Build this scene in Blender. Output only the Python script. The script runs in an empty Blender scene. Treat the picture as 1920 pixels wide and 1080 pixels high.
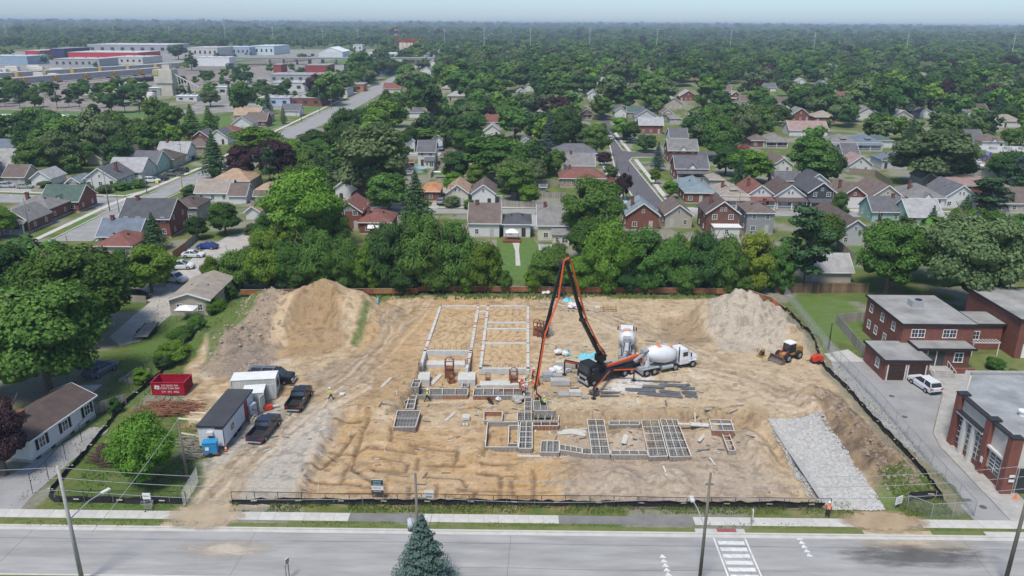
import bpy,math,random
import numpy as np
from mathutils import Vector,Matrix,noise as mnoise
R = math.radians
random.seed(7)
rng = np.random.default_rng(11)
S = bpy.context.scene
COL = S.collection
# ------------------------------------------------------------------ camera
CH = 47.0                         # drone height, metres
FPX = 1440.0                      # focal length in photograph pixels (1920 wide)
PITCH = math.atan((540 - 41.5) / FPX)
YAW = R(0.5)
ROLL = R(0.36)
f_ = Vector((-math.sin(YAW) * math.cos(PITCH),math.cos(YAW) * math.cos(PITCH),-math.sin(PITCH)))
r0 = Vector((math.cos(YAW),math.sin(YAW),0))
u0 = r0.cross(f_)
r_ = r0 * math.cos(ROLL) + u0 * math.sin(ROLL)
u_ = -r0 * math.sin(ROLL) + u0 * math.cos(ROLL)
cam = bpy.data.cameras.new('camera')
cam.sensor_width = 36
cam.lens = 36 * FPX / 1920
cam.clip_start = 0.5
cam.clip_end = 60000
camo = bpy.data.objects.new('camera',cam)
COL.objects.link(camo)
camo.matrix_world = Matrix(((r_.x,u_.x,-f_.x,0),(r_.y,u_.y,-f_.y,0),(r_.z,u_.z,-f_.z,CH),(0,0,0,1)))
S.camera = camo
# ------------------------------------------------------------------ sky, sun, exposure
SUN_EL,SUN_AZ = R(62),R(-25)    # high, slightly behind the camera's left shoulder
W = bpy.data.worlds.new('World')
S.world = W
W.use_nodes = True
nt = W.node_tree
bg = nt.nodes['Background']
sky = nt.nodes.new('ShaderNodeTexSky')
sky.sky_type = 'NISHITA'
sky.sun_disc = False
sky.sun_elevation = SUN_EL
sky.sun_rotation = R(205)
sky.air_density = 1.0
sky.dust_density = 0.6
sky.ozone_density = 2.5
sky.altitude = 50
hs = nt.nodes.new('ShaderNodeHueSaturation'); hs.inputs['Saturation'].default_value = .6
tn = nt.nodes.new('ShaderNodeMix'); tn.data_type = 'RGBA'; tn.blend_type = 'MULTIPLY'; tn.inputs[0].default_value = 1; tn.inputs[7].default_value = (.63,.79,1.0,1)
nt.links.new(sky.outputs[0],hs.inputs['Color']); nt.links.new(hs.outputs[0],tn.inputs[6]); nt.links.new(tn.outputs[2],bg.inputs[0])
bg.inputs[1].default_value = 0.118
sun = bpy.data.lights.new('sun','SUN')
sun.energy = 3.0
sun.angle = R(15)
sun.color = (1.0,0.935,0.84)
suno = bpy.data.objects.new('sun',sun)
COL.objects.link(suno)
sd = Vector((math.sin(SUN_AZ) * math.cos(SUN_EL),-math.cos(SUN_AZ) * math.cos(SUN_EL),math.sin(SUN_EL)))
suno.rotation_euler = sd.to_track_quat('Z','Y').to_euler()
S.view_settings.view_transform = 'Standard'
S.view_settings.look = 'None'
S.view_settings.gamma = 1
S.view_settings.use_curve_mapping = False
S.view_settings.exposure = 0.42
S.cycles.max_bounces = 5
S.cycles.diffuse_bounces = 3
S.cycles.glossy_bounces = 2
S.cycles.transmission_bounces = 3
S.cycles.transparent_max_bounces = 8
S.cycles.volume_bounces = 0
S.cycles.use_denoising = True
S.cycles.use_adaptive_sampling = True
S.cycles.adaptive_threshold = 0.02
# ------------------------------------------------------------------ survey: photo pixel <-> ground point
CAM = Vector((0,0,CH))
def ray(px,py):
 return f_ + r_ * ((px - 960) / FPX) - u_ * ((py - 540) / FPX)
def G(px,py,z=0.0):
 d = ray(px,py)
 return CAM + d * ((z - CH) / d.z)
def proj(p):
 d = Vector(p) - CAM
 k = d.dot(f_)
 return 960 + FPX * d.dot(r_) / k,540 - FPX * d.dot(u_) / k
def projv(x,y,z):
 k = x * f_.x + y * f_.y + (z - CH) * f_.z
 k = np.where(k < 1,1,k)
 a = x * r_.x + y * r_.y + (z - CH) * r_.z
 b = x * u_.x + y * u_.y + (z - CH) * u_.z
 return 960 + FPX * a / k,540 - FPX * b / k
def ppm(px,py,z=0.0):           # photo pixels per metre across, at that ground point
 return FPX / (G(px,py,z) - CAM).dot(f_)
def top_height(p,ytop):          # height at ground point p that reaches photo row ytop
 lo,hi = 0.0,80.0
 for _ in range(30):
  m = (lo + hi) / 2
  if proj((p.x,p.y,p.z + m))[1] > ytop: lo = m
  else: hi = m
 return lo
# ------------------------------------------------------------------ numpy noise / masks
def _hash(ix,iy,s):
 h = (ix.astype(np.int64) * 374761393 + iy.astype(np.int64) * 668265263 + s * 974634777) & 0xffffffff
 h = ((h ^ (h >> 13)) * 1274126177) & 0xffffffff
 return ((h ^ (h >> 16)) & 0xffff) / 65535.0
def vnoise(x,y,s=0):
 ix,iy = np.floor(x),np.floor(y)
 fx,fy = x - ix,y - iy
 fx,fy = fx * fx * (3 - 2 * fx),fy * fy * (3 - 2 * fy)
 a,b,c,d = _hash(ix,iy,s),_hash(ix + 1,iy,s),_hash(ix,iy + 1,s),_hash(ix + 1,iy + 1,s)
 return (a * (1 - fx) + b * fx) * (1 - fy) + (c * (1 - fx) + d * fx) * fy
def fbm(x,y,s=0,o=4):
 t,a,n = 0,1.0,0
 for k in range(o):
  t = t + a * vnoise(x,y,s + k * 17); n += a
  x,y,a = x * 2.03 + 3.1,y * 2.03 + 7.7,a * 0.5
 return t / n
def sst(a,b,x):
 t = np.clip((x - a) / (b - a),0,1)
 return t * t * (3 - 2 * t)
def sdpoly(x,y,P):              # signed distance, negative inside
 d = np.full(np.shape(x),1e18)
 ins = np.zeros(np.shape(x),bool)
 n = len(P)
 for i in range(n):
  ax,ay = P[i]; bx,by = P[(i + 1) % n]
  ex,ey = bx - ax,by - ay
  wx,wy = x - ax,y - ay
  t = np.clip((wx * ex + wy * ey) / (ex * ex + ey * ey + 1e-9),0,1)
  d = np.minimum(d,(wx - ex * t) ** 2 + (wy - ey * t) ** 2)
  c = ((ay > y) != (by > y))
  with np.errstate(divide='ignore',invalid='ignore'):
   xi = (bx - ax) * (y - ay) / ((by - ay) if by != ay else 1e-9) + ax
  ins ^= c & (x < xi)
 d = np.sqrt(d)
 return np.where(ins,-d,d)
def dline(x,y,P):               # distance to a polyline
 d = np.full(np.shape(x),1e18)
 for (ax,ay),(bx,by) in zip(P[:-1],P[1:]):
  ex,ey = bx - ax,by - ay
  wx,wy = x - ax,y - ay
  t = np.clip((wx * ex + wy * ey) / (ex * ex + ey * ey + 1e-9),0,1)
  d = np.minimum(d,(wx - ex * t) ** 2 + (wy - ey * t) ** 2)
 return np.sqrt(d)
def W2(pts,z=0.0):               # photo pixels -> ground plan
 return [tuple(G(a,b,z)[:2]) for a,b in pts]
# ------------------------------------------------------------------ terrain height
BASIN = W2([(548,940),(590,850),(640,768),(735,762),(770,726),(795,659),(886,659),(893,692),(991,692),
   (1012,745),(1040,764),(1200,772),(1400,768),(1450,800),(1545,938)])
SITE = W2([(95,945),(440,600),(480,552),(800,544),(1400,551),(1470,590),(1560,700),(1765,950)])
FRONT_Y = G(960,948)[1]
B_WALL = G(890,659)[1]
def gauss(x,y,c,rx,ry,rot=0.0,p=2.0):
 dx,dy = x - c[0],y - c[1]
 ca,sa = math.cos(rot),math.sin(rot)
 u,v = (dx * ca + dy * sa) / rx,(-dx * sa + dy * ca) / ry
 return np.exp(-np.power(u * u + v * v + 1e-9,p / 2))
def cone(x,y,c,rx,ry,h,rot=0.0):
 dx,dy = x - c[0],y - c[1]
 ca,sa = math.cos(rot),math.sin(rot)
 u,v = (dx * ca + dy * sa) / rx,(-dx * sa + dy * ca) / ry
 rr = np.sqrt(u * u + v * v + 0.02)
 return h * np.clip(1.07 - rr,0,1) ** 1.05
TRENCH = [W2(l,-0.8) for l in (
 [(690,785),(672,835),(660,880),(700,905)],[(700,880),(760,878),(766,862)],[(655,868),(640,905)],
 [(705,883),(765,884)],[(800,884),(868,886)],[(898,878),(968,882)],[(620,850),(665,852),(690,838)],
 [(575,905),(640,908)],[(860,905),(895,907),(885,925),(855,925)],[(1000,870),(1003,925)],[(628,795),(676,792)],[(665,812),(640,850),(605,880)],[(735,800),(733,830)],[(800,862),(870,864)],[(700,858),(758,859)],[(868,886),(872,908),(930,910)],[(940,882),(938,930)],[(640,925),(700,925),(704,908)],[(720,905),(724,936)],[(820,900),(818,935)],[(905,862),(965,860)],[(895,930),(960,932)],[(575,880),(618,882)],
 [(770,830),(860,836),(850,862)],[(785,850),(782,872)],[(920,800),(905,850)],[(770,905),(762,935)],
 [(960,890),(962,920),(1000,922)],[(700,840),(780,842)],[(640,905),(700,915)],[(1060,800),(1180,792)])]
RIDGE = [W2(l,-0.6) for l in ([(618,762),(600,840),(560,938)],[(640,770),(740,775)],[(730,832),(800,838)])]
HUMPS = [(1080,895,2.4,3.0,.9),(1163,898,2.2,2.6,1.1),(1262,893,2.4,2.2,.9),(1330,800,2.0,2.2,.9),(1185,815,2.4,2.2,.7),
  (1420,840,1.6,4.5,1.3),(900,845,1.4,3.0,.45),(1340,870,3.5,1.6,.5),(760,830,3.2,.9,.4),(1200,760,1.6,1.2,.3)]
MDA,MDB,MDB2,MDC = G(596,612),G(505,604),G(420,650),G(1392,607)
BERM = W2([(1528,755),(1560,790),(1620,850),(1690,915)])
def terrain(x,y):
 x = np.asarray(x,float); y = np.asarray(y,float)
 n1 = fbm(x * .35,y * .35,3,4) - .5
 n2 = fbm(x * 1.3,y * 1.3,9,3) - .5
 sd = sdpoly(x,y,SITE)
 inside = sst(1.0,-1.5,sd)
 flat = 1 - .85 * sst(.5,-1.0,sdpoly(x,y,BASIN))
 z = inside * (n1 * .35 + n2 * .20) * flat
 # stockpiles
 A = cone(x,y,(MDA.x + .5,MDA.y + 3),13.0,10.5,7.4)
 bite = gauss(x,y,(MDA.x - .5,MDA.y - 3.2),5.4,5.6,0,4)
 rs = np.sqrt(((x - MDA.x + .5) / 7.2) ** 2 + ((y - MDA.y + 4.2) / 7.6) ** 2)
 A = np.minimum(A,.9 + np.clip(rs - .42,0,9) * 10.5)
 B = cone(x,y,(MDB.x,MDB.y + 2),9.5,11,5.2,.3)
 B2 = cone(x,y,(MDB2.x,MDB2.y + 1),9.5,7,3.2,.4)
 C = cone(x,y,(MDC.x,MDC.y + 1.5),9.8,8.5,5.7) + 0
 C2 = cone(x,y,(MDC.x + 4.2,MDC.y - 5.5),6.5,5.5,3.0,-.6)
 m = np.maximum(np.maximum(A,B),np.maximum(B2,np.maximum(C,C2)))
 rough = np.clip(m / 1.5,0,1) * np.where((A >= m - .05),.22,1)
 rill = np.abs(fbm(x * .9,y * .35,21,4) - .5) * 2
 z = z + m * (1 + n1 * .25) + rough * (n2 * .9 - rill * .75)
 # berm on the right
 d = dline(x,y,BERM)
 z = z + np.exp(-(d / 2.7) ** 2) * (2.1 + n2 * 1.7 + n1 * 1.4)
 # dug bay on the north-east
 p = G(1270,612)
 z = z - 1.1 * gauss(x,y,(p.x,p.y),5.2,5.5,0,5)
 # basin
 wob = sst(B_WALL - 2,B_WALL - 12,y) * .7 + .15
 b = sdpoly(x + n1 * 1.2 * wob,y + (n2 * 1.2 + n1) * wob,BASIN)
 px0 = projv(x,y,0 * x)[0]
 depth = .7 + .75 * sst(690,800,px0)
 z = z - depth * sst(.25,-.9,b)
 inb = sst(-.5,-2.5,b)
 for T in TRENCH:
  z = z - inb * .24 * np.exp(-(dline(x + n2 * .35,y + n2 * .3,T) / .30) ** 4)
 for T in RIDGE:
  z = z + .22 * np.exp(-(dline(x + n2,y + n1,T) / .6) ** 2) * (1 + 4 * n2)
 for hx,hy,rx,ry,hh in HUMPS:
  c = G(hx,hy,-1)
  z = z + hh * gauss(x + n2 * 1.2,y + n2,(c.x,c.y),rx,ry,0,3.2) * (1 + n2)
 # flatten towards the street, then down under the road
 z = z * sst(FRONT_Y - .3,FRONT_Y + 1.8,y)
 z = np.where(y < ROAD_T + .05,-0.25,z)
 return z
ROAD_T = G(960,996)[1]           # far kerb of the front street
ROAD_B = G(960,1086)[1]          # near kerb
def TZ(x,y):
 return float(terrain(np.array([x]),np.array([y]))[0])
def T(px,py,dz=0.0):            # ground point on the terrain seen at that photo pixel
 z = 0.0
 for _ in range(4):
  p = G(px,py,z)
  z = TZ(p.x,p.y)
 return Vector((p.x,p.y,z + dz))
# ------------------------------------------------------------------ materials
def lin(c):
 return tuple(((v / 255) / 12.92 if v <= 10.3 else (((v / 255) + .055) / 1.055) ** 2.4) for v in c)
MATS = {}
def mat(name,col,rough=.8,var=.18,scale=1.2,bump=0.0,bscale=8.0,metal=0.0,spec=.3,wave=None,col2=None,stretch=(1,1,1),rnd=0.0,coat=0.0):
 if name in MATS: return MATS[name]
 m = bpy.data.materials.new(name)
 m.use_nodes = True
 N,L = m.node_tree.nodes,m.node_tree.links
 b = N['Principled BSDF']
 b.inputs['Roughness'].default_value = rough
 b.inputs['Metallic'].default_value = metal
 b.inputs['Specular IOR Level'].default_value = spec
 if coat: b.inputs['Coat Weight'].default_value = coat
 tc = N.new('ShaderNodeTexCoord')
 mp = N.new('ShaderNodeMapping'); mp.inputs['Scale'].default_value = stretch
 L.new(tc.outputs['Object'],mp.inputs[0])
 nz = N.new('ShaderNodeTexNoise'); nz.inputs['Scale'].default_value = scale; nz.inputs['Detail'].default_value = 5; nz.inputs['Roughness'].default_value = .65
 L.new(mp.outputs[0],nz.inputs['Vector'])
 mr = N.new('ShaderNodeMapRange'); mr.inputs[1].default_value = .3; mr.inputs[2].default_value = .7
 L.new(nz.outputs[0],mr.inputs[0])
 mx = N.new('ShaderNodeMix'); mx.data_type = 'RGBA'
 L.new(mr.outputs[0],mx.inputs[0])
 c2 = col2 if col2 else tuple(min(1,v * (1 + var)) for v in col)
 mx.inputs[6].default_value = (*(tuple(v * (1 - var) for v in col) if not col2 else col),1)
 mx.inputs[7].default_value = (*c2,1)
 out = mx.outputs[2]
 if rnd:
  oi = N.new('ShaderNodeObjectInfo'); hs = N.new('ShaderNodeHueSaturation')
  r2 = N.new('ShaderNodeMapRange'); r2.inputs[3].default_value = 1 - rnd; r2.inputs[4].default_value = 1 + rnd
  L.new(oi.outputs['Random'],r2.inputs[0]); L.new(r2.outputs[0],hs.inputs['Value']); L.new(out,hs.inputs['Color'])
  mm = N.new('ShaderNodeMath'); mm.operation = 'MULTIPLY_ADD'; mm.inputs[1].default_value = 7.31; mm.inputs[2].default_value = 0
  fr = N.new('ShaderNodeMath'); fr.operation = 'FRACT'; L.new(oi.outputs['Random'],mm.inputs[0]); L.new(mm.outputs[0],fr.inputs[0])
  r3 = N.new('ShaderNodeMapRange'); r3.inputs[3].default_value = .5 - rnd * .08; r3.inputs[4].default_value = .5 + rnd * .06
  L.new(fr.outputs[0],r3.inputs[0]); L.new(r3.outputs[0],hs.inputs['Hue'])
  out = hs.outputs[0]
 L.new(out,b.inputs['Base Color'])
 h = None
 if wave:
  wv = N.new('ShaderNodeTexWave'); wv.bands_direction = wave[0]; wv.inputs['Scale'].default_value = wave[1]; wv.wave_profile = 'SAW'
  wv.inputs['Distortion'].default_value = .3
  L.new(tc.outputs['Object'],wv.inputs['Vector']); h = wv.outputs[1]; dist = wave[2]
 elif bump:
  n2 = N.new('ShaderNodeTexNoise'); n2.inputs['Scale'].default_value = bscale; n2.inputs['Detail'].default_value = 4
  L.new(mp.outputs[0],n2.inputs['Vector']); h = n2.outputs[0]; dist = bump
 if h:
  bp = N.new('ShaderNodeBump'); bp.inputs['Strength'].default_value = 1; bp.inputs['Distance'].default_value = dist
  L.new(h,bp.inputs['Height']); L.new(bp.outputs[0],b.inputs['Normal'])
 MATS[name] = m
 return m
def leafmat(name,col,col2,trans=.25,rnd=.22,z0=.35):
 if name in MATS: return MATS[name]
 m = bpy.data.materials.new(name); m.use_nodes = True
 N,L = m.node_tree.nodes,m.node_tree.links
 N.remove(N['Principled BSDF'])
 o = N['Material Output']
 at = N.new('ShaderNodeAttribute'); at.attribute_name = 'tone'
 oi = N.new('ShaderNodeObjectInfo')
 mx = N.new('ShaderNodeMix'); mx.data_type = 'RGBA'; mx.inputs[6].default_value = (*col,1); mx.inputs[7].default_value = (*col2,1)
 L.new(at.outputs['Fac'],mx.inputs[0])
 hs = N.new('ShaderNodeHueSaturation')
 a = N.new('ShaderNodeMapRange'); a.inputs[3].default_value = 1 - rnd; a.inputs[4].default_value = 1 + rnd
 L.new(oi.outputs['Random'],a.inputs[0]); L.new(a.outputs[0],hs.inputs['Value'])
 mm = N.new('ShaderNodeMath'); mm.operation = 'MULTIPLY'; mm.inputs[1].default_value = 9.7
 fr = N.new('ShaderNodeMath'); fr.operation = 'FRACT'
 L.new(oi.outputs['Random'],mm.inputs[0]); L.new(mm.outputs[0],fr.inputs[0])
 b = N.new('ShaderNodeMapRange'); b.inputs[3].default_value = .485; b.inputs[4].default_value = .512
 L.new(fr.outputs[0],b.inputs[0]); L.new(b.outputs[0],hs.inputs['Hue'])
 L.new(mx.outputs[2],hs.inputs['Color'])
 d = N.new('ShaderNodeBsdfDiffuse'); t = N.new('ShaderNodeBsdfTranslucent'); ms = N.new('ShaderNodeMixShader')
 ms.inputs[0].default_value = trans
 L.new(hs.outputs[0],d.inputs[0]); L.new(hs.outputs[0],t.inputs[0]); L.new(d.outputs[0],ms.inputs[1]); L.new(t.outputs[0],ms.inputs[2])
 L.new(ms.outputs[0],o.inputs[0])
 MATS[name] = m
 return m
# ------------------------------------------------------------------ mesh builder
class MB:
 def __init__(s): s.v = []; s.f = []; s.m = []
 def add(s,vs,fs,mi=0):
  o = len(s.v); s.v += [tuple(v) for v in vs]; s.f += [tuple(i + o for i in f) for f in fs]; s.m += [mi] * len(fs); return s
 def box(s,c,d,mi=0,rz=0,rx=0,ry=0,taper=1.0):
  hx,hy,hz = d[0] / 2,d[1] / 2,d[2] / 2
  vs = [(-hx,-hy,-hz),(hx,-hy,-hz),(hx,hy,-hz),(-hx,hy,-hz),(-hx * taper,-hy * taper,hz),(hx * taper,-hy * taper,hz),(hx * taper,hy * taper,hz),(-hx * taper,hy * taper,hz)]
  M = Matrix.Rotation(rz,3,'Z') @ Matrix.Rotation(ry,3,'Y') @ Matrix.Rotation(rx,3,'X')
  c = Vector(c)
  return s.add([M @ Vector(v) + c for v in vs],[(3,2,1,0),(4,5,6,7),(0,1,5,4),(1,2,6,5),(2,3,7,6),(3,0,4,7)],mi)
 def b2(s,x0,x1,y0,y1,z0,z1,mi=0):
  return s.box(((x0 + x1) / 2,(y0 + y1) / 2,(z0 + z1) / 2),(abs(x1 - x0),abs(y1 - y0),abs(z1 - z0)),mi)
 def beam(s,a,b,w,h,mi=0):
  a,b = Vector(a),Vector(b); d = b - a; L = d.length
  if L < 1e-6: return s
  d /= L
  side = d.cross(Vector((0,0,1)))
  if side.length < 1e-3: side = Vector((1,0,0))
  side.normalize(); up = side.cross(d)
  vs = []
  for p in (a,b):
   for i,j in ((-1,-1),(1,-1),(1,1),(-1,1)): vs.append(p + side * (i * w / 2) + up * (j * h / 2))
  return s.add(vs,[(3,2,1,0),(4,5,6,7),(0,1,5,4),(1,2,6,5),(2,3,7,6),(3,0,4,7)],mi)
 def tube(s,pts,rad,n=8,mi=0,cap=True):
  pts = [Vector(p) for p in pts]; rs = rad if isinstance(rad,(list,tuple)) else [rad] * len(pts)
  o = len(s.v)
  for i,p in enumerate(pts):
   d = (pts[min(i + 1,len(pts) - 1)] - pts[max(i - 1,0)]).normalized()
   a = d.cross(Vector((0,0,1)))
   if a.length < 1e-2: a = d.cross(Vector((0,1,0)))
   a.normalize(); b = d.cross(a)
   for k in range(n):
    t = 2 * math.pi * k / n
    s.v.append(tuple(p + (a * math.cos(t) + b * math.sin(t)) * rs[i]))
  for i in range(len(pts) - 1):
   for k in range(n):
    s.f.append((o + i * n + k,o + i * n + (k + 1) % n,o + (i + 1) * n + (k + 1) % n,o + (i + 1) * n + k)); s.m.append(mi)
  if cap:
   s.f.append(tuple(o + k for k in reversed(range(n)))); s.m.append(mi)
   e = o + (len(pts) - 1) * n; s.f.append(tuple(e + k for k in range(n))); s.m.append(mi)
  return s
 def cyl(s,c,r,h,n=16,mi=0,r2=None,axis='z'):
  c = Vector(c); A = {'z': Vector((0,0,1)),'x': Vector((1,0,0)),'y': Vector((0,1,0))}[axis]
  return s.tube([c - A * (h / 2),c + A * (h / 2)],[r,r if r2 is None else r2],n,mi)
 def prism(s,P,z0,z1,mi=0,side=None):
  n = len(P); a = sum(P[i][0] * P[(i + 1) % n][1] - P[(i + 1) % n][0] * P[i][1] for i in range(n))
  if a < 0: P = list(reversed(P))
  o = len(s.v); s.v += [(x,y,z0) for x,y in P] + [(x,y,z1) for x,y in P]
  s.f.append(tuple(o + n + i for i in range(n))); s.m.append(mi)
  s.f.append(tuple(o + i for i in reversed(range(n)))); s.m.append(mi)
  for i in range(n):
   j = (i + 1) % n; s.f.append((o + i,o + j,o + n + j,o + n + i)); s.m.append(mi if side is None else side)
  return s
 def loft(s,secs,mi=0,close=True,cap=True):   # secs: list of equal-length rings
  o = len(s.v); n = len(secs[0])
  for q in secs: s.v += [tuple(p) for p in q]
  for i in range(len(secs) - 1):
   for k in range(n if close else n - 1):
    s.f.append((o + i * n + k,o + i * n + (k + 1) % n,o + (i + 1) * n + (k + 1) % n,o + (i + 1) * n + k)); s.m.append(mi)
  if cap:
   s.f.append(tuple(o + k for k in reversed(range(n)))); s.m.append(mi)
   e = o + (len(secs) - 1) * n; s.f.append(tuple(e + k for k in range(n))); s.m.append(mi)
  return s
 def ball(s,c,r,mi=0,nu=10,nv=6,sz=1.0):
  secs = []
  for j in range(nv + 1):
   t = math.pi * j / nv; rr = max(r * math.sin(t),1e-3)
   secs.append([(c[0] + rr * math.cos(2 * math.pi * k / nu),c[1] + rr * math.sin(2 * math.pi * k / nu),c[2] - r * sz * math.cos(t)) for k in range(nu)])
  return s.loft(secs,mi)
 def mesh(s,name,mats,smooth=False,bevel=0):
  me = bpy.data.meshes.new(name)
  me.from_pydata(s.v,[],s.f)
  for m in (mats if isinstance(mats,(list,tuple)) else [mats]): me.materials.append(m)
  me.polygons.foreach_set('material_index',s.m)
  if smooth: me.polygons.foreach_set('use_smooth',[True] * len(s.f))
  me.update()
  return me
 def build(s,name,mats,parent=None,smooth=False,loc=None,**k):
  return obj(name,s.mesh(name,mats,smooth),parent,loc,**k)
def obj(name,me,parent=None,loc=None,rz=0.0,scale=None,**k):
 o = bpy.data.objects.new(name,me); COL.objects.link(o)
 if parent: o.parent = parent
 if loc is not None: o.location = loc
 if rz: o.rotation_euler[2] = rz
 if scale is not None: o.scale = scale if hasattr(scale,'__len__') else (scale,) * 3
 for a,b in k.items(): o[a] = b
 return o
def thing(name,label,cat,loc=(0,0,0),rz=0.0,group=None,scale=None):
 return tag(obj(name,None,None,loc,rz,scale),label,cat,group)
def tag(o,label,cat,group=None):
 o['label'] = label; o['category'] = cat
 if group: o['group'] = group
 return o
def struct(o):
 o['kind'] = 'structure'; return o
def stuff(o):
 o['kind'] = 'stuff'; return o
def copy_thing(o,loc,rz=None,label=None,parent=None,scale=None):
 c = o.copy(); COL.objects.link(c)
 if parent: c.parent = parent
 if loc is not None: c.location = loc
 if rz is not None: c.rotation_euler[2] = rz
 if scale is not None: c.scale = scale if hasattr(scale,'__len__') else (scale,) * 3
 if label: c['label'] = label
 for ch in list(KIDS.get(o.name,())):
  copy_thing(ch,None,None,None,c)
 return c
KIDS = {}
def index_kids():
 KIDS.clear()
 for o in bpy.data.objects:
  if o.parent: KIDS.setdefault(o.parent.name,[]).append(o)
# ------------------------------------------------------------------ the ground: one sheet to the horizon
def axis(parts):
 a = []
 for lo,hi,st in parts:
  n = max(1,int(round((hi - lo) / st))); a += [lo + (hi - lo) * i / n for i in range(n)]
 return a + [parts[-1][1]]
def geo(lo,hi,first,k=1.28):
 a,st,x = [],first,lo
 while x < hi: a.append(x); x += st; st *= k
 return a + [hi]
xs = [-v for v in reversed(geo(250,20000,4))][:-1] + axis([(-250,-54,1.7),(-54,50,.24),(50,250,1.7)])[:-1] + geo(250,20000,4)
ys = axis([(-300,44,12),(44,66,1.0),(66,94,.24),(94,138,.33),(138,400,1.7)])[:-1] + geo(400,24000,4,1.2)
xs,ys = np.array(xs),np.array(ys)
GX,GY = np.meshgrid(xs,ys)
X,Y = GX.ravel(),GY.ravel()
near = (np.abs(X) < 60) & (Y > 40) & (Y < 150)
Z = np.zeros_like(X)
Z[near] = terrain(X[near],Y[near])
Z[(Y < ROAD_T) & (Y > ROAD_B - 1) & ~near] = -.25
far = np.sqrt(X * X + Y * Y)
Z += sst(3500,9000,far) * (fbm(X * .0005,Y * .0009,5,3) - .25) * 12
def px(n): return n
PX,PY = projv(X,Y,np.zeros_like(Z))
# base colours (albedo)
def soft(P,w=.8,nz=1.2,s=31):
 q = W2(P)
 nn = (fbm(X[near] * .45,Y[near] * .45,s,4) - .5) * 2 * nz
 return sst(w,-w,sdpoly(X[near] + nn,Y[near] + nn * .7,q))
C = np.zeros((len(X),3))
n_a,n_b,n_c = fbm(X * .11,Y * .11,41,4),fbm(X * .4,Y * .4,43,4),fbm(X * 1.4,Y * 1.4,47,3)
grass = np.array([.095,.145,.038]); grass2 = np.array([.15,.165,.055]); bare = np.array([.27,.25,.22]); soil = np.array([.14,.115,.08])
g = sst(.35,.65,n_b)[:,None]
C[:] = grass * (1 - g) + grass2 * g
t = sst(.52,.60,n_a)[:,None] * sst(1500,500,far)[:,None]
C[:] = C * (1 - t * .75) + bare * t * .75
C *= (.85 + .3 * n_c)[:,None]
t = sst(1200,3000,far)[:,None]
C[:] = C * (1 - t) + np.array([.045,.07,.03]) * t
# site
cx,cy = X[near],Y[near]
Cn = C[near]
na,nb,nc = fbm(cx * .18,cy * .18,51,4),fbm(cx * .7,cy * .7,53,4),fbm(cx * 2.2,cy * 2.2,57,3)
sand = np.array([.46,.32,.175]); pale = np.array([.49,.39,.265]); damp = np.array([.31,.215,.125]); grey = np.array([.41,.375,.325]); ora = np.array([.50,.325,.165])
def mixc(m,col,k=1.0):
 global Cn
 m = (m * k)[:,None]
 Cn = Cn * (1 - m) + np.asarray(col) * m
lawn = np.array([.105,.165,.042])
# the big lawns round the site
mixc(soft([(1560,670),(1480,556),(1630,556),(1632,640),(1500,640)],.4,.2),lawn * 1.1,.9)
mixc(soft([(170,760),(300,560),(440,545),(430,600),(60,930),(20,950),(100,830)],.6,.8),lawn,.9)
body = soft([(330,945),(350,800),(350,690),(470,600),(480,560),(800,551),(1400,556),(1462,600),(1545,700),(1735,930),(1590,930),(1560,948)],.6,.8)
mixc(body,sand)
mixc(body * sst(.45,.6,na),pale,.65)
mixc(body * sst(.50,.66,nb),damp,.5)
mixc(body * sst(.56,.70,fbm(cx * .3,cy * 1.1,66,4)),(.60,.52,.41),.5)
# right half is paler and greyer
mixc(soft([(1020,560),(1400,556),(1462,600),(1740,930),(1480,935),(1400,780),(1010,790),(1040,700)],5,6),pale,.7)
mixc(soft([(1040,800),(1400,790),(1500,935),(1060,935)],2.5,2),(.40,.33,.26),.8)
mixc(soft([(1040,765),(1440,765),(1440,790),(1040,795)],.6,.7),(.36,.26,.16),.8)
mixc(soft([(720,560),(1000,560),(1000,720),(640,740)],2,2),ora,.45)
mixc(soft([(560,780),(1000,770),(1050,935),(560,935)],4,4),ora,.5)
mixc(soft([(880,850),(1060,850),(1060,935),(880,935)],4.5,5),(.50,.31,.14),.45)
# gravel yard on the left
mixc(soft([(385,800),(470,745),(640,760),(600,850),(550,935),(350,960),(350,880)],1.5,1.2),(.44,.41,.36),.85)
mixc(soft([(365,890),(470,850),(430,985),(330,985)],1.2,1.0),(.49,.39,.27),.8)
# mounds
mixc(soft([(370,700),(400,650),(470,590),(500,560),(545,560),(530,640),(500,700),(430,708)],.8,1),(.32,.255,.185))
mixc(soft([(415,705),(430,655),(500,660),(490,700)],1,1.6),(.24,.20,.165),.7)
mixc(soft([(530,640),(560,590),(590,560),(640,590),(645,650),(600,670),(540,665)],.6,.6),(.33,.225,.125),.8)
mixc(soft([(570,700),(690,660),(740,700),(690,740),(620,740)],1.5,2.5),(.34,.285,.23),.6)
mixc(soft([(1320,560),(1400,545),(1470,600),(1480,660),(1350,660),(1330,620)],.8,1),(.43,.37,.29))
mixc(soft([(1235,590),(1310,590),(1330,640),(1290,655),(1250,640)],.8,1),(.31,.225,.14),.8)
mixc(soft([(1515,745),(1570,745),(1740,930),(1650,930),(1560,850)],.8,1),(.27,.195,.125))
mixc(soft([(1515,745),(1570,745),(1740,930),(1650,930),(1560,850)],.8,1) * sst(.5,.62,nb),(.16,.125,.09),.7)
mixc(soft([(700,665),(760,655),(800,700),(770,760),(720,755),(640,740)],1.2,1.5),(.40,.28,.16),.75)
mixc(soft([(1160,706),(1230,706),(1200,738),(1135,736)],1,1.8),(.66,.64,.61),.8)
mixc(soft([(545,560),(590,537),(640,565),(690,600),(655,650),(640,600),(600,565),(565,590),(530,650),(500,650)],.8,.5),(.53,.40,.25),.8)
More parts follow.
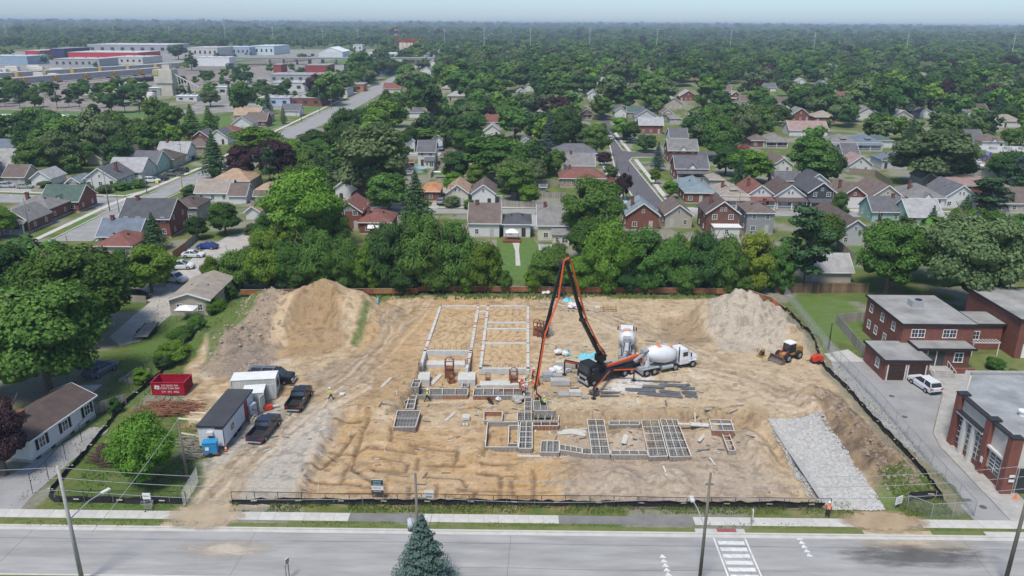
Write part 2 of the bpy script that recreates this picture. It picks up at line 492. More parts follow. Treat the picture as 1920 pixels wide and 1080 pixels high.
# grass bits inside the hoarding
for P in ([(420,620),(460,570),(560,553),(520,575),(440,640),(380,690)],[(655,645),(690,600),(700,605),(668,650)],[(620,552),(740,552),(710,575),(660,572)],
  [(1090,550),(1390,552),(1330,562),(1150,560)],[(740,549),(1000,549),(1000,556),(740,558)]):
 mixc(soft(P,.5,.9),lawn * .95,.85)
# green strips along the front fence and left corner
mixc(soft([(90,952),(200,830),(390,790),(385,870),(345,952)],.8,1.5),lawn * (.9),.9)
mixc(soft([(250,860),(385,850),(360,905),(220,900)],1,1.5) * sst(.42,.56,nb),(.20,.16,.11),.8)
mixc(soft([(1650,905),(1730,905),(1780,960),(1700,965),(1640,950)],.6,1.2),lawn,.75)
mixc(soft([(1500,860),(1520,870),(1545,905),(1530,905)],.3,1),lawn,.7)
# strip outside the hoarding and drive
mixc(soft([(1462,592),(1500,600),(1580,700),(1830,965),(1775,965),(1545,700)],.5,.6),(.24,.22,.155),.8)
# tyre tracks: many arcs across the dirt
def track(pts,w=.22,gap=1.9,k=.45,col=(.33,.24,.15)):
 q = W2(pts)
 d = dline(cx + (na - .5) * 2,cy + (na - .5) * 2,q)
 m = np.maximum(np.exp(-((d - gap / 2) / w) ** 2),0) * body
 mixc(m,col,k)
r2 = random.Random(5)
def bez(a,b,c,n=9): return [((1 - t) ** 2 * a[0] + 2 * t * (1 - t) * b[0] + t * t * c[0],(1 - t) ** 2 * a[1] + 2 * t * (1 - t) * b[1] + t * t * c[1]) for t in [i / (n - 1) for i in range(n)]]
for i in range(46):
 j = lambda s: r2.uniform(-s,s)
 kind = i % 4
 if kind == 0: P_ = bez((590 + j(30),735 + j(12)),(690 + j(30),690 + j(20)),(780 + j(30),565 + j(8)))
 elif kind == 1: P_ = bez((1290 + j(40),690 + j(20)),(1430 + j(40),700 + j(25)),(1530 + j(25),785 + j(15)))
 elif kind == 2: P_ = bez((1020 + j(40),570 + j(8)),(1180 + j(40),590 + j(20)),(1330 + j(50),680 + j(20)))
 else: P_ = bez((400 + j(30),940),(480 + j(40),830 + j(20)),(640 + j(40),700 + j(30)))
 track(P_,r2.uniform(.14,.32),r2.uniform(1.5,2.2),r2.uniform(.3,.6),(.30,.22,.14) if i % 3 else (.60,.50,.38))
# furrows raked into the sand fill between the walls
for P in ([(826,590),(890,590),(880,655),(803,655)],[(915,578),(988,578),(988,690),(903,690)]):
 m = soft(P,.3,.1); mixc(m,(.52,.375,.215),.9)
 fw = np.abs(((cx * .85 + (fbm(cx * .08,cy * .22,77,3) - .5) * 5) % 1.0) - .5)
 mixc(m * sst(.17,.06,fw),(.30,.205,.12),.7)
# darker colour along the trench bottoms
for Tn in TRENCH:
 mixc(np.exp(-(dline(cx + (nb - .5) * .5,cy + (na - .5) * .3,Tn) / .25) ** 4),(.19,.125,.07),.8)
nd = fbm(cx * .8 + cy * .2,cy * 1.2,88,4)
Cn = Cn * (.84 + .26 * nc + .10 * nd)[:,None] * .95
mixc(body * sst(.60,.66,fbm(cx * 1.1,cy * 1.6,99,3)),Cn * .66,.8)
C[near] = Cn
me = bpy.data.meshes.new('ground')
nx,ny = len(xs),len(ys)
me.vertices.add(nx * ny)
me.vertices.foreach_set('co',np.stack([X,Y,Z],1).ravel())
ii = (np.arange(ny - 1)[:,None] * nx + np.arange(nx - 1)[None,:]).ravel()
quads = np.stack([ii,ii + 1,ii + nx + 1,ii + nx],1)
me.loops.add(len(quads) * 4)
me.loops.foreach_set('vertex_index',quads.ravel())
me.polygons.add(len(quads))
me.polygons.foreach_set('loop_start',np.arange(len(quads)) * 4)
me.polygons.foreach_set('loop_total',np.full(len(quads),4))
me.polygons.foreach_set('use_smooth',np.ones(len(quads),bool))
me.update()
ca = me.color_attributes.new('albedo','FLOAT_COLOR','POINT')
ca.data.foreach_set('color',np.concatenate([np.clip(C,0,1),np.ones((len(X),1))],1).ravel())
gm = bpy.data.materials.new('earth_and_grass'); gm.use_nodes = True
N,L = gm.node_tree.nodes,gm.node_tree.links
b = N['Principled BSDF']; b.inputs['Roughness'].default_value = .95; b.inputs['Specular IOR Level'].default_value = .1
at = N.new('ShaderNodeAttribute'); at.attribute_name = 'albedo'
tc = N.new('ShaderNodeTexCoord')
n1 = N.new('ShaderNodeTexNoise'); n1.inputs['Scale'].default_value = 2.6; n1.inputs['Detail'].default_value = 10; n1.inputs['Roughness'].default_value = .75
L.new(tc.outputs['Object'],n1.inputs['Vector'])
mr = N.new('ShaderNodeMapRange'); mr.inputs[1].default_value = .3; mr.inputs[2].default_value = .7; mr.inputs[3].default_value = .74; mr.inputs[4].default_value = 1.24
L.new(n1.outputs[0],mr.inputs[0])
vm = N.new('ShaderNodeVectorMath'); vm.operation = 'SCALE'
L.new(at.outputs['Color'],vm.inputs[0]); L.new(mr.outputs[0],vm.inputs['Scale'])
L.new(vm.outputs[0],b.inputs['Base Color'])
bp = N.new('ShaderNodeBump'); bp.inputs['Distance'].default_value = .2; bp.inputs['Strength'].default_value = .8
L.new(n1.outputs[0],bp.inputs['Height']); L.new(bp.outputs[0],b.inputs['Normal'])
me.materials.append(gm)
struct(obj('ground',me))
del X,Y,Z,C
# ------------------------------------------------------------------ haze
hz = MB().b2(-21000,21000,-400,25000,-30,CH + 8)
hm = bpy.data.materials.new('haze'); hm.use_nodes = True
N,L = hm.node_tree.nodes,hm.node_tree.links
N.remove(N['Principled BSDF'])
pv = N.new('ShaderNodeVolumePrincipled')
pv.inputs['Color'].default_value = (.68,.82,1.0,1); pv.inputs['Density'].default_value = 1.6e-4; pv.inputs['Anisotropy'].default_value = .0
L.new(pv.outputs[0],N['Material Output'].inputs['Volume'])
stuff(hz.build('haze',hm))
# ------------------------------------------------------------------ palette
M_ASPH = mat('asphalt_pale',(.315,.31,.30),.9,.2,.5,.02,12,stretch=(.25,1.6,1))
M_ASPD = mat('asphalt_dark',(.115,.11,.12),.9,.15,.2,.01,20)
M_ASPM = mat('asphalt_mid',(.285,.28,.275),.9,.18,.3,.01,20)
M_CONC = mat('concrete',(.48,.465,.43),.85,.12,.9,.01,20,rnd=.06)
M_CONW = mat('concrete_weathered',(.36,.345,.32),.85,.2,.8,.01,20)
M_WHITE = mat('white_paint',(.72,.72,.70),.55,.06,2)
M_OFF = mat('offwhite_paint',(.58,.57,.53),.6,.1,2)
M_LINE = mat('road_line_paint',(.62,.62,.60),.8,.22,3)
M_TAR = mat('tar_crack',(.10,.098,.095),.9,.3,3)
M_STEEL = mat('galvanised_steel',(.42,.43,.44),.45,.12,4,metal=.4)
M_DARK = mat('dark_metal',(.03,.03,.033),.5,.2,3)
M_BLACK = mat('black_fabric',(.018,.018,.02),.7,.3,2,.04,3)
M_GLASS = mat('window_glass',(.035,.042,.05),.08,.15,1,spec=.8)
M_WOOD = mat('lumber',(.50,.45,.36),.8,.15,2,rnd=.12)
M_WOODG = mat('grey_wood',(.30,.275,.235),.9,.22,2,rnd=.18)
M_PLYO = mat('hoarding_orange',(.27,.115,.045),.85,.3,1.2,rnd=.25)
M_TYRE = mat('tyre_rubber',(.02,.02,.021),.85,.1,4)
M_RIM = mat('wheel_rim',(.40,.41,.42),.35,.1,4,metal=.6)
M_RUST = mat('rusty_steel',(.19,.07,.04),.8,.35,3)
M_GRASS = mat('grass_strip',(.095,.145,.036),.95,.3,.5,.08,6,col2=(.18,.185,.07))
M_POLE = mat('pole_wood',(.17,.15,.125),.9,.2,3,stretch=(1,1,.2))
M_BRICK = mat('red_brick',(.20,.078,.058),.85,.18,1.2,.012,14,wave=('Z',2.2,.006))
M_DBRICK = mat('brown_brick',(.17,.075,.055),.85,.2,1.2,wave=('Z',2.2,.006))
def sheet(name,px,z,m,th=.05,parent=None,**k):
 P = W2(px,z)
 from mathutils.geometry import tessellate_polygon
 tr = tessellate_polygon([[Vector((x,y,0)) for x,y in P]])
 mb = MB(); vs = [(x,y,z) for x,y in P]; fs = []
 for t in tr:
  a,b,c = (Vector(vs[i]) for i in t)
  fs.append(tuple(t) if (b - a).cross(c - a).z > 0 else tuple(reversed(t)))
 mb.add(vs,fs)
 return struct(mb.build(name,m,parent,**k))
# front street
yT,yB = ROAD_T,ROAD_B
struct(MB().b2(-150,150,yB - .3,yT + .1,-.4,-.145).build('road',M_ASPH))
cr = MB()
for yy,a,b in ((G(700,1014)[1],-60,60),(G(700,1060)[1],-10,28)):
 pts = [(x,yy + (fbm(np.array([x * .1]),np.array([yy]),3)[0] - .5) * .35) for x in np.arange(a,b,2.0)]
 for p,q in zip(pts[:-1],pts[1:]): cr.beam((*p,-.144),(*q,-.144),.035,.006)
for x in (-47.5,-25.7,-.8 ,21.3,43.0):
 cr.beam((x,yB,-.144),(x + .3,yT - .4,-.144),.03,.006)
stuff(cr.build('road_crack',M_TAR))
def stain(name,px,col,z=-.138,t0=.17,t1=.42,sx=.35):
 m = mat(name + '_tone',col,.95,.2,.5)
 N,L = m.node_tree.nodes,m.node_tree.links
 b = N['Principled BSDF']
 tc = N.new('ShaderNodeTexCoord'); mp = N.new('ShaderNodeMapping'); mp.inputs['Scale'].default_value = (sx,1.5,1)
 nz = N.new('ShaderNodeTexNoise'); nz.inputs['Scale'].default_value = 1.1; nz.inputs['Detail'].default_value = 7; nz.inputs['Roughness'].default_value = .7
 L.new(tc.outputs['Object'],mp.inputs[0]); L.new(mp.outputs[0],nz.inputs['Vector'])
 gr = N.new('ShaderNodeTexGradient'); gr.gradient_type = 'SPHERICAL'
 mp2 = N.new('ShaderNodeMapping'); mp2.vector_type = 'POINT'; mp2.inputs['Location'].default_value = (-1,-1,0); mp2.inputs['Scale'].default_value = (2,2,0)
 L.new(tc.outputs['Generated'],mp2.inputs[0]); L.new(mp2.outputs[0],gr.inputs[0])
 ml = N.new('ShaderNodeMath'); ml.operation = 'MULTIPLY'; L.new(nz.outputs[0],ml.inputs[0]); L.new(gr.outputs[1],ml.inputs[1])
 rp = N.new('ShaderNodeMapRange'); rp.inputs[1].default_value = t0; rp.inputs[2].default_value = t1; rp.inputs[4].default_value = .85
 L.new(ml.outputs[0],rp.inputs[0]); L.new(rp.outputs[0],b.inputs['Alpha'])
 o = MB().add([(x,y,z) for x,y in W2(px,z)],[tuple(range(len(px)))][::1]).build(name,m)
 stuff(o)
stain('dust_stain',[(270,1062),(560,1062),(560,1000),(300,1000)],(.52,.45,.36))
stain('dust_track',[(1560,1060),(1930,1050),(1800,985),(1560,990)],(.46,.39,.29),-.136)
stain('wheel_mark',[(1500,1078),(1920,1078),(1920,1010),(1500,1010)],(.13,.125,.12),-.134)
# kerbs
def kerb_line(y0,y1,x0=-150,x1=150): return MB().b2(x0,x1,y0,y1,-.35,-.01)
struct(kerb_line(yT,yT + .22).build('kerb',M_CONC))
struct(MB().b2(-150,150,yT - .42,yT,-.3,-.135).build('gutter',M_CONC))
struct(kerb_line(yB - .2,yB).build('kerb',M_CONC))
struct(MB().b2(-150,150,yB - 6,yB - .2,-.35,-.02).build('verge',M_GRASS))
# boulevard grass and the pavement of poured slabs
sy0,sy1 = G(960,981)[1],G(960,965.5)[1]
bl = MB(); bx = lambda px: G(px,985)[0]
for a,b in ((20,300),(425,1300),(1392,1610),(1735,1830)): bl.b2(bx(a),bx(b),yT + .22,sy0,-.3,-.005)
struct(bl.build('boulevard_grass',M_GRASS))
bare = MB()
for a,b in ((300,425),(1610,1735)): bare.b2(bx(a),bx(b),yT + .22,sy0,-.3,-.012)
struct(bare.build('dirt_crossing',mat('crossing_dirt',(.42,.33,.22),.95,.2,.8)))
struct(MB().b2(bx(1300),bx(1392),yT + .22,sy0,-.3,-.02).build('crossing_ramp',M_CONC))
struct(MB().b2(bx(1833),60,yT + .22,sy0,-.3,-.012).build('drive_apron',M_CONC))
pav = struct(MB().b2(-60,60,sy0,sy1,-.3,.012).build('pavement',mat('asphalt_path',(.19,.185,.18),.9,.15,.8)))
slab = MB().b2(-.74,.74,-(sy1 - sy0) / 2 + .02,(sy1 - sy0) / 2 - .02,-.02,.03).mesh('slab',M_CONC)
for i,x in enumerate(np.arange(-58,60,1.5)):
 p = proj((x,(sy0 + sy1) / 2,0))[0]
 if p < 668 or 790 < p < 1045 or 1305 < p < 1600 or p > 1738:
  if 340 < p < 410: continue
  obj('slab',slab,pav,(x,(sy0 + sy1) / 2,random.uniform(0,.012)))
tp = G(1363,996)
tp = MB().b2(tp.x - .95,tp.x + .95,yT + .28,yT + .95,-.02,-.012)
struct(tp.build('tactile_plate',mat('tactile_red',(.27,.085,.08),.8)))
stain('exit_dirt',[(1555,948),(1700,948),(1800,1008),(1560,1008)],(.40,.30,.19),.05,.12,.24,.9); stain('entry_dirt',[(310,928),(450,928),(470,1004),(280,1004)],(.42,.34,.235),.05,.12,.24,.9)
# markings
cw = MB()
xa,xb = G(1350,1040,-.15).x,G(1410,1040,-.15).x
n = 0
for k in range(9):
 y0 = yT - .95 - k * .95
 sh = .28 * k * 0
 cw.b2(xa + .25,xb - .25,y0 - .52,y0,-.144,-.138)
cw.beam((xa,yT - .5,-.141),(xa,yB,-.141),.16,.006); cw.beam((xb,yT - .5,-.141),(xb,yB,-.141),.16,.006)
struct(cw.build('crosswalk',M_LINE))
sh = MB()
for cx0,py0,d in ((1243,1046,-1),(1500,1012,1)):
 x0 = G(cx0,py0,-.15).x; y0 = G(cx0,py0,-.15).y
 for k in range(7 if d < 0 else 5):
  y = y0 - k * .62; x = x0 + k * .02
  sh.add([(x - .4 * 1,y,-.139),(x + .4,y,-.139),(x - d * .0,y - .5,-.139)] if False else [(x - .33,y + .0,-.139),(x + .33,y + .0,-.139),(x + .0,y + .52,-.139)],[(0,1,2)])
struct(sh.build('yield_markings',M_LINE))
mc = MB()
for a,b in ((1672,748),(1696,782),(1843,951)): p = G(a,b); mc.cyl((p.x,p.y,.032),.38,.01,20)
# streets beyond
SL = [(95,452),(213,392),(283,363),(387,317),(543,240),(637,195),(700,162),(770,127),(850,97),(905,77),(932,57)]
SR = [(937,57),(918,77),(868,97),(797,129),(727,168),(670,201),(577,247),(395,331),(345,354),(262,394),(172,452)]
sheet('main_street',SL + SR,.02,M_ASPM)
sheet('side_street',[(-80,361),(240,371),(283,366),(330,360),(262,396),(205,395),(130,381),(-80,379)],.024,M_ASPM)
sheet('residential_street',[(1143,262),(1155,315),(1198,381),(1202,392),(1252,392),(1178,300),(1186,293),(1340,293),(1340,285),(1186,286),(1166,281),(1160,262),(1118,180),(1110,180)],.02,M_ASPD)
sheet('cross_street',[(470,384),(640,391),(1200,392),(1600,397),(1990,404),(1990,414),(1600,407),(1200,401),(640,400),(470,396)],.016,M_ASPM)
sheet('back_street',[(540,284),(900,286),(1143,286),(1143,294),(900,293),(540,292)],.016,M_ASPM)
sheet('far_street',[(1400,296),(1560,301),(1990,312),(1990,305),(1560,295),(1400,290)],.016,M_ASPM)
def strip(name,px,w,z,m,th=.06):
 P = [G(a,b,z) for a,b in px]; mb = MB()
 for a,b in zip(P[:-1],P[1:]): mb.beam((a.x,a.y,z - th / 2),(b.x,b.y,z - th / 2),w,th)
 return struct(mb.build(name,m))
off = lambda L_,dx,dy=0: [(a + dx,b + dy) for a,b in L_]
strip('sidewalk',[(60,452),(205,384),(275,357),(383,311),(540,234),(633,190),(696,158)],1.5,.05,M_CONC)
strip('sidewalk',[(-80,356),(235,367),(275,357)],1.4,.055,M_CONC)
strip('kerb',[(90,452),(211,391),(281,362),(386,316),(542,239),(636,194),(700,161)],.35,.06,M_CONC)
strip('kerb',[(180,452),(266,395),(347,355),(397,332),(579,248)],.35,.061,M_CONC)
strip('sidewalk',[(470,381),(640,388),(1195,389)],1.5,.05,M_CONC)
strip('sidewalk',[(1258,391),(1600,394),(1990,400)],1.5,.052,M_CONC)
strip('sidewalk',[(1174,318),(1225,392)],1.6,.053,M_CONC) if False else None
strip('sidewalk',[(1128,300),(1142,330),(1180,389)],1.4,.05,M_CONC)
strip('sidewalk',[(1192,299),(1265,391)],1.4,.054,M_CONC)
strip('sidewalk',[(1150,245),(1181,284)],1.4,.054,M_CONC)
strip('kerb',[(1141,262),(1153,315),(1200,391)],.4,.07,M_CONC)
strip('kerb',[(1254,391),(1180,301),(1186,295),(1240,295)],.4,.07,M_CONC)
strip('kerb',[(1148,255),(1168,282),(1186,284),(1240,284)],.4,.07,M_CONC)
strip('sidewalk',[(740,287),(900,288)],1.5,.05,M_CONC)
# lanes, drives, lots
M_GRAV = mat('gravel_lane_surface',(.40,.375,.34),.95,.15,.6,.03,10)
sheet('gravel_lane',[(205,632),(250,592),(300,552),(335,505),(372,475),(430,441),(520,425),(540,400),(572,398),(545,432),(478,445),(470,480),(440,510),(380,560),(318,592),(262,640),(225,648)],.014,M_GRAV)
sheet('parking_pad',[(255,560),(262,540),(318,538),(290,567)],.022,M_CONW)
sheet('driveway',[(-40,952),(38,956),(60,930),(130,868),(200,810),(205,801),(170,801),(112,835),(60,868),(20,890),(-40,915)],.02,M_ASPM)
sheet('patio_slab',[(120,742),(192,722),(150,722 + 20),(100,762)][:0] or [(117,745),(150,722),(192,721),(166,742)],.02,M_CONC)
sheet('parking_lot',[(1557,672),(1620,670),(1700,690),(1758,722),(1766,738),(1748,812),(1762,838),(1895,977),(1828,977),(1565,705)],.02,M_ASPM)
sheet('forecourt',[(1700,690),(1812,688),(1812,830),(1960,977),(1896,977),(1763,837),(1750,812),(1768,738),(1760,722)],.05,M_CONW)
sheet('garden_path',[(1545,663),(1590,655),(1622,678),(1560,678)],.03,M_CONC)
sheet('garden_bed_lawn',[(1820,640),(1925,650),(1925,710),(1812,700)],.022,M_GRASS)
sheet('garden_path',[(958,447),(975,447),(973,470),(976,498),(967,498),(966,470)],.02,M_CONC)
sheet('rear_lawn',[(932,447),(1000,447),(1015,470),(1000,525),(940,525),(930,480)],.012,mat('lawn_grass',(.095,.165,.038),.95,.2,.8,.05,8))
M_LAWN = MATS['lawn_grass']
for L_ in ([(152,404),(205,401),(160,437),(112,443)],[(215,352),(285,350),(250,364),(170,361)],[(812,319),(850,319),(846,328),(806,328)],[(775,316),(808,316),(800,328),(772,326)],
  [(920,355),(945,355),(945,368),(915,368)],[(1560,455),(1620,462),(1605,500),(1540,480)],[(1196,296),(1236,296),(1236,303),(1200,303)],[(1185,272),(1215,272),(1222,284),(1190,284)],
  [(0,205),(300,208),(270,222),(0,226)],[(330,222),(430,218),(440,232),(350,240)],[(-60,255),(100,252),(60,285),(-60,290)],[(500,245),(540,232),(520,226),(480,238)],[(560,200),(610,198),(600,208),(555,210)],
  [(640,108),(740,110),(740,124),(600,120),(400,120),(480,108)],[(1590,352),(1640,360),(1620,375),(1585,365)],[(1300,345),(1370,345),(1370,352),(1300,352)],[(1880,410),(1990,412),(1990,425),(1880,423)]):
 sheet('lawn',L_,.0155,M_LAWN)
for L_ in ([(820,392),(840,352),(836,350),(822,352),(806,392)],[(918,390),(940,390),(942,366),(928,366)],[(1600,398),(1655,398),(1640,388),(1590,388)],[(0,357),(60,360),(55,348),(0,346)],
  [(995,402),(1008,402),(1006,430),(996,430)],[(1460,395),(1500,395),(1485,386),(1455,386)],[(1275,398),(1320,398),(1300,388),(1270,388)],[(310,328),(340,330),(345,320),(320,318)],[(735,392),(755,392),(750,380),(735,380)]):
 sheet('driveway',L_,.03,M_CONW)
sheet('parking_lot',[(1820,290),(1990,292),(1990,330),(1800,330)],.026,M_ASPM)
sheet('rail_yard',[(-300,150),(0,152),(330,130),(560,105),(640,108),(500,140),(330,175),(200,210),(-300,200)],.02,mat('ballast',(.235,.205,.18),.95,.4,.25))
sheet('industrial_yard',[(-300,150),(-200,98),(700,92),(720,110),(600,200),(540,205),(330,215),(430,160),(560,105),(330,128),(0,150)],.012,mat('yard_surface',(.25,.24,.215),.95,.45,.12))
# smooth rail lines
rl = MB()
for i in range(9):
 a,b = G(-120,196 - i * 7),G(585 + i * 6,112 - i * .6)
 for d in (-.75,.75): rl.beam((a.x,a.y + d,.12),(b.x,b.y + d,.12),.12,.14)
stuff(rl.build('rail_track',M_RUST))
# gravel exit ramp with stones
gp_ = W2([(1440,789),(1528,789),(1660,957),(1552,957)])
def inpoly(x,y,P): return sdpoly(np.array([x]),np.array([y]),P)[0] < 0
m_st = mat('crushed_stone',(.45,.445,.43),.9,.35,3,rnd=.2)
mb = MB(); rr = random.Random(3)
xs_,ys_ = [p[0] for p in gp_],[p[1] for p in gp_]
cand = rng.uniform([min(xs_),min(ys_)],[max(xs_),max(ys_)],(16000,2))
dd = sdpoly(cand[:,0],cand[:,1],gp_) + (fbm(cand[:,0],cand[:,1],4) - .5) * 1.2
cand = cand[(dd < .1) | ((dd < .7) & (rng.random(len(dd)) < .3))]; zz = terrain(cand[:,0],cand[:,1])
nC = len(cand)
sz = rng.uniform(.05,.15,nC); an = rng.uniform(0,6.28,nC)
V = np.zeros((nC,5,3))
for k in range(4):
 V[:,k,0] = cand[:,0] + np.cos(an + k * 1.57) * sz * rng.uniform(.7,1.3,nC); V[:,k,1] = cand[:,1] + np.sin(an + k * 1.57) * sz * rng.uniform(.7,1.3,nC); V[:,k,2] = zz + .06 + rng.uniform(-.02,.04,nC)
V[:,4,0] = cand[:,0] + rng.uniform(-.03,.03,nC); V[:,4,1] = cand[:,1]; V[:,4,2] = zz + .1 + sz * .8
def np_mesh(name,V,F,mats,mi=None):
 me = bpy.data.meshes.new(name)
 n = F.shape[1]
 me.vertices.add(len(V)); me.vertices.foreach_set('co',V.astype(np.float32).ravel())
 me.loops.add(F.size); me.loops.foreach_set('vertex_index',F.ravel())
 me.polygons.add(len(F)); me.polygons.foreach_set('loop_start',np.arange(len(F)) * n); me.polygons.foreach_set('loop_total',np.full(len(F),n))
 for m in (mats if isinstance(mats,list) else [mats]): me.materials.append(m)
 if mi is not None: me.polygons.foreach_set('material_index',mi)
 me.update(calc_edges=True); me.validate()
 return me
base = np.arange(nC)[:,None] * 5
F = np.concatenate([base + np.array([[k,(k + 1) % 4,4]]) for k in range(4)])
m_bed = mat('stone_bed',(.37,.365,.35),.95,.15,7,.06,18)
bed = MB()
NXg,NYg = 24,40
gq = [Vector((*p,0)) for p in gp_]
for j in range(NYg + 1):
 for i in range(NXg + 1):
  u,v = i / NXg,j / NYg
  p = (gq[0] * (1 - u) + gq[1] * u) * (1 - v) + (gq[3] * (1 - u) + gq[2] * u) * v
  ed = min(u,1 - u,v,1 - v)
  jx = (fbm(np.array([p.x * .9]),np.array([p.y * .9]),6)[0] - .5) * 0
  bed.v.append((p.x + jx,p.y,max(TZ(p.x,p.y),-.02) + (.10 if ed > .04 else -.02)))
for j in range(NYg):
 for i in range(NXg):
  a = j * (NXg + 1) + i; bed.f.append((a,a + NXg + 1,a + NXg + 2,a + 1)); bed.m.append(0)
struct(bed.build('gravel_ramp',m_bed,smooth=True))
V[:,:,2] += .04
stuff(obj('crushed_stones',np_mesh('crushed_stones',V.reshape(-1,3),F,m_st)))
# rubble and clods over berm, mounds and basin banks
def clods(name,N,px,col,smin=.05,smax=.28,seed=1,thr=.45):
 g = np.random.default_rng(seed); P = W2(px)
 xs_,ys_ = [p[0] for p in P],[p[1] for p in P]
 c = g.uniform([min(xs_),min(ys_)],[max(xs_),max(ys_)],(N,2))
 c = c[(sdpoly(c[:,0],c[:,1],P) < 0) & (fbm(c[:,0] * .8,c[:,1] * .8,seed + 5) > thr)]
 z = terrain(c[:,0],c[:,1]); n = len(c)
 s = smin + (smax - smin) * g.random(n) ** 3
 dirs = np.array([(1,0,0),(0,1,0),(-1,0,0),(0,-1,0),(0,0,1)])
 V = c[:,None,:].repeat(5,1); V = np.concatenate([V,z[:,None,None].repeat(5,1)],2)
 V = V + dirs[None] * s[:,None,None] * g.uniform(.5,1.3,(n,5,1)) + np.array([0,0,-.02])
 base = np.arange(n)[:,None] * 5
 F = np.concatenate([base + np.array([[k,(k + 1) % 4,4]]) for k in range(4)])
 stuff(obj(name,np_mesh(name,V.reshape(-1,3),F,mat(name + '_tone',col,.95,.35,1.5,rnd=.2))))
clods('berm_rubble',2600,[(1525,750),(1570,750),(1745,930),(1660,930)],(.27,.22,.165),.05,.32,2)
clods('bank_clods',2500,[(1020,760),(1440,765),(1520,930),(1440,930),(1380,800),(1040,800)],(.33,.24,.15),.04,.25,3)
clods('pile_clods',3000,[(360,705),(470,580),(530,552),(560,560),(500,712)],(.31,.25,.19),.05,.35,4)
clods('yard_clods',2600,[(560,770),(1040,770),(1440,860),(1500,935),(560,935)],(.36,.25,.14),.03,.16,6,.5)
clods('yard_stones',2600,[(1000,560),(1460,600),(1560,740),(1440,765),(1040,760)],(.45,.39,.31),.03,.14,7,.5)
clods('east_pile_clods',1600,[(1320,560),(1400,545),(1480,610),(1480,665),(1340,665)],(.42,.37,.31),.04,.22,8)
# ------------------------------------------------------------------ houses
RC = {'grey': (.20,.195,.19),'lgrey': (.33,.33,.33),'dgrey': (.085,.088,.095),'brown': (.155,.12,.105),'dbrown': (.105,.08,.072),'maroon': (.20,.085,.07),'tan': (.36,.25,.17),
 'orange': (.45,.22,.11),'blue': (.15,.18,.22),'bluegrey': (.20,.245,.27),'green': (.085,.13,.11),'white': (.70,.70,.69),'pink': (.30,.21,.19),'beige': (.30,.26,.22),'slate': (.125,.125,.135)}
WC = {'white': (.64,.64,.62),'cream': (.60,.57,.46),'beige': (.42,.38,.32),'greyw': (.30,.30,.30),'grey': (.20,.21,.22),'brick': (.20,.08,.06),'dbrick': (.15,.075,.058),'lgrey': (.46,.47,.49),'mint': (.33,.50,.43),'tanbrick': (.33,.25,.19),'char': (.07,.078,.088),'sky': (.36,.46,.56)}
def roofm(k):
 m = mat('roof_' + k,RC[k],.9,.22,.7,rnd=.05,stretch=(1,1,1),wave=('Z',3.0,.02)); return m
def wallm(k):
 if 'brick' in k: return mat('wall_' + k,WC[k],.85,.2,1.5,wave=('Z',2.2,.006))
 return mat('wall_' + k,WC[k],.7,.06,1.0,wave=('Z',1.6,.02))
M_TRIM = M_WHITE
wf = MB()
for a in (-1,1): wf.b2(a * .5 - .05,a * .5 + .05,-.03,.05,-.65,.65)
wf.b2(-.55,.55,-.03,.05,.6,.7).b2(-.6,.6,-.03,.09,-.72,-.62).b2(-.025,.025,-.02,.03,-.6,.6).b2(-.45,.45,-.02,.03,-.02,.03)
ME_WF = wf.mesh('window_frame',M_TRIM)
ME_WP = MB().b2(-.46,.46,-.03,.012,-.62,.6).mesh('pane',M_GLASS)
ME_DOOR = MB().b2(-.47,.47,-.03,.05,0,2.05).mesh('door',mat('door_paint',(.45,.44,.42),.5,.1))
ME_DOORD = MB().b2(-.47,.47,-.03,.05,0,2.05).mesh('door',mat('dark_door_paint',(.06,.045,.04),.5,.1))
ME_GD = MB(); [ME_GD.b2(-1.25,1.25,-.03,.04 + .012 * (k % 2),k * .5,k * .5 + .47) for k in range(4)]
ME_GD = ME_GD.mesh('garage_door',mat('garage_door_paint',(.62,.62,.60),.6,.05))
ME_VENT = MB().box((0,0,.12),(.35,.35,.25)).mesh('roof_vent',M_DARK)
def win(par,x,y,z,face,sc=1.0,big=1.0,pane=True):   # face: outward direction angle index 0=-y 1=+x 2=+y 3=-x
 rz = (math.pi,-math.pi / 2,0,math.pi / 2)[face]
 w = obj('window',ME_WF,par,(x,y,z),rz,(sc * big,1,sc))
 if pane: obj('pane',ME_WP,w)
 return w
HOUSES = []
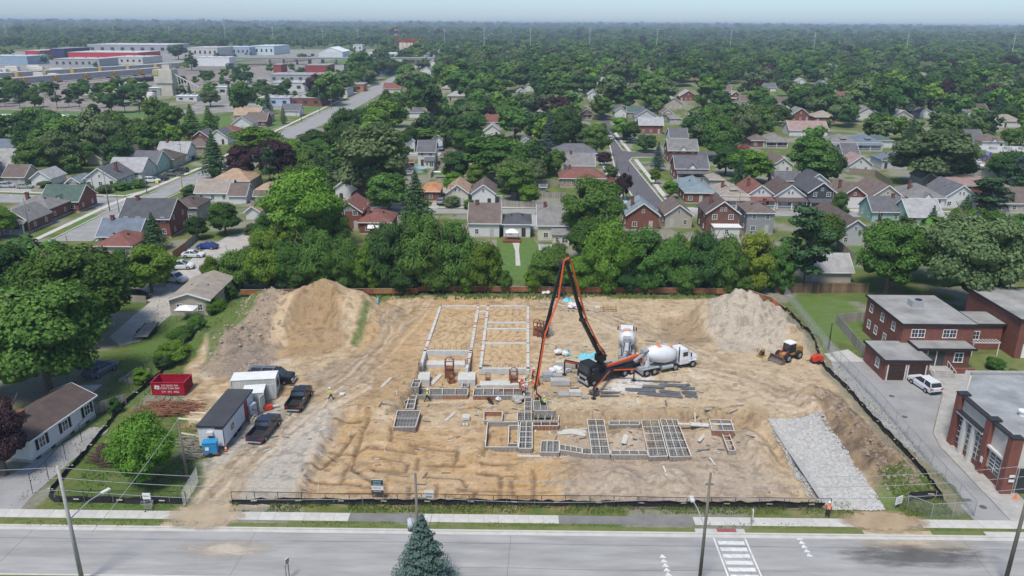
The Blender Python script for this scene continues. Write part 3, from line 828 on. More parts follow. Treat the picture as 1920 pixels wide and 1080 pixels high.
def house(label,xl,xr,yb,depth,h,roof,rc,wc,feats='',rot=0.0,wc2=None,cat='house',name='house',rise=None,z=0.0,group=None,pos=None,w=None):
 if pos is None:
  a,b = G(xl,yb,z),G(xr,yb,z)
  w = w or (b - a).length; c = (a + b) / 2
 else: c = Vector(pos)
 F = set(feats.split())
 t = thing(name,label,cat,(c.x,c.y,z),R(rot),group)
 D = depth; hw = w / 2; oh = .38
 ridge = roof[-1] if roof[-1] in 'xy' and roof[:-1] in ('gable','hip') else ('x' if w > D else 'y')
 kind = roof.rstrip('xy') if roof not in ('flat','pyr') else roof
 span = D if ridge == 'x' else w
 rs = rise if rise is not None else min(span * .36,3.4)
 if kind in ('hip','pyr'): rs = rise if rise is not None else min(span * .28,2.8)
 wm,rm = wallm(wc),roofm(rc)
 m = MB(); m.b2(-hw,hw,0,D,-.1,h)
 if kind == 'gable':
  if ridge == 'y':
   for y in (0,D - .12): m.add([(-hw,y,h),(hw,y,h),(0,y,h + rs),(-hw,y + .12,h),(hw,y + .12,h),(0,y + .12,h + rs)],[(0,1,2),(5,4,3),(0,2,5,3),(2,1,4,5)],1)
  else:
   for x in (-hw,hw - .12): m.add([(x,0,h),(x,D,h),(x,D / 2,h + rs),(x + .12,0,h),(x + .12,D,h),(x + .12,D / 2,h + rs)],[(2,1,0),(3,4,5),(0,3,5,2),(1,2,5,4)],1)
 m.build('wall',[wm,wallm(wc2) if wc2 else wm],t)
 if not {'nofound'} & F: MB().b2(-hw - .03,hw + .03,-.03,D + .03,-.1,.35).build('foundation',M_CONW,t)
 r = MB(); th = .16
 e = rs * oh / (span / 2)
 if kind == 'gable':
  if ridge == 'y':
   for s in (-1,1):
    X0,X1 = s * (hw + oh),0
    vs = [(X0,-oh,h - e),(X1,-oh,h + rs),(X1,D + oh,h + rs),(X0,D + oh,h - e)]
    vs += [(a,b,c + th) for a,b,c in vs]
    r.add(vs,[(0,1,2,3),(7,6,5,4),(0,4,5,1),(1,5,6,2),(2,6,7,3),(3,7,4,0)])
   fr = MB()
   for s in (-1,1): fr.beam((s * (hw + oh),-oh - .03,h - e + .06),(0,-oh - .03,h + rs + .06),.06,.24)
   fr.build('bargeboard',M_TRIM,t)
  else:
   for s in (0,1):
    Y0 = -oh if s == 0 else D + oh
    vs = [(-hw - oh,Y0,h - e),(-hw - oh,D / 2,h + rs),(hw + oh,D / 2,h + rs),(hw + oh,Y0,h - e)]
    vs += [(a,b,c + th) for a,b,c in vs]
    r.add(vs,[(0,1,2,3),(7,6,5,4),(0,4,5,1),(1,5,6,2),(2,6,7,3),(3,7,4,0)])
   MB().b2(-hw - oh,hw + oh,-oh - .08,-oh,h - e - .02,h - e + .16).build('gutter',M_TRIM,t)
   for s in (-1,1):
    bb = MB(); bb.beam((s * (hw + oh + .03),-oh,h - e + .06),(s * (hw + oh + .03),D / 2,h + rs + .06),.06,.24); bb.beam((s * (hw + oh + .03),D + oh,h - e + .06),(s * (hw + oh + .03),D / 2,h + rs + .06),.06,.24); bb.build('bargeboard',M_TRIM,t)
 elif kind in ('hip','pyr'):
  k = min(w,D) / 2 if kind == 'pyr' or True else 0
  if w >= D: A,B = (-hw + D / 2 * .9,D / 2,h + rs),(hw - D / 2 * .9,D / 2,h + rs)
  else: A,B = (0,w / 2 * .9,h + rs),(0,D - w / 2 * .9,h + rs)
  if kind == 'pyr': A = B = (0,D / 2,h + rs)
  c0 = [(-hw - oh,-oh,h),(hw + oh,-oh,h),(hw + oh,D + oh,h),(-hw - oh,D + oh,h)]
  vs = [(a,b,c - .02) for a,b,c in c0] + [(a,b,c + .14) for a,b,c in c0] + [A,B]
  fs = [(3,2,1,0),(0,1,5,4),(1,2,6,5),(2,3,7,6),(3,0,4,7)]
  if w >= D or kind == 'pyr': fs += [(4,5,9,8),(5,6,9),(6,7,8,9),(7,4,8)]
  else: fs += [(4,5,8),(5,6,9,8),(6,7,9),(7,4,8,9)]
  r.add(vs,fs)
  MB().b2(-hw - oh - .06,hw + oh + .06,-oh - .07,-oh - .005,h - .06,h + .12).build('gutter',M_TRIM,t)
 else:
  r.b2(-hw - .15,hw + .15,-.15,D + .15,h - .02,h + .12)
  MB().b2(-hw - .2,hw + .2,-.2,-.12,h - .1,h + .28).b2(-hw - .2,-hw - .12,-.12,D + .2,h - .1,h + .28).b2(hw + .12,hw + .2,-.12,D + .2,h - .1,h + .28).b2(-hw - .12,hw + .12,D + .12,D + .2,h - .1,h + .28).build('parapet',M_CONW,t)
 ro = r.build('roof',rm,t)
 rh = h + rs if kind != 'flat' else h + .1
 # openings
 p = ppm((xl + xr) / 2,yb) if pos is None else 8
 det = p > 5.0
 flo = [1.55] if h < 4.4 else [1.55,4.3]
 n = max(1,int(w / 2.7))
 rj = random.Random(int(xl * 7 + yb)) if pos is None else random.Random(int(c.x * 7))
 slots = [(-hw + w * (i + .5) / n) for i in range(n)]
 dslot = rj.randrange(n) if 'nodoor' not in F and 'gdoor' not in F and n > 1 else -1
 for fi,z0 in enumerate(flo):
  for i,x in enumerate(slots):
   if fi == 0 and 'gdoor' in F and abs(x) < 1.6: continue
   if fi == 0 and i == dslot: obj('door',rj.choice([ME_DOOR,ME_DOORD]),t,(x,0,.3),math.pi); continue
   if 'nowin' not in F: win(t,x,0,z0,0,.85,rj.choice([1,1.25]),det)
 if 'gdoor' in F: obj('garage_door',ME_GD,t,(0,0,0),math.pi,(min(1.0,w / 3.2),1,1))
 if kind == 'gable' and ridge == 'y' and rs > 1.8 and 'nowin' not in F:
  for dx in ((-.5,.5) if 'twin' in F else (0,)): win(t,dx,0,h + rs * .32,0,.6,1 if 'twin' not in F else .9,det)
 if det and 'nowin' not in F:
  ns = max(1,int(D / 3.6)); sx = -1 if c.x > 0 else 1
  for z0 in flo:
   for i in range(ns): win(t,sx * hw,D * (i + .5) / ns,z0,3 if sx < 0 else 1,.75,1,True)
 if det and 'nowin' not in F and kind != 'flat':
  for k in range(2): obj('roof_vent',ME_VENT,ro,(-hw * .4 + k * hw * .8,D * .5 - .6,rh - (1.0 if ridge == 'x' or kind != 'gable' else abs(-hw * .4) / hw * rs + .05) * (1 if kind == 'gable' else .55)))
 if 'chimney' in F or 'chimneyr' in F:
  s = 1 if 'chimneyr' in F else -1
  q = obj('chimney',MB().b2(-.35,.35,-.3,.3,-2.2,.75).b2(-.42,.42,-.37,.37,.75,.88).mesh('chimney',M_DBRICK),ro,(s * hw * .55,D * .45,rh))
 if 'dormer' in F:
  dm = MB(); dm.b2(-.95,.95,D * .12,D * .45,h + .3,h + 1.35); dm.build('dormer',wm,ro)
  rr_ = MB(); rr_.add([(-1.2,D * .08,h + 1.3),(1.2,D * .08,h + 1.3),(1.2,D * .5,h + 1.9),(-1.2,D * .5,h + 1.9),(-1.2,D * .08,h + 1.42),(1.2,D * .08,h + 1.42),(1.2,D * .5,h + 2.02),(-1.2,D * .5,h + 2.02)],[(3,2,1,0),(4,5,6,7),(0,1,5,4),(1,2,6,5),(2,3,7,6),(3,0,4,7)]); rr_.build('dormer_roof',rm,ro)
  MB().b2(-.6,.6,D * .12 - .03,D * .12 + .02,h + .65,h + 1.15).build('dormer_window',M_GLASS,ro)
 if 'fgable' in F:       # small decorative front gable
  g2 = MB(); g2.add([(-1.5,-.25,h - .2),(1.5,-.25,h - .2),(0,-.25,h + 1.35),(-1.5,D * .4,h - .2),(1.5,D * .4,h - .2),(0,D * .4,h + 1.35)],[(0,1,2),(5,4,3),(0,2,5,3),(1,4,5,2)]); g2.build('front_gable',M_WHITE,t)
  g3 = MB()
  for s in (-1,1): g3.beam((s * 1.8,D * .18,h - .42),(0,D * .18,h + 1.5),.0 + D * .44 * 2,.12) if False else g3.add([(s * 1.75,-.5,h - .45),(0,-.5,h + 1.42),(0,D * .42,h + 1.42),(s * 1.75,D * .42,h - .45),(s * 1.75,-.5,h - .33),(0,-.5,h + 1.56),(0,D * .42,h + 1.56),(s * 1.75,D * .42,h - .33)],[(0,1,2,3),(7,6,5,4),(0,4,5,1),(1,5,6,2),(2,6,7,3),(3,7,4,0)])
  g3.build('front_gable_roof',rm,t)
 if 'porch' in F:
  pw = w * .96; pr = MB(); pr.add([(-pw / 2 - .2,-2.2,2.35),(pw / 2 + .2,-2.2,2.35),(pw / 2 + .2,-.02,3.0),(-pw / 2 - .2,-.02,3.0),(-pw / 2 - .2,-2.2,2.5),(pw / 2 + .2,-2.2,2.5),(pw / 2 + .2,-.02,3.15),(-pw / 2 - .2,-.02,3.15)],[(3,2,1,0),(4,5,6,7),(0,1,5,4),(1,2,6,5),(2,3,7,6),(3,0,4,7)])
  po = pr.build('porch_roof',rm,t)
  MB().b2(-pw / 2,pw / 2,-2.0,-.03,-.1,.45).build('porch_floor',M_CONW,t)
  for x in (-pw / 2 + .15,0,pw / 2 - .15): MB().b2(x - .1,x + .1,-1.95,-1.75,.45,2.42).build('porch_post',M_WHITE,t)
  rl_ = MB().b2(-pw / 2 + .3,pw / 2 - .3,-1.9,-1.84,1.15,1.22)
  for i in range(int(pw / .3)): rl_.b2(-pw / 2 + .3 + i * .3,-pw / 2 + .34 + i * .3,-1.9,-1.85,.5,1.15)
  rl_.build('railing',M_WHITE,t)
 if 'addition' in F:
  MB().b2(-hw * .1,hw * .98,-3.2,-.02,-.1,2.4).build('addition',wm,t)
  MB().add([(-hw * .1 - .25,-3.5,2.35),(hw + .2,-3.5,2.35),(hw + .2,-.03,3.1),(-hw * .1 - .25,-.03,3.1),(-hw * .1 - .25,-3.5,2.5),(hw + .2,-3.5,2.5),(hw + .2,-.03,3.25),(-hw * .1 - .25,-.03,3.25)],[(3,2,1,0),(4,5,6,7),(0,1,5,4),(1,2,6,5),(2,3,7,6),(3,0,4,7)]).build('addition_roof',rm,t)
  win(t,hw * .2,-3.2,1.4,0,.7); win(t,hw * .7,-3.2,1.3,0,1.0,1.4)
 if 'awning' in F:
  MB().add([(-1.6,-1.4,1.9),(1.6,-1.4,1.9),(1.6,-.03,2.5),(-1.6,-.03,2.5),(-1.6,-1.4,1.75),(1.6,-1.4,1.75),(1.6,-.03,2.4),(-1.6,-.03,2.4)],[(0,1,2,3),(7,6,5,4),(0,4,5,1),(1,5,6,2),(2,6,7,3),(3,7,4,0)]).build('awning',M_WHITE,t)
 if 'whiteroof' in F:
  MB().b2(-hw * .6,hw * .9,-3.0,-.02,-.1,2.5).build('addition',M_OFF,t); MB().b2(-hw * .7,hw,-3.3,-.03,2.5,2.68).build('addition_roof',M_WHITE,t)
  win(t,hw * .1,-3.0,1.5,0,.8)
 if 'dish' in F: MB().cyl((hw * .5,D * .4,rh - .3),.04,.8).cyl((hw * .5,D * .4 - .1,rh + .2),.45,.05,12,0,None,'y').build('satellite_dish',M_STEEL,ro)
 HOUSES.append((t,c.copy(),w,D,label,rh))
 return t
HL = [
# hedge row, backs towards the site
('red brick house with maroon gable roof at the left end of the hedge row',632,680,432,10,4.6,'gabley','maroon','brick','',0,'greyw'),
('low red brick bungalow with maroon hip roof and white awning',674,734,440,9,2.9,'hip','maroon','brick','chimney awning'),
('white rear walled house under a long brown gable roof left of the backyard path',880,936,446,10,3.6,'gablex','brown','white','chimney'),
('white cottage with dark charcoal pyramid roof behind the garden path',944,994,446,9,3.2,'pyr','dgrey','white','',0),
('big beige roofed white house with rear addition and tall white chimney',1009,1066,453,10,3.9,'gablex','grey','cream','addition chimney'),
('red brick house with blue green metal gable roof at the street corner',1174,1234,432,9,3.8,'gabley','bluegrey','brick','chimney'),
('house with plain brown gable roof right of the street end',1246,1296,428,10,3.4,'gabley','brown','beige',''),
('two storey dark red brick house with white roofed rear addition',1322,1382,440,9,5.2,'gabley','dbrown','dbrick','chimney whiteroof twin'),
('tall grey brick house with brown hip roof and stone chimney',1398,1448,440,9,5.2,'hip','brown','greyw','chimneyr',0),
('long low grey house with plank fence behind the big pine',1568,1632,462,19,3.3,'gabley','dbrown','lgrey',''),
('mint green house with grey roof above the round maple',1634,1692,418,8,3.0,'gablex','slate','mint','chimneyr'),
('mint green house with pale grey roof among spruces',1702,1762,428,9,3.0,'gablex','lgrey','mint',''),
# front row across the street
('grey roofed white house beside the big willow on the left',630,672,378,9,4.0,'gabley','grey','white','',0),
('low house with wide maroon roof and deep porch behind the street tree',662,705,383,8,2.8,'hip','maroon','cream','porch'),
('small white cottage hidden behind the street tree',712,752,384,8,2.8,'hip','beige','white',''),
('brick bungalow with bright orange roof beside the driveway',792,824,378,10,2.8,'hip','orange','brick',''),
('cream clapboard house with tan gable roof and twin attic windows',838,878,387,11,3.8,'gabley','tan','cream','twin'),
('white clapboard gable house with brown roof beside the white driveway',885,928,388,11,3.8,'gabley','brown','white',''),
('brick bungalow with half grey half maroon roof',1050,1134,352,9,2.8,'hip','maroon','tanbrick','chimney'),
('bungalow with white side wall and grey roof in the middle of the block',1058,1114,327,9,3.0,'gablex','grey','white','chimney'),
('long low house with dark slate hip roof',1036,1118,302,10,2.8,'hip','slate','tanbrick',''),
('long brick bungalow with pale blue grey metal hip roof',1284,1342,382,17,3.0,'hip','bluegrey','brick',''),
('white house with grey hip roof and small front dormer',1350,1402,390,13,3.3,'hip','beige','white','dormer porch chimney'),
('house with reddish roof, white gable and brown porch roof',1398,1450,390,12,3.5,'gabley','maroon','white','porch chimney twin'),
('dark brown roofed house with white gable and white porch columns',1450,1508,392,12,3.5,'gabley','dbrown','white','porch twin'),
('charcoal two storey house with black gable roof and porch',1512,1562,394,12,4.8,'gabley','dgrey','char','porch'),
('beige garage with dark roof and white verge behind the charcoal house',1506,1556,362,9,2.8,'gabley','dgrey','beige','nowin',0,'white','garage','garage'),
('brick faced house with brown gable and white trim',1572,1626,392,12,3.2,'gabley','brown','white','chimney',0,'brick'),
('beige brick house with brown roof and small white awning',1632,1688,390,13,3.2,'gabley','brown','beige','awning',0,'beige'),
('white bungalow with grey hip roof and little white front gable',1702,1768,392,12,3.0,'hip','grey','white','fgable chimney'),
('white house with dark slate gable roof behind the fir',1768,1828,392,12,3.3,'gabley','slate','white','twin'),
('small grey roofed rear house with round attic vent',1728,1752,352,8,3.0,'gabley','grey','beige',''),
('brick house with slate cross gable roof at the street bend',1266,1326,338,9,3.8,'gablex','slate','brick','fgable porch'),
('taller brown brick house with grey roof beside the blue spruce',1253,1306,306,9,4.6,'gablex','grey','dbrick','fgable'),
('weathered beige garage roof left of the maple',1330,1356,352,7,2.4,'hip','beige','beige','nowin',0,None,'garage','garage'),
# left group by the main street
('two storey brick house with wide dark navy roof by the main street',230,322,446,10,4.6,'gablex','dgrey','brick','chimney'),
('low house with ribbed blue grey metal roof',186,262,464,8,2.6,'gablex','blue','greyw','chimney'),
('low house with maroon hip roof behind the left maple',182,250,484,9,2.6,'hip','maroon','beige',''),
('house with brown hip roof and grey stone wall beside the navy roof',318,372,418,9,3.8,'hip','dbrown','greyw',''),
('brick bungalow with grey green hip roof and corner porch',24,96,415,9,3.0,'hip','grey','brick','chimney porch'),
('brick bungalow with dark green roof and mint gable',80,150,398,9,3.0,'gablex','green','brick','fgable'),
('grey gabled cottage with white porch posts at the left edge',2,58,436,9,2.8,'gabley','grey','dbrick','porch'),
('long white house with grey brown gable roof and three windows',368,432,380,8,2.8,'gablex','beige','white','nodoor'),
('attached single garage with brown roof and white door',430,462,382,7,2.3,'gablex','brown','white','gdoor nowin',0,None,'garage','garage'),
('wide house with orange tan hip roof behind the white one',396,470,358,11,2.9,'hip','tan','lgrey','nodoor'),
('small garage with orange tan hip roof',482,516,372,7,2.5,'hip','tan','lgrey','nowin',0,None,'garage','garage'),
('little white garden shed with brown roof behind a board fence',478,501,380,3,2.0,'gablex','brown','white','nowin',0,None,'shed','shed'),
('garage with faded orange roof at the top of the gravel lane',462,488,414,7,2.4,'gabley','tan','white','nowin',0,None,'garage','garage'),
('house with dark maroon roof under the maple by the lane',498,545,428,9,2.8,'gabley','dbrown','beige',''),
('cottage with grey roof, white front gable and red chimney at the corner',158,222,354,11,2.7,'gabley','slate','white','chimneyr'),
('small garage with mint roof and white door beside the corner cottage',126,152,357,7,2.3,'gabley','bluegrey','brick','gdoor nowin',0,'white','garage','garage'),
('white garage with pale blue gable roof',60,98,350,8,2.5,'gabley','lgrey','white','gdoor nowin',0,None,'garage','garage'),
('brown roofed double garage with dark door',8,48,346,8,2.4,'gablex','brown','beige','nowin',0,None,'garage','garage'),
('low white house with pale grey gable roof behind the corner cottage',205,268,338,10,2.8,'gablex','lgrey','white',''),
('pale green house with slate roof and porch by parked cars',236,296,326,10,3.2,'gablex','slate','mint',''),
('beige house with brown hip roof behind the parked pickups',272,328,315,10,2.9,'hip','dbrown','beige','chimney'),
('white house with white roof and hedge by the main street',296,352,304,9,3.2,'gablex','lgrey','white','chimney'),
('brown brick bungalow with grey brown roof behind the hedge',344,392,290,9,2.9,'hip','brown','tanbrick','chimney'),
('red brick gabled house with white circle ornament',364,392,272,9,3.4,'gabley','slate','brick',''),
('blue grey gabled house with white front by the spruce top',392,428,272,9,3.2,'gabley','slate','white','twin'),
('brown house with red brown roof beside the bright maple',412,446,262,9,3.2,'hip','maroon','tanbrick',''),
('white gabled house with grey roof in the left street row',436,474,245,8,3.0,'gabley','grey','white',''),
('house with brown roof and white peak near the cone tree',462,500,238,9,2.9,'gablex','brown','brick',''),
('brick gable house with grey roof and two attic windows',480,506,230,8,3.4,'gabley','slate','tanbrick','twin'),
('long house with light orange roof',440,488,226,8,2.8,'gablex','tan','tanbrick',''),
('dark roofed white house beside the cone cedar',528,562,218,8,3.0,'gablex','slate','white',''),
('small cream shed with brown roof in the backyard',242,260,290,4,2.2,'gabley','brown','cream','nowin',0,None,'shed','shed'),
('brown roofed garage behind the corner cottage hedge',165,192,310,6,2.2,'gabley','brown','cream','nowin',0,None,'garage','garage'),
('low house with blue roof at the left edge',-10,32,296,9,2.8,'gablex','blue','white',''),
('low house with pale roof and brick wall at the left edge',-10,30,316,9,2.6,'gablex','lgrey','brick',''),
('pale blue garage with grey green roof left of the round tree',2,34,332,7,2.6,'gablex','lgrey','sky','nowin',0,None,'garage','garage'),
# middle
('white two storey house with dark roof above the round pool',784,816,312,9,5.0,'gablex','slate','white','addition'),
('tan brick cottage with brown hip roof and green back lawn',826,858,311,9,3.0,'hip','brown','tanbrick','dish'),
('white gabled house left of the two storey house',760,778,284,9,4.2,'gabley','slate','white',''),
('narrow white house with grey roof and blue car in front',812,830,280,9,4.2,'gabley','grey','white',''),
('house with red brown roof in front of the purple maple',911,937,240,8,2.8,'gablex','maroon','tanbrick',''),
('white gabled house with a garage left of the tall spruce',1002,1022,226,8,3.0,'gabley','lgrey','white',''),
('narrow white garage with grey roof left of the blue spruce',978,994,280,9,3.4,'gabley','slate','white','nowin',0,None,'garage','garage'),
('white bungalow with pale roof poking out over the big maple',908,938,258,9,3.0,'gabley','lgrey','white',''),
('white cottage behind the left dark pine',768,794,222,8,3.0,'hip','slate','white',''),
('white gabled house on the far side of the cross street',1072,1088,190,8,3.4,'gabley','slate','white',''),
('little white house with pale roof right of it',1102,1120,186,8,3.0,'gabley','lgrey','white',''),
('brown gabled house with porch behind the leafy street tree',1090,1110,224,9,3.4,'gabley','dbrown','dbrick','porch'),
('house with steep grey roof and white twin window gable',1152,1174,222,9,3.6,'gabley','slate','white','twin'),
('house with wide green roof',1176,1206,220,7,2.8,'gablex','green','tanbrick',''),
('house with grey roof and white eaves behind the brick one',1190,1232,232,9,3.4,'gabley','slate','lgrey',''),
('square brick house with light grey roof',1198,1242,252,8,4.2,'gablex','lgrey','brick',''),
('cream gabled house with brown roof and porch',1240,1262,224,9,3.0,'gabley','brown','cream','porch'),
('low house with grey hip roof right of the cream one',1256,1276,232,9,2.6,'hip','grey','beige',''),
('house with slate roof and white dormer behind the spruce',1256,1288,272,9,3.0,'gablex','slate','white',''),
# right middle
('brick bungalow with reddish hip roof beside the red car',1408,1440,277,9,2.8,'hip','brown','dbrick',''),
('brown brick bungalow with grey hip roof and open porch',1432,1474,277,10,2.8,'hip','grey','dbrick','porch'),
('long house with pink brown gable roof behind the maple',1480,1550,256,10,2.8,'gablex','pink','white',''),
('square beige house with grey pyramid roof and dark dormer',1558,1604,283,12,3.2,'pyr','grey','tanbrick','dormer porch'),
('square house with blue grey pyramid roof and white dormer',1604,1650,283,12,3.2,'pyr','blue','lgrey','dormer porch'),
('house with green pyramid roof and white front',1645,1672,278,11,3.0,'pyr','green','white',''),
('white rear house with grey cross gables in the jumble of roofs',1590,1632,325,9,3.0,'gabley','pink','white',''),
('house with dark roof left of the jumble of roofs',1580,1608,306,9,3.2,'gablex','slate','lgrey',''),
('house with sharp blue grey hip roof in front of the big willow',1652,1700,318,9,3.2,'pyr','blue','lgrey',''),
('brown and white house left of the dark double maple',1448,1484,325,14,2.8,'gabley','brown','white',''),
('grey roofed long garage behind a board fence',1450,1500,352,6,2.3,'gablex','slate','greyw','nowin',0,None,'garage','garage'),
('house with slate roof beside the brown hip roof on the right',1812,1842,276,10,3.0,'gablex','slate','white',''),
('house with brown hip roof and white gable on the right',1840,1882,280,10,3.0,'hip','brown','white','fgable'),
('long beige apartment house with white windows at the right edge',1870,1990,400,9,2.8,'gablex','brown','beige','nodoor'),
('plain brick commercial block with flat roof on the right',1800,1884,380,16,4.6,'flat','pink','brick','nowin nofound'),
('small garage with pale ribbed roof behind the board fence',1512,1594,530,7,2.3,'gablex','lgrey','beige','nowin',0,None,'garage','garage'),
# peeking out of the far canopy
('brown gabled house with cream dormer deep in the right trees',1366,1390,192,9,3.6,'gabley','beige','dbrick','porch'),
('brown house roof just left of the dormer house',1352,1370,178,8,3.4,'gablex','brown','beige',''),
('white house with slate roof in the far right canopy',1430,1454,172,8,3.0,'gablex','slate','white',''),
('low brown roof right of the dormer house',1388,1406,198,8,2.6,'gablex','brown','white',''),
('pale blue white house above the bushy row',1494,1510,160,8,3,'gabley','lgrey','white',''),
('far white house beside an orange truck',1532,1552,166,8,3,'gabley','slate','white',''),
('tiny white house on the far right rise',1546,1564,132,9,3.5,'gabley','lgrey','white',''),
('white gabled house near the white warehouse',1722,1744,152,9,3.5,'gabley','pink','white',''),
('slate roofed house above the blue spruce on the right',1724,1744,222,8,3,'gabley','slate','white',''),
('brown gabled house among trees near the right edge',1816,1850,218,9,3,'gablex','dbrown','white',''),
('white house peeking out left of the fork of trees',968,984,182,9,3.2,'gabley','lgrey','white',''),
('grey roofed house in the dip of the middle canopy',982,1000,172,9,3.0,'gabley','grey','white',''),
('tan roofed house behind the big pine',828,846,174,9,3,'hip','beige','beige',''),
('pale roofed house beyond the cone spruce',798,814,164,9,3,'gablex','lgrey','white',''),
('orange brown roofed house by the dark dome tree',776,798,150,9,3,'gablex','tan','white',''),
('white peaked house with blue roof by the far street',790,808,140,9,4,'gabley','slate','white',''),
('tall grey roofed house beyond the far street',806,820,126,9,4.5,'gabley','slate','white',''),
('white house in the distant middle canopy',1010,1030,112,10,4,'gablex','lgrey','white',''),
('second white house in the distant middle canopy',1034,1046,110,10,4,'gabley','slate','white',''),
('red roofed house far off in the right canopy',1402,1412,120,10,4,'gabley','orange','brick',''),
('pale house at the far left behind the purple tree',18,34,112,12,4,'gabley','lgrey','white',''),
]
for L_ in HL:
 a = list(L_); kw = {}
 lab = a[0]
 args = a[:10]; rest = a[10:]
 if len(a) > 9: args = a[:9]; feats = a[9]; rest = a[10:]
 else: feats = ''
 rot = rest[0] if len(rest) > 0 else 0; wc2 = rest[1] if len(rest) > 1 else None
 cat = rest[2] if len(rest) > 2 else 'house'; nm = rest[3] if len(rest) > 3 else 'house'
 house(lab,*args[1:9],feats=feats,rot=rot,wc2=wc2,cat=cat,name=nm)
# beige outbuilding by the lane, white bungalow bottom left
def free_house(label,corners,h,rise,ridge,rc,wc,name='house',cat='house',feats=()):
 """corners: four ground pixels, front-left, front-right, back-right, back-left; ridge 'x' joins mid-left to mid-right"""
 P = [G(*c) for c in corners]; o = P[0].copy(); ex = (P[1] - P[0]); w = ex.length; ex.normalize(); ey = Vector((-ex.y,ex.x,0)); D = (P[3] - P[0]).dot(ey)
 rz = math.degrees(math.atan2(ex.y,ex.x)); mid = (P[0] + P[1]) / 2
 return house(label,0,0,0,D,h,'gable' + ridge,rc,wc,' '.join(feats),rz,pos=mid,w=w,name=name,cat=cat,rise=rise),w,D
sh_,w_,D_ = free_house('low grey beige workshop with shingled roof beside the gravel lane',[(321,592),(396,592),(428,548),(363,548)],2.9,1.1,'y','beige','beige','workshop','workshop',('nodoor',))
wb,w_,D_ = free_house('white siding bungalow with brown roof and black shutters',[(62,868),(180,782),(140,752),(10,838)],2.9,1.3,'x','dbrown','white','bungalow','house',('nodoor','nowin','chimney'))
for i,t_ in enumerate((.17,.52,.88)):
 x = -w_ / 2 + w_ * t_
 win(wb,x,-.02,1.7,0,.95,1.0)
 for s in (-1,1): MB().b2(x + s * .78 - .18,x + s * .78 + .18,-.07,-.005,1.05,2.35).build('shutter',M_BLACK,wb)
win(wb,w_ / 2,2.2,1.7,1,.8)
for x in (-w_ * .42,-w_ * .2,w_ * .1,w_ * .35): MB().b2(x - .35,x + .35,-.06,-.035,.05,.32).build('basement_window',M_GLASS,wb)
MB().b2(-w_ / 2,w_ / 2,-.05,-.005,0,.3).build('skirting',M_CONW,wb)
# more rooftops glimpsed between the crowns of the far blocks
GL = [(1130,160,'right of the paved street axis'),(1185,176,'beyond the green roof'),(1225,150,'in the right middle canopy'),(1290,190,'above the cross gable houses'),(1320,158,'left of the dormer house'),(1470,205,'above the pink roofed long house'),(1500,228,'just behind the pink roofed long house'),(1585,190,'above the pyramid roofs'),
(1625,225,'close behind the pyramid roofs'),(1660,180,'left of the white warehouse'),(1690,232,'behind the huge olive tree'),(1780,205,'left of the far brown gabled house'),(1890,240,'near the right edge trees'),(880,150,'left of the picture middle'),(930,165,'in the middle canopy'),(855,190,'behind the dark blue green tree'),(700,215,'between the main street and the big pine'),(735,175,'below the far main street'),(1060,140,'straight above the blue spruce'),(1400,150,'far above the dormer house'),(1545,232,'behind the big dark maple'),(1262,205,'behind the cream gabled house')]
g_ = random.Random(12)
GLAB = set()
for x_,y_,wh in GL:
 rc_,wc_,rt = g_.choice(['grey','slate','brown','lgrey','beige','maroon']),g_.choice(['white','white','cream','beige','brick']),g_.choice(['gabley','gablex','hip'])
 s_ = g_.uniform(9.5,12) * ppm(x_,y_) / 2
 nm_ = {'grey': 'grey','slate': 'slate','brown': 'brown','lgrey': 'pale grey','beige': 'tan','maroon': 'maroon'}[rc_]
 house(f"{nm_} roofed {wc_} {'hip roofed ' if rt == 'hip' else ''}house {wh}".replace('roofed brick','roofed red brick'),x_ - s_,x_ + s_,y_,10,3.2,rt,rc_,wc_,''); GLAB.add(HOUSES[-1][4])
# ------------------------------------------------------------------ road vehicles
PAINT = {}
def paint(k,c,rough=.28):
 return mat('paint_' + k,c,rough,.05,2,spec=.5,coat=.3)
PC = {'black': (.012,.013,.015),'white': (.66,.67,.68),'silver': (.38,.39,.40),'grey': (.13,.135,.14),'blue': (.02,.05,.28),'navy': (.02,.025,.05),'red': (.35,.02,.03),'green': (.30,.36,.30),'steel': (.16,.19,.24)}
M_LAMP = mat('headlamp_glass',(.6,.6,.58),.15,.05); M_TAIL = mat('tail_lamp_red',(.35,.015,.012),.3,.1)
wheelm = MB().cyl((0,0,0),.37,.25,16,0,None,'y').mesh('wheel',M_TYRE)
rimm = MB().cyl((0,0,0),.21,.27,10,0,None,'y').mesh('rim',M_RIM)
def ring(x,hw,z0,z1,top=.92):
 zm = z0 + (z1 - z0) * .62
 return [(x,-hw * .94,z0),(x,hw * .94,z0),(x,hw,zm),(x,hw * top,z1),(x,-hw * top,z1),(x,-hw,zm)]
CARM = {}
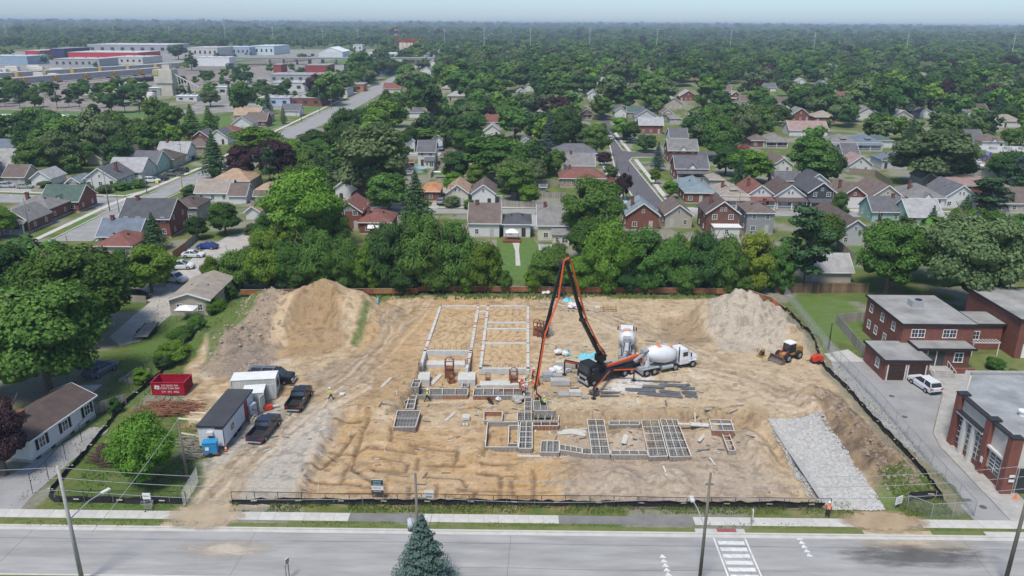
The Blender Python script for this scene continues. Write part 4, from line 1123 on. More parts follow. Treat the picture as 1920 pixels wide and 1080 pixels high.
def car_meshes(kind):
 if kind in CARM: return CARM[kind]
 if kind == 'sedan': L_,hw = 4.6,.9; prof = [(-2.3,.55,.8),(-2.2,.35,.98),(-1.3,.28,1.0),(1.0,.28,.98),(1.9,.3,.86),(2.25,.38,.68)]; cab = [(-1.75,.98,1.0,.80),(-1.0,.98,1.42,.70),(.1,.98,1.45,.70),(1.05,.97,1.0,.80)]; wb = 1.35
 elif kind == 'suv': L_,hw = 4.8,.96; prof = [(-2.4,.5,1.0),(-2.32,.35,1.12),(-1.3,.3,1.12),(1.1,.3,1.12),(2.1,.32,1.02),(2.4,.45,.8)]; cab = [(-2.28,1.1,1.13,.86),(-1.95,1.1,1.68,.76),(.2,1.1,1.72,.76),(1.2,1.1,1.14,.86)]; wb = 1.42
 elif kind == 'pickup': L_,hw = 5.9,1.0; prof = [(-.55,.4,1.25),(-.5,.4,1.28),(1.5,.4,1.28),(2.75,.42,1.2),(2.95,.5,.9)]; cab = [(-.55,1.25,1.3,.92),(-.35,1.25,1.9,.80),(.95,1.25,1.92,.80),(1.75,1.25,1.3,.90)]; wb = 1.9
 else: L_,hw = 6.2,1.0; prof = [(-3.0,.4,1.25),(-2.9,.4,1.28),(1.5,.4,1.28),(2.75,.42,1.2),(2.95,.5,.9)]; cab = [(-3.0,1.25,1.3,.94),(-2.9,1.25,2.0,.84),(.95,1.25,1.98,.82),(1.75,1.25,1.3,.90)]; wb = 1.9
 b = MB().loft([ring(x,hw * (1 if abs(x) < L_ / 2 - .2 else .88),z0,z1) for x,z0,z1 in prof])
 if kind == 'pickup':
  b.b2(-2.95,-.56,-.99,-.9,.5,1.28).b2(-2.95,-.56,.9,.99,.5,1.28).b2(-2.97,-2.88,-.9,.9,.5,1.26)
 c = MB()
 for (xa,za,zb,w1),(xb,zc,zd,w2) in zip(cab[:-1],cab[1:]): pass
 secs = []
 for (x,za,zb,tw) in cab: secs.append([(x,-hw * .93,za - .02),(x,hw * .93,za - .02),(x,hw * tw,zb),(x,-hw * tw,zb)])
 c.loft(secs)
 x1,x2,zt = cab[1][0],cab[2][0],cab[2][2]
 r = MB().loft([[(x,-hw * cab[1][3] * 1.01,zt - .07),(x,hw * cab[1][3] * 1.01,zt - .07),(x,hw * .7,zt + .035),(x,-hw * .7,zt + .035)] for x in (x1 - .1,x2 + .1)])
 for s in (-1,1):    # pillars
  for (xa,za,zb,ta),(xb,zc,zd,tb) in ((cab[0],cab[1]),(cab[3],cab[2])): r.beam((xa,s * hw * .935,za),(xb,s * hw * tb * 1.01,zd),.08,.06)
  for x in ([(x1 + x2) / 2] if kind != 'van' else [-1.9,-.6,.4]): r.beam((x,s * hw * .94,cab[1][1]),(x,s * hw * cab[1][3] * 1.02,zt - .05),.09,.05)
  if kind == 'van': r.beam((-2.9,s * hw * .9,1.65),(-.5,s * hw * .9,1.65),.06,.62)
 hl = MB().b2(-.05,.04,-.19,.19,-.09,.09)
 CARM[kind] = dict(L=L_,hw=hw,wb=wb,body=b.mesh('body',paint('black',PC['black']),True),cab=c.mesh('windows',M_GLASS),roof=r.mesh('roof',paint('black',PC['black'])),hz=.72 if kind == 'sedan' else .85,z1=prof[-1][2],
 lamp=hl.mesh('headlight',M_LAMP),tail=hl.mesh('taillight',M_TAIL),bed=MB().b2(-2.88,-.57,-.9,.9,.62,.72).mesh('bed_floor',M_DARK),bump=MB().b2(-.06,.08,-hw * .86,hw * .86,.38,.56).mesh('bumper',M_STEEL if kind in ('pickup','van') else M_DARK))
 for k in ('body',):
  me = CARM[kind][k]
  for p in me.polygons: p.use_smooth = False
 return CARM[kind]
def car(label,px_,py_,ang,kind='sedan',col='silver',name=None,cat='car',group=None,z=0.0,pos=None,detail=True):
 p = Vector(pos) if pos else (T(px_,py_) if 545 < py_ < 950 and 330 < px_ < 1500 else G(px_,py_,z))
 m = car_meshes(kind)
 t = thing(name or {'sedan': 'parked_car','suv': 'parked_car','pickup': 'pickup_truck','van': 'work_truck'}[kind],label,cat,p,R(ang),group)
 pm = paint(col,PC[col])
 for k,nme in (('body','body'),('roof','roof')):
  o = obj(nme,m[k],t); o.material_slots[0].link = 'OBJECT'; o.material_slots[0].material = pm
 obj('windows',m['cab'],t)
 if kind == 'pickup': obj('bed_floor',m['bed'],t)
 for sx in (-1,1):
  for sy in (-1,1):
   w = obj('wheel',wheelm,t,(sx * m['wb'],sy * (m['hw'] - .12),.37));
   if detail: obj('rim',rimm,w)
   if detail:
    if sx > 0: obj('headlight',m['lamp'],t,(m['L'] / 2 - .12,sy * m['hw'] * .7,m['hz'] - .05))
    else: obj('taillight',m['tail'],t,(-m['L'] / 2 + .02,sy * m['hw'] * .78,m['hz'] + .08))
 if detail:
  obj('bumper',m['bump'],t,(m['L'] / 2 - .05,0,0)); obj('bumper',m['bump'],t,(-m['L'] / 2,0,0))
  for sy in (-1,1): MB().b2(.9,1.05,sy * (m['hw'] + .02),sy * (m['hw'] + .2),1.15 if kind != 'sedan' else .95,1.35 if kind != 'sedan' else 1.1).build('mirror',pm,t)
 return t
# on the site
wt = car('black crew truck with cap and ladder rack behind the white container',512,716,-2,'van','black',cat='truck')
la = MB()
for y in (-.28,.28): la.b2(-3.2,.6,y - .03,y + .03,2.28,2.36)
for i in range(13): la.b2(-3.1 + i * .3,-3.05 + i * .3,-.28,.28,2.3,2.34)
la.build('ladder',M_STEEL,wt)
rk = MB()
for x in (-2.7,-1.2,.4): rk.b2(x,x + .06,-.85,.85,2.12,2.2); [rk.b2(x,x + .06,s * .82 - .03,s * .82 + .03,1.9,2.14) for s in (-1,1)]
rk.build('roof_rack',M_STEEL,wt)
MB().b2(.1,.75,-1.012,-1.004,.85,1.1).build('door_logo',mat('orange_decal',(.6,.22,.03),.5),wt)
car('black pickup with empty bed parked in the middle of the yard',562,755,88,'pickup','black',cat='truck')
car('black pickup with chrome bumper parked beside the office trailer',497,812,83,'pickup','navy',cat='truck')
# elsewhere
suvw = car('white family suv parked nose in at the brick garage',1732,727,101,'suv','white')
car('bright blue sedan at the top of the gravel lane',389,466,175,'sedan','blue')
car('white sedan parked beside the orange fence on the lane',363,482,3,'sedan','white')
car('white boxy suv parked on the lane',341,504,8,'suv','white')
car('white pickup nosing out under the trees by the lane',325,528,-20,'pickup','white',cat='truck')
car('dark car half hidden behind a plank fence',258,559,-15,'sedan','black')
tc_ = car('old car under a grey blue tarpaulin on the lawn',190,700,72,'suv','steel')
MB().loft([[(x,-w_ ,.55),(x,w_,.55),(x,w_ * .7,h_),(x,-w_ * .7,h_)] for x,w_,h_ in ((-2.5,1.0,1.1),(-1.8,1.02,1.75),(.3,1.02,1.82),(1.1,1.02,1.2),(1.2,1.0,1.15))]).build('tarpaulin',mat('tarp_blue_grey',(.075,.10,.125),.6,.3,2,.05,3),tc_)
car('black sedan crossing behind the orange roofed garage',483,397,178,'sedan','black')
car('black pickup on the cross street by the brown ridge roof',1568,401,178,'pickup','black',cat='truck')
car('dark car beside the black pickup on the cross street',1568,394,0,'sedan','grey')
car('red car parked beside the white garage wall',1143,342,178,'sedan','red')
car('silver blue minivan in the narrow driveway',827,382,88,'suv','steel')
car('blue car parked beside the narrow white house',828,282,90,'suv','blue')
car('silver car parked on the left side street',14,352,5,'suv','silver')
car('pale green sedan parked in a driveway on the side street',47,353,8,'sedan','green')
car('white suv parked at the hedge corner of the main street',286,342,-5,'suv','white')
car('black sedan behind the white suv at the hedge corner',302,338,178,'sedan','black')
car('grey pickup in the drive of the pale green house',324,330,175,'pickup','grey',cat='truck')
car('black suv behind the grey pickup',340,323,175,'suv','black')
car('dark car in front of the brown brick bungalow',362,300,178,'sedan','black')
car('white estate car in the drive above the street bend',1180,261,8,'suv','white')
car('silver car parked just in front of the white estate',1190,268,8,'sedan','silver')
car('red car beside the reddish hip roofed bungalow',1393,279,170,'sedan','red')
car('white car parked across from the painted wall',1832,306,178,'sedan','white')
car('dark red car parked beside the painted wall',1858,313,178,'sedan','grey')
car('white car at the top of the paved street',1144,262,92,'suv','white')
car('car glimpsed left of the tall maple on the cross street',1072,414,90,'suv','steel')
car('white car at the cross street behind the red house',1388,402,178,'suv','white')
car('dark parked van by the white garage doors',614,185,5,'suv','black',detail=False)
g_ = random.Random(9)
LOTC = ['black','silver','white','grey','navy','red','black','white','grey','silver']
for i,cc in enumerate(LOTC):
 car(f"{['black', 'silver', 'white', 'grey', 'navy', 'red', 'small black', 'long white', 'dull grey', 'pale silver'][i]} car in the row before the far orange wall",662 + i * 4.4,172 - i * 2.9,15,'sedan',cc,group='cars in the far row',detail=False)
# ------------------------------------------------------------------ heavy vehicles
M_MIXW = paint('mixer_white',(.70,.71,.72)); M_ORG = mat('pump_orange',(.62,.10,.025),.4,.08,2); M_PBLK = mat('pump_black',(.015,.015,.017),.35,.1,2)
M_ORS = mat('drum_orange',(.70,.20,.07),.5,.1); M_YEL = mat('loader_yellow',(.40,.23,.07),.55,.2,2); M_GREYM = mat('chassis_grey',(.30,.31,.32),.6,.2,2)
bwh = MB().cyl((0,0,0),.52,.36,18,0,None,'y').mesh('wheel',M_TYRE); brm = MB().cyl((0,0,0),.28,.38,12,0,None,'y').mesh('rim',M_RIM)
def wheels(t,xs,hw,r=.52):
 for x in xs:
  for s in (-1,1):
   w = obj('wheel',bwh,t,(x,s * hw,r)); w.scale = (r / .52,) * 3; obj('rim',brm,w)
def mixer(label,p,rz):
 t = thing('concrete_mixer_truck',label,'truck',p,rz,'concrete mixer trucks')
 MB().b2(-4.6,3.9,-.45,.45,.75,1.05).b2(-4.6,-1.8,-1.2,-.75,1.05,1.15).b2(-4.6,-1.8,.75,1.2,1.05,1.15).b2(-4.75,-4.55,-1.2,1.2,.5,1.0).build('chassis',M_GREYM,t)
 MB().cyl((-.4,-.95,.8),.3,1.9,12,0,None,'x').cyl((-.4,.95,.8),.3,1.9,12,0,None,'x').build('fuel_tank',M_STEEL,t)
 cabm = MB().loft([[(x,-w * .95,.75),(x,w * .95,.75),(x,w,1.5),(x,w * .86,z),(x,-w * .86,z),(x,-w,1.5)] for x,w,z in ((1.7,1.1,2.75),(1.8,1.15,2.95),(3.0,1.15,2.95),(3.45,1.12,2.15),(4.6,1.02,1.85),(4.85,.9,1.55))])
 cb = cabm.build('cab',M_MIXW,t)
 MB().add([(3.12,-.95,2.85),(3.12,.95,2.85),(3.5,1.0,2.2),(3.5,-1.0,2.2)],[(0,3,2,1)]).build('windscreen',M_GLASS,cb)
 for s in (-1,1):
  MB().b2(2.15,2.95,s * 1.085,s * 1.13,1.95,2.6).build('side_window',M_GLASS,cb); MB().b2(3.3,3.4,s * 1.3,s * 1.5,1.9,2.5).build('mirror',M_DARK,cb)
  MB().b2(4.55,4.85,s * .75,s * 1.0,1.15,1.4).build('headlight',M_LAMP,t)
  MB().box((3.9,s * 1.08,1.15),(1.3,.3,.12)).build('mudguard',M_MIXW,t)
 MB().cyl((1.55,-.95,2.4),.08,2.2,8).build('exhaust_stack',M_DARK,t)
 prof = [(-3.55,.45),(-3.2,.72),(-2.4,1.12),(-1.2,1.32),(-.2,1.32),(.8,1.15),(1.35,.8),(1.42,.3)]
 M_ = Matrix.Rotation(R(12),3,'Y')
 def drum(ps,grow=0,a0=0,a1=2 * math.pi,n=24):
  secs = []
  for x,r in ps:
   q = []
   for k in range(n):
    a = a0 + (a1 - a0) * k / (n - (0 if a1 - a0 > 6 else 1)); v = M_ @ Vector((x,(r + grow) * math.cos(a),(r + grow) * math.sin(a))); q.append((v.x - .1,v.y,v.z + 2.35))
   secs.append(q)
  return secs
 d = MB().loft(drum(prof)).build('drum',M_MIXW,t,True)
 for xa,xb in ((-2.0,-1.35),(.25,.75)):
  f = lambda x: float(np.interp(x,[p_[0] for p_ in prof],[p_[1] for p_ in prof]))
  ps = [(x,f(x)) for x in np.linspace(xa,xb,5)]
  MB().loft(drum(ps,.012,.8 if xa < -1 else .9,2.0,8),0,False,False).build('stripe',M_ORS,d)
 MB().loft([[(x,-w,z),(x,w,z),(x,w * .5,z - .6),(x,-w * .5,z - .6)] for x,w,z in ((-3.3,.55,3.75),(-4.1,.65,3.6))]).build('hopper',M_GREYM,t)
 MB().b2(-3.6,-3.35,-.6,-.5,1.1,3.2).b2(-3.6,-3.35,.5,.6,1.1,3.2).build('drum_stand',M_MIXW,t)
 MB().cyl((-3.1,.0,1.5),.38,.9,14,0).build('water_tank',M_MIXW,t)
 MB().loft([[(x,-.25,z + .2),(x,-.2,z),(x,.2,z),(x,.25,z + .2)] for x,z in ((-3.9,2.9),(-5.4,2.1))]).build('chute',M_STEEL,t)
 MB().beam((-4.6,.8,1.1),(-3.6,.8,3.2),.05,.3).build('access_ladder',M_GREYM,t)
 wheels(t,(-3.9,-2.6,.95),.98); wheels(t,(3.95,),1.0,.5)
 return t
a,b = T(1205,700),T(1288,683)
mixer('white mixer truck with orange striped drum facing right',(a + b) / 2,math.atan2(b.y - a.y,b.x - a.x))
a,b = T(1176,688),T(1176,640)
mixer('white mixer truck seen from behind, backed up to the pump',(a + b) / 2 + Vector((0,1.2,0)),R(82))
# concrete pump with folded up boom
pa,pb = T(1092,722),T(1195,690)
rzp = math.atan2(pa.y - pb.y,pa.x - pb.x)
pc = (pa + pb) / 2
pump = thing('concrete_pump_truck','black concrete pump truck with orange piped boom folded over the site','truck',pc,rzp)
Mi = Matrix.Translation(pc) @ Matrix.Rotation(rzp,4,'Z'); Mi = Mi.inverted()
HLn = (pa - pb).length / 2
x1 = HLn
MB().b2(-x1 + .4,x1 - 2.1,-.5,.5,.8,1.15).b2(-x1 + .6,x1 - 2.2,-1.15,1.15,1.15,1.45).build('chassis',M_PBLK,pump)
MB().b2(-x1 + 1,-x1 + 4.5,-.5,.1,1.46,2.0).b2(-x1 + 3.5,x1 - 3.6,-1.1,-.7,1.46,1.9).build('deck_boxes',M_GREYM,pump)
pcab = MB().loft([[(x,-w,.7),(x,w,.7),(x,w,2.0),(x,w * .92,z),(x,-w * .92,z),(x,-w,2.0)] for x,w,z in ((x1 - 2.0,1.2,3.0),(x1 - 1.9,1.22,3.1),(x1 - .35,1.22,3.1),(x1 - .05,1.2,2.0),(x1,1.2,1.5))]).build('cab',M_PBLK,pump)
MB().add([(x1 - .3,-1.02,2.95),(x1 - .3,1.02,2.95),(x1 - .0,1.08,1.95),(x1 - .0,-1.08,1.95)],[(0,3,2,1)]).build('windscreen',M_GLASS,pcab)
for s in (-1,1): MB().b2(x1 - 1.7,x1 - .6,s * 1.215,s * 1.24,1.9,2.75).build('side_window',M_GLASS,pcab); MB().b2(x1 - .1,x1 + .15,s * 1.3,s * 1.5,1.9,2.6).build('mirror',M_DARK,pcab); MB().b2(x1 - .05,x1 + .06,s * .7,s * 1.05,.75,1.0).build('headlight',M_LAMP,pump)
MB().b2(x1 - .06,x1 + .12,-1.2,1.2,.45,.72).build('bumper',M_STEEL,pump)
MB().b2(x1,x1 + .03,-.8,.8,1.15,1.5).build('grille',M_STEEL,pcab)
wheels(pump,(x1 - 1.1,-x1 + 3.4,-x1 + 2.1),1.0)
tur = x1 - 3.0
MB().cyl((tur,0,1.9),.75,1.1,16).cyl((tur,0,2.9),.5,1.0,12).b2(tur - .6,tur + .6,-.55,.55,3.0,3.9).build('turret',M_PBLK,pump)
MB().b2(-x1 - .1,-x1 + 1.0,-.8,.8,1.0,1.9).build('hopper',M_ORG,pump)
# boom: solved in the vertical plane through turret and nozzle
Pt = pump.matrix_basis @ Vector((tur,0,3.6)); nz_ = G(1004,742,1.6)
hd = Vector((nz_.x - Pt.x,nz_.y - Pt.y,0)).normalized(); nn = Vector((-hd.y,hd.x,0))
def plane_pt(px_,py_):
 d = ray(px_,py_); return CAM + d * ((Pt - CAM).dot(nn) / d.dot(nn))
J = [Pt] + [plane_pt(*q) for q in ((1092,600),(1062,492))]
K = [plane_pt(*q) for q in ((1054,494),(1021,624),(1005,722))]
print('boom apex',J[-1],K[-1])
def seg(name,a,b,w,h,m,sub=None,off=0):
 la_,lb_ = Mi @ a,Mi @ b
 return MB().beam(la_,lb_,w,h).build(name,m,sub or pump)
bm1 = seg('boom_section',J[0],J[1],.38,.48,M_PBLK); bm2 = seg('boom_section',J[1],J[2],.32,.38,M_PBLK); bm3 = seg('boom_section',K[0],K[1],.27,.32,M_PBLK); bm4 = seg('boom_section',K[1],K[2],.22,.28,M_PBLK)
up = Vector((0,0,.3)); sideo = nn * -.42
if (CAM - Pt).dot(nn) > 0: sideo = nn * .42
def pipe(pts,r=.10,par=pump):
 mb = MB(); mb.tube([Mi @ p for p in pts],r,8); return mb.build('concrete_pipe',M_ORG,par)
o1 = sideo + hd * -.35
pipe([J[0] + o1,J[1] + o1,J[2] + o1 + Vector((0,0,.2)),J[2] + sideo + Vector((0,0,.7)),K[0] + sideo + Vector((0,0,.5)) + hd * .1],.115)
pipe([K[0] + sideo + hd * .1 + Vector((0,0,.5)),K[0] + (K[1] - K[0]) * .5 + sideo - hd * .5,K[1] + sideo + hd * .3,K[2] + sideo * .4],.11)
for q in (J[1],J[2],K[0],K[1]): MB().cyl(Mi @ q,.34,.7,12,0,None,'y').build('boom_joint',M_DARK,pump)
for a_,b_ in ((J[0] - hd * .9 + Vector((0,0,.2)),J[0] + (J[1] - J[0]) * .55 - hd * .3),(J[1] - hd * .8,J[1] + (J[2] - J[1]) * .4 - hd * .1),(K[1] + hd * -.5,K[1] + (K[0] - K[1]) * .35 - hd * .2)):
 MB().tube([Mi @ a_,Mi @ b_],.12,8).build('hydraulic_ram',M_DARK,pump)
hb = T(1012,770)
pts = [K[2],K[2] + Vector((.1,-.1,-1.2)),K[2] * .5 + hb * .5 + Vector((.4,0,0)),hb + Vector((.1,0,.8)),hb + Vector((.6,-1.2,.3))]
MB().tube([Mi @ p for p in pts],.11,8).build('end_hose',M_DARK,pump)
# outriggers
def outr(a,b,foot,col):
 A,B,Fp = Mi @ a,Mi @ b,Mi @ foot
 mb = MB(); mb.beam(A,B,.28,.32); o = mb.build('outrigger',M_PBLK,pump)
 MB().beam(A + Vector((0,0,-.02)) + Vector((0,.2,0)),B + Vector((0,.2,-.02)),.06,.16).build('outrigger_stripe',M_ORG,o)
 MB().tube([B,Vector((B.x,B.y,Fp.z + .05))],.1,8).cyl((B.x,B.y,Fp.z + .06),.35,.1,12).build('foot_jack',M_DARK,o)
z_ = lambda px_,py_,dz: T(px_,py_,dz)
F1,F2,F3,F4 = T(1188,714),T(1113,748),T(1127,676),T(1058,703)
outr(pump.matrix_basis @ Vector((tur - 1.5,1.0,1.6)),F1 + Vector((0,0,1.9)),F1,0)
outr(pump.matrix_basis @ Vector((tur - .8,1.0,1.6)),F2 + Vector((0,0,1.7)),F2,0)
outr(pump.matrix_basis @ Vector((tur - .8,-1.0,1.6)),F3 + Vector((0,0,1.9)),F3,0)
outr(pump.matrix_basis @ Vector((tur + .2,-1.0,1.6)),F4 + Vector((0,0,2.2)),F4,0)
MB().beam(Mi @ (pump.matrix_basis @ Vector((tur - 1,.2,1.9))),Vector((-x1 + .4,.5,2.3)),.3,.3).build('folded_arm',M_ORG,pump)
# wheel loader
lp = T(1478,672); ld = thing('wheel_loader','yellow wheel loader with white cab roof and lowered bucket','loader',lp,R(212),None,.88)
for x in (1.35,-1.35):
 for s in (-1,1):
  w = obj('wheel',bwh,ld,(x,s * .95,.72)); w.scale = (1.4,1.4,1.4); obj('rim',brm,w)
MB().loft([[(x,-.7,.8),(x,.7,.8),(x,.65,z),(x,-.65,z)] for x,z in ((-2.7,1.7),(-2.4,2.0),(-.7,2.2),(-.5,1.3))]).build('engine_cover',M_YEL,ld)
MB().b2(-.5,1.9,-.4,.4,.7,1.25).b2(-.6,.6,-.75,.75,.9,1.3).build('frame',M_YEL,ld)
cbn = MB().loft([[(x,-.72,1.35),(x,.72,1.35),(x,.62,2.9),(x,-.62,2.9)] for x in (-.65,.75)]).build('cab',M_GLASS,ld)
MB().b2(-.8,.85,-.78,.78,2.9,3.04).build('cab_roof',M_WHITE,cbn)
for x in (-.66,.76):
 for s in (-1,1): MB().beam((x,s * .74,1.3),(x,s * .64,2.92),.09,.09).build('cab_pillar',M_DARK,cbn)
for s in (-1,1): MB().beam((.9,s * .55,1.6),(2.6,s * .55,.5),.16,.3).build('lift_arm',mat('arm_dark_red',(.25,.04,.04),.6),ld)
bk = MB()
pr = [(2.5,.1),(3.5,.05),(3.55,.12),(2.75,.25),(2.65,.6),(2.95,1.15),(2.88,1.2),(2.48,.7)]
n_ = len(pr); bk.v = [(x,s * 1.35,z) for s in (-1,1) for x,z in pr]; bk.f = [(i,(i + 1) % n_,n_ + (i + 1) % n_,n_ + i) for i in range(n_)]; bk.m = [0] * n_
for s in (-1,1): bk.add([(2.5,s * 1.35,.1),(3.5,s * 1.35,.08),(2.95,s * 1.35,1.15),(2.48,s * 1.35,.7),(2.5,s * 1.41,.1),(3.5,s * 1.41,.08),(2.95,s * 1.41,1.15),(2.48,s * 1.41,.7)],[(0,1,2,3),(7,6,5,4),(0,1,5,4),(1,2,6,5),(2,3,7,6),(3,0,4,7)])
bk.build('bucket',mat('worn_bucket_steel',(.15,.12,.10),.6,.35,3),ld)
pcp = T(1428,668); pl = thing('plate_compactor','small yellow plate compactor left of the loader bucket','compactor',pcp,R(30),None,1.3)
MB().box((0,0,.08),(.9,.6,.12)).build('base_plate',M_YEL,pl); MB().box((0,0,.4),(.45,.4,.45)).build('engine',M_DARK,pl); MB().beam((-.3,.2,.3),(-.7,.2,1.0),.05,.05).beam((-.3,-.2,.3),(-.7,-.2,1.0),.05,.05).beam((-.7,-.2,1.0),(-.7,.2,1.0),.05,.05).build('handle',M_YEL,pl); MB().box((.15,0,.7),(.3,.35,.25)).build('tank',M_YEL,pl)
cm = thing('towed_compressor','red towed machine beside the silt fence','compressor',T(1531,680),R(8),None,1.0)
M_RED = mat('machine_red',(.55,.05,.02),.45,.15); MB().loft([[(x,-.5,.4),(x,.5,.4),(x,.42,z),(x,-.42,z)] for x,z in ((-.8,.9),(-.4,1.2),(.5,1.25),(.8,.95))]).build('hood',M_RED,cm); MB().b2(-.9,.9,-.5,.5,.28,.4).build('frame',M_DARK,cm)
for s in (-1,1): w = obj('wheel',wheelm,cm,(0,s * .6,.3)); w.scale = (.8,.8,.8)
MB().beam((-.8,0,.4),(-1.7,0,.4),.08,.08).build('drawbar',M_DARK,cm)
# ------------------------------------------------------------------ brick church hall and its neighbours on the right
def block(name,P0,P1,D,h,wallk,roofmat,t,par=.25,ov=.25):
 """P0,P1 = front left/right ground points (same y), depth D backwards"""
 x0,x1_,y0 = P0.x - t.location.x,P1.x - t.location.x,P0.y - t.location.y
 o = MB().b2(x0,x1_,y0,y0 + D,0,h).build('wall',wallm(wallk) if isinstance(wallk,str) else wallk,t)
 r = MB().b2(x0 - ov,x1_ + ov,y0 - ov,y0 + D + ov,h,h + .12).build('roof',roofmat,t)
 f = MB()
 for q in ((x0 - ov - .05,x1_ + ov + .05,y0 - ov - .05,y0 - ov),(x0 - ov - .05,x1_ + ov + .05,y0 + D + ov,y0 + D + ov + .05),(x0 - ov - .05,x0 - ov,y0 - ov,y0 + D + ov),(x1_ + ov,x1_ + ov + .05,y0 - ov,y0 + D + ov)): f.b2(*q,h - .18,h + .2)
 f.build('fascia',M_DARK,t)
 return x0,x1_,y0
M_FLAT = mat('flat_roof_grey',(.36,.355,.34),.9,.0,.22,col2=(.17,.168,.16))
zH = 6.0; a,b,c_ = G(1695,608,zH),G(1828,608,zH),G(1628,555,zH)
hall = thing('church_hall','two storey red brick hall with flat grey roof, garage wing and entrance porch','building',(a.x,a.y,0))
D = c_.y - a.y
hx0,hx1,hy0 = block('hall',a,b,D,zH,'brick',M_FLAT,hall)
for x in (hx0 + (hx1 - hx0) * .22,hx0 + (hx1 - hx0) * .66):
 for dx in (-.48,.48): win(hall,x + dx,hy0,4.6,0,.95)
for k,z in ((.10,1.9),(.3,1.9),(.1,4.6),(.42,4.6),(.72,4.6),(.85,1.9),(.55,1.9)): win(hall,hx0,hy0 + D * (1 - k) - .6,z,3,.95)
ac = MB().b2((hx0 + hx1) / 2 - .9,(hx0 + hx1) / 2 + .9,hy0 + D * .55,hy0 + D * .55 + 1.5,zH + .12,zH + 1.1).build('air_handler',M_STEEL,hall)
MB().cyl(((hx0 + hx1) / 2 + .35,hy0 + D * .55 + .75,zH + 1.16),.5,.12,14).build('fan',M_DARK,ac)
zg = 3.0; ga,gb,gc = G(1662,676,zg),G(1744,676,zg),G(1625,641,zg)
gx0,gx1,gy0 = block('garage',ga,gb,gc.y - ga.y,zg,'brick',M_FLAT,hall)
for k in (.27,.73):
 g3 = obj('garage_door',ME_GD.copy(),hall,(gx0 + (gx1 - gx0) * k,gy0,.02),math.pi,(.92,1,1.15)); g3.data.materials[0] = mat('garage_door_brown',(.05,.03,.025),.7,.15)
 for s in (-1,1): MB().b2(g3.location.x + s * 1.25 - .09,g3.location.x + s * 1.25 + .09,gy0 - .06,gy0 - .005,0,2.4).build('door_jamb',M_OFF,hall)
win(hall,gx0,gy0 + (gc.y - ga.y) * .35,1.7,3,1.0)
zp = 3.4; pa_,pb_,pc_ = G(1732,658,zp),G(1828,658,zp),G(1702,634,zp)
px0,px1,py0 = block('porch',Vector((pa_.x,pa_.y + 1.0,0)),pb_,pc_.y - pa_.y - 1.2,zp,'dbrick',M_FLAT,hall,.25,.5)
for x in (px0 + 1.8,px0 + 3.1): MB().b2(x - .55,x + .55,py0 - .05,py0 - .005,.7,2.9).build('glass_door',M_GLASS,hall); MB().b2(x - .65,x - .55,py0 - .09,py0 - .005,.7,2.95).build('door_jamb',M_WHITE,hall)
win(hall,px0 + (px1 - px0) * .78,py0,2.0,0,1.1,1.1); win(hall,px0 + .5,py0,2.0,0,.9)
for i in range(4): MB().b2(px0 + 1.0,px0 + 4.2,py0 - 1.9 - i * .32,py0 - (.02 if i == 0 else 1.6 + i * .32),0,.68 - i * .17).build('step',M_CONW,hall) if i == 0 else MB().b2(px0 + 1.0,px0 + 4.2,py0 - 1.9 - i * .32,py0 - 1.91 - (i - 1) * .32,0,.68 - i * .17).build('step',M_CONW,hall)
for x in (px0 + 1.1,px0 + 4.1):
 rl = MB().beam((x,py0 - .3,1.6),(x,py0 - 2.9,.95),.05,.05)
 for k in range(4): rl.beam((x,py0 - .4 - k * .8,1.58 - k * .2),(x,py0 - .4 - k * .8,.1),.04,.04)
 rl.build('handrail',M_WHITE,hall)
MB().b2(px0 + 4.4,px1 + .3,py0 - 1.3,py0 - .9,0,.8).b2(px0 - .6,px0 + .8,py0 - 1.3,py0 - .9,0,.8).build('planter_wall',M_BRICK,hall)
la_,lb_,lc_ = G(1832,608,4.2),G(1882,608,4.2),G(1797,586,4.2)
lnk = thing('brick_link_wing','single storey brick link between the hall and the right hand church','building',(la_.x,la_.y,0))
lx0,lx1,ly0 = block('link',Vector((b.x + .4,la_.y,0)),lb_,lc_.y - la_.y,4.2,'brick',M_FLAT,lnk)
win(lnk,lx0 + 3.0,ly0,2.4,0,1.0)
ra = G(1895,608,6.5); chh = thing('brick_church','taller brick church with pale roof and white side door at the right edge','building',(ra.x,ra.y,0))
cx0,cx1,cy0 = block('church',Vector((lb_.x + .4,G(1890,672).y,0)),Vector((lb_.x + 22,0,0)),14,6.2,'brick',M_FLAT,chh)
MB().b2(cx0 + 1.0,cx0 + 2.0,cy0 - .06,cy0 - .005,.1,2.3).build('door',M_WHITE,chh); MB().b2(cx0 + 1.3,cx0 + 1.7,cy0 - .08,cy0 - .062,1.4,2.0).build('door_window',M_GLASS,chh)
pg = thing('pergola','little white pergola against the church wall','pergola',(cx0 + ra.x - 4,cy0 + ra.y + 1.2,0))
for i in range(9): MB().b2(-2 + i * .5,-1.92 + i * .5,-.6,.8,2.2,2.3).build('rafter',M_WHITE,pg)
for x in (-1.9,1.9): MB().b2(x,x + .1,-.5,-.4,0,2.3).build('post',M_WHITE,pg)
MB().b2(-2,2.1,-.5,-.42,2.1,2.2).build('beam',M_WHITE,pg)
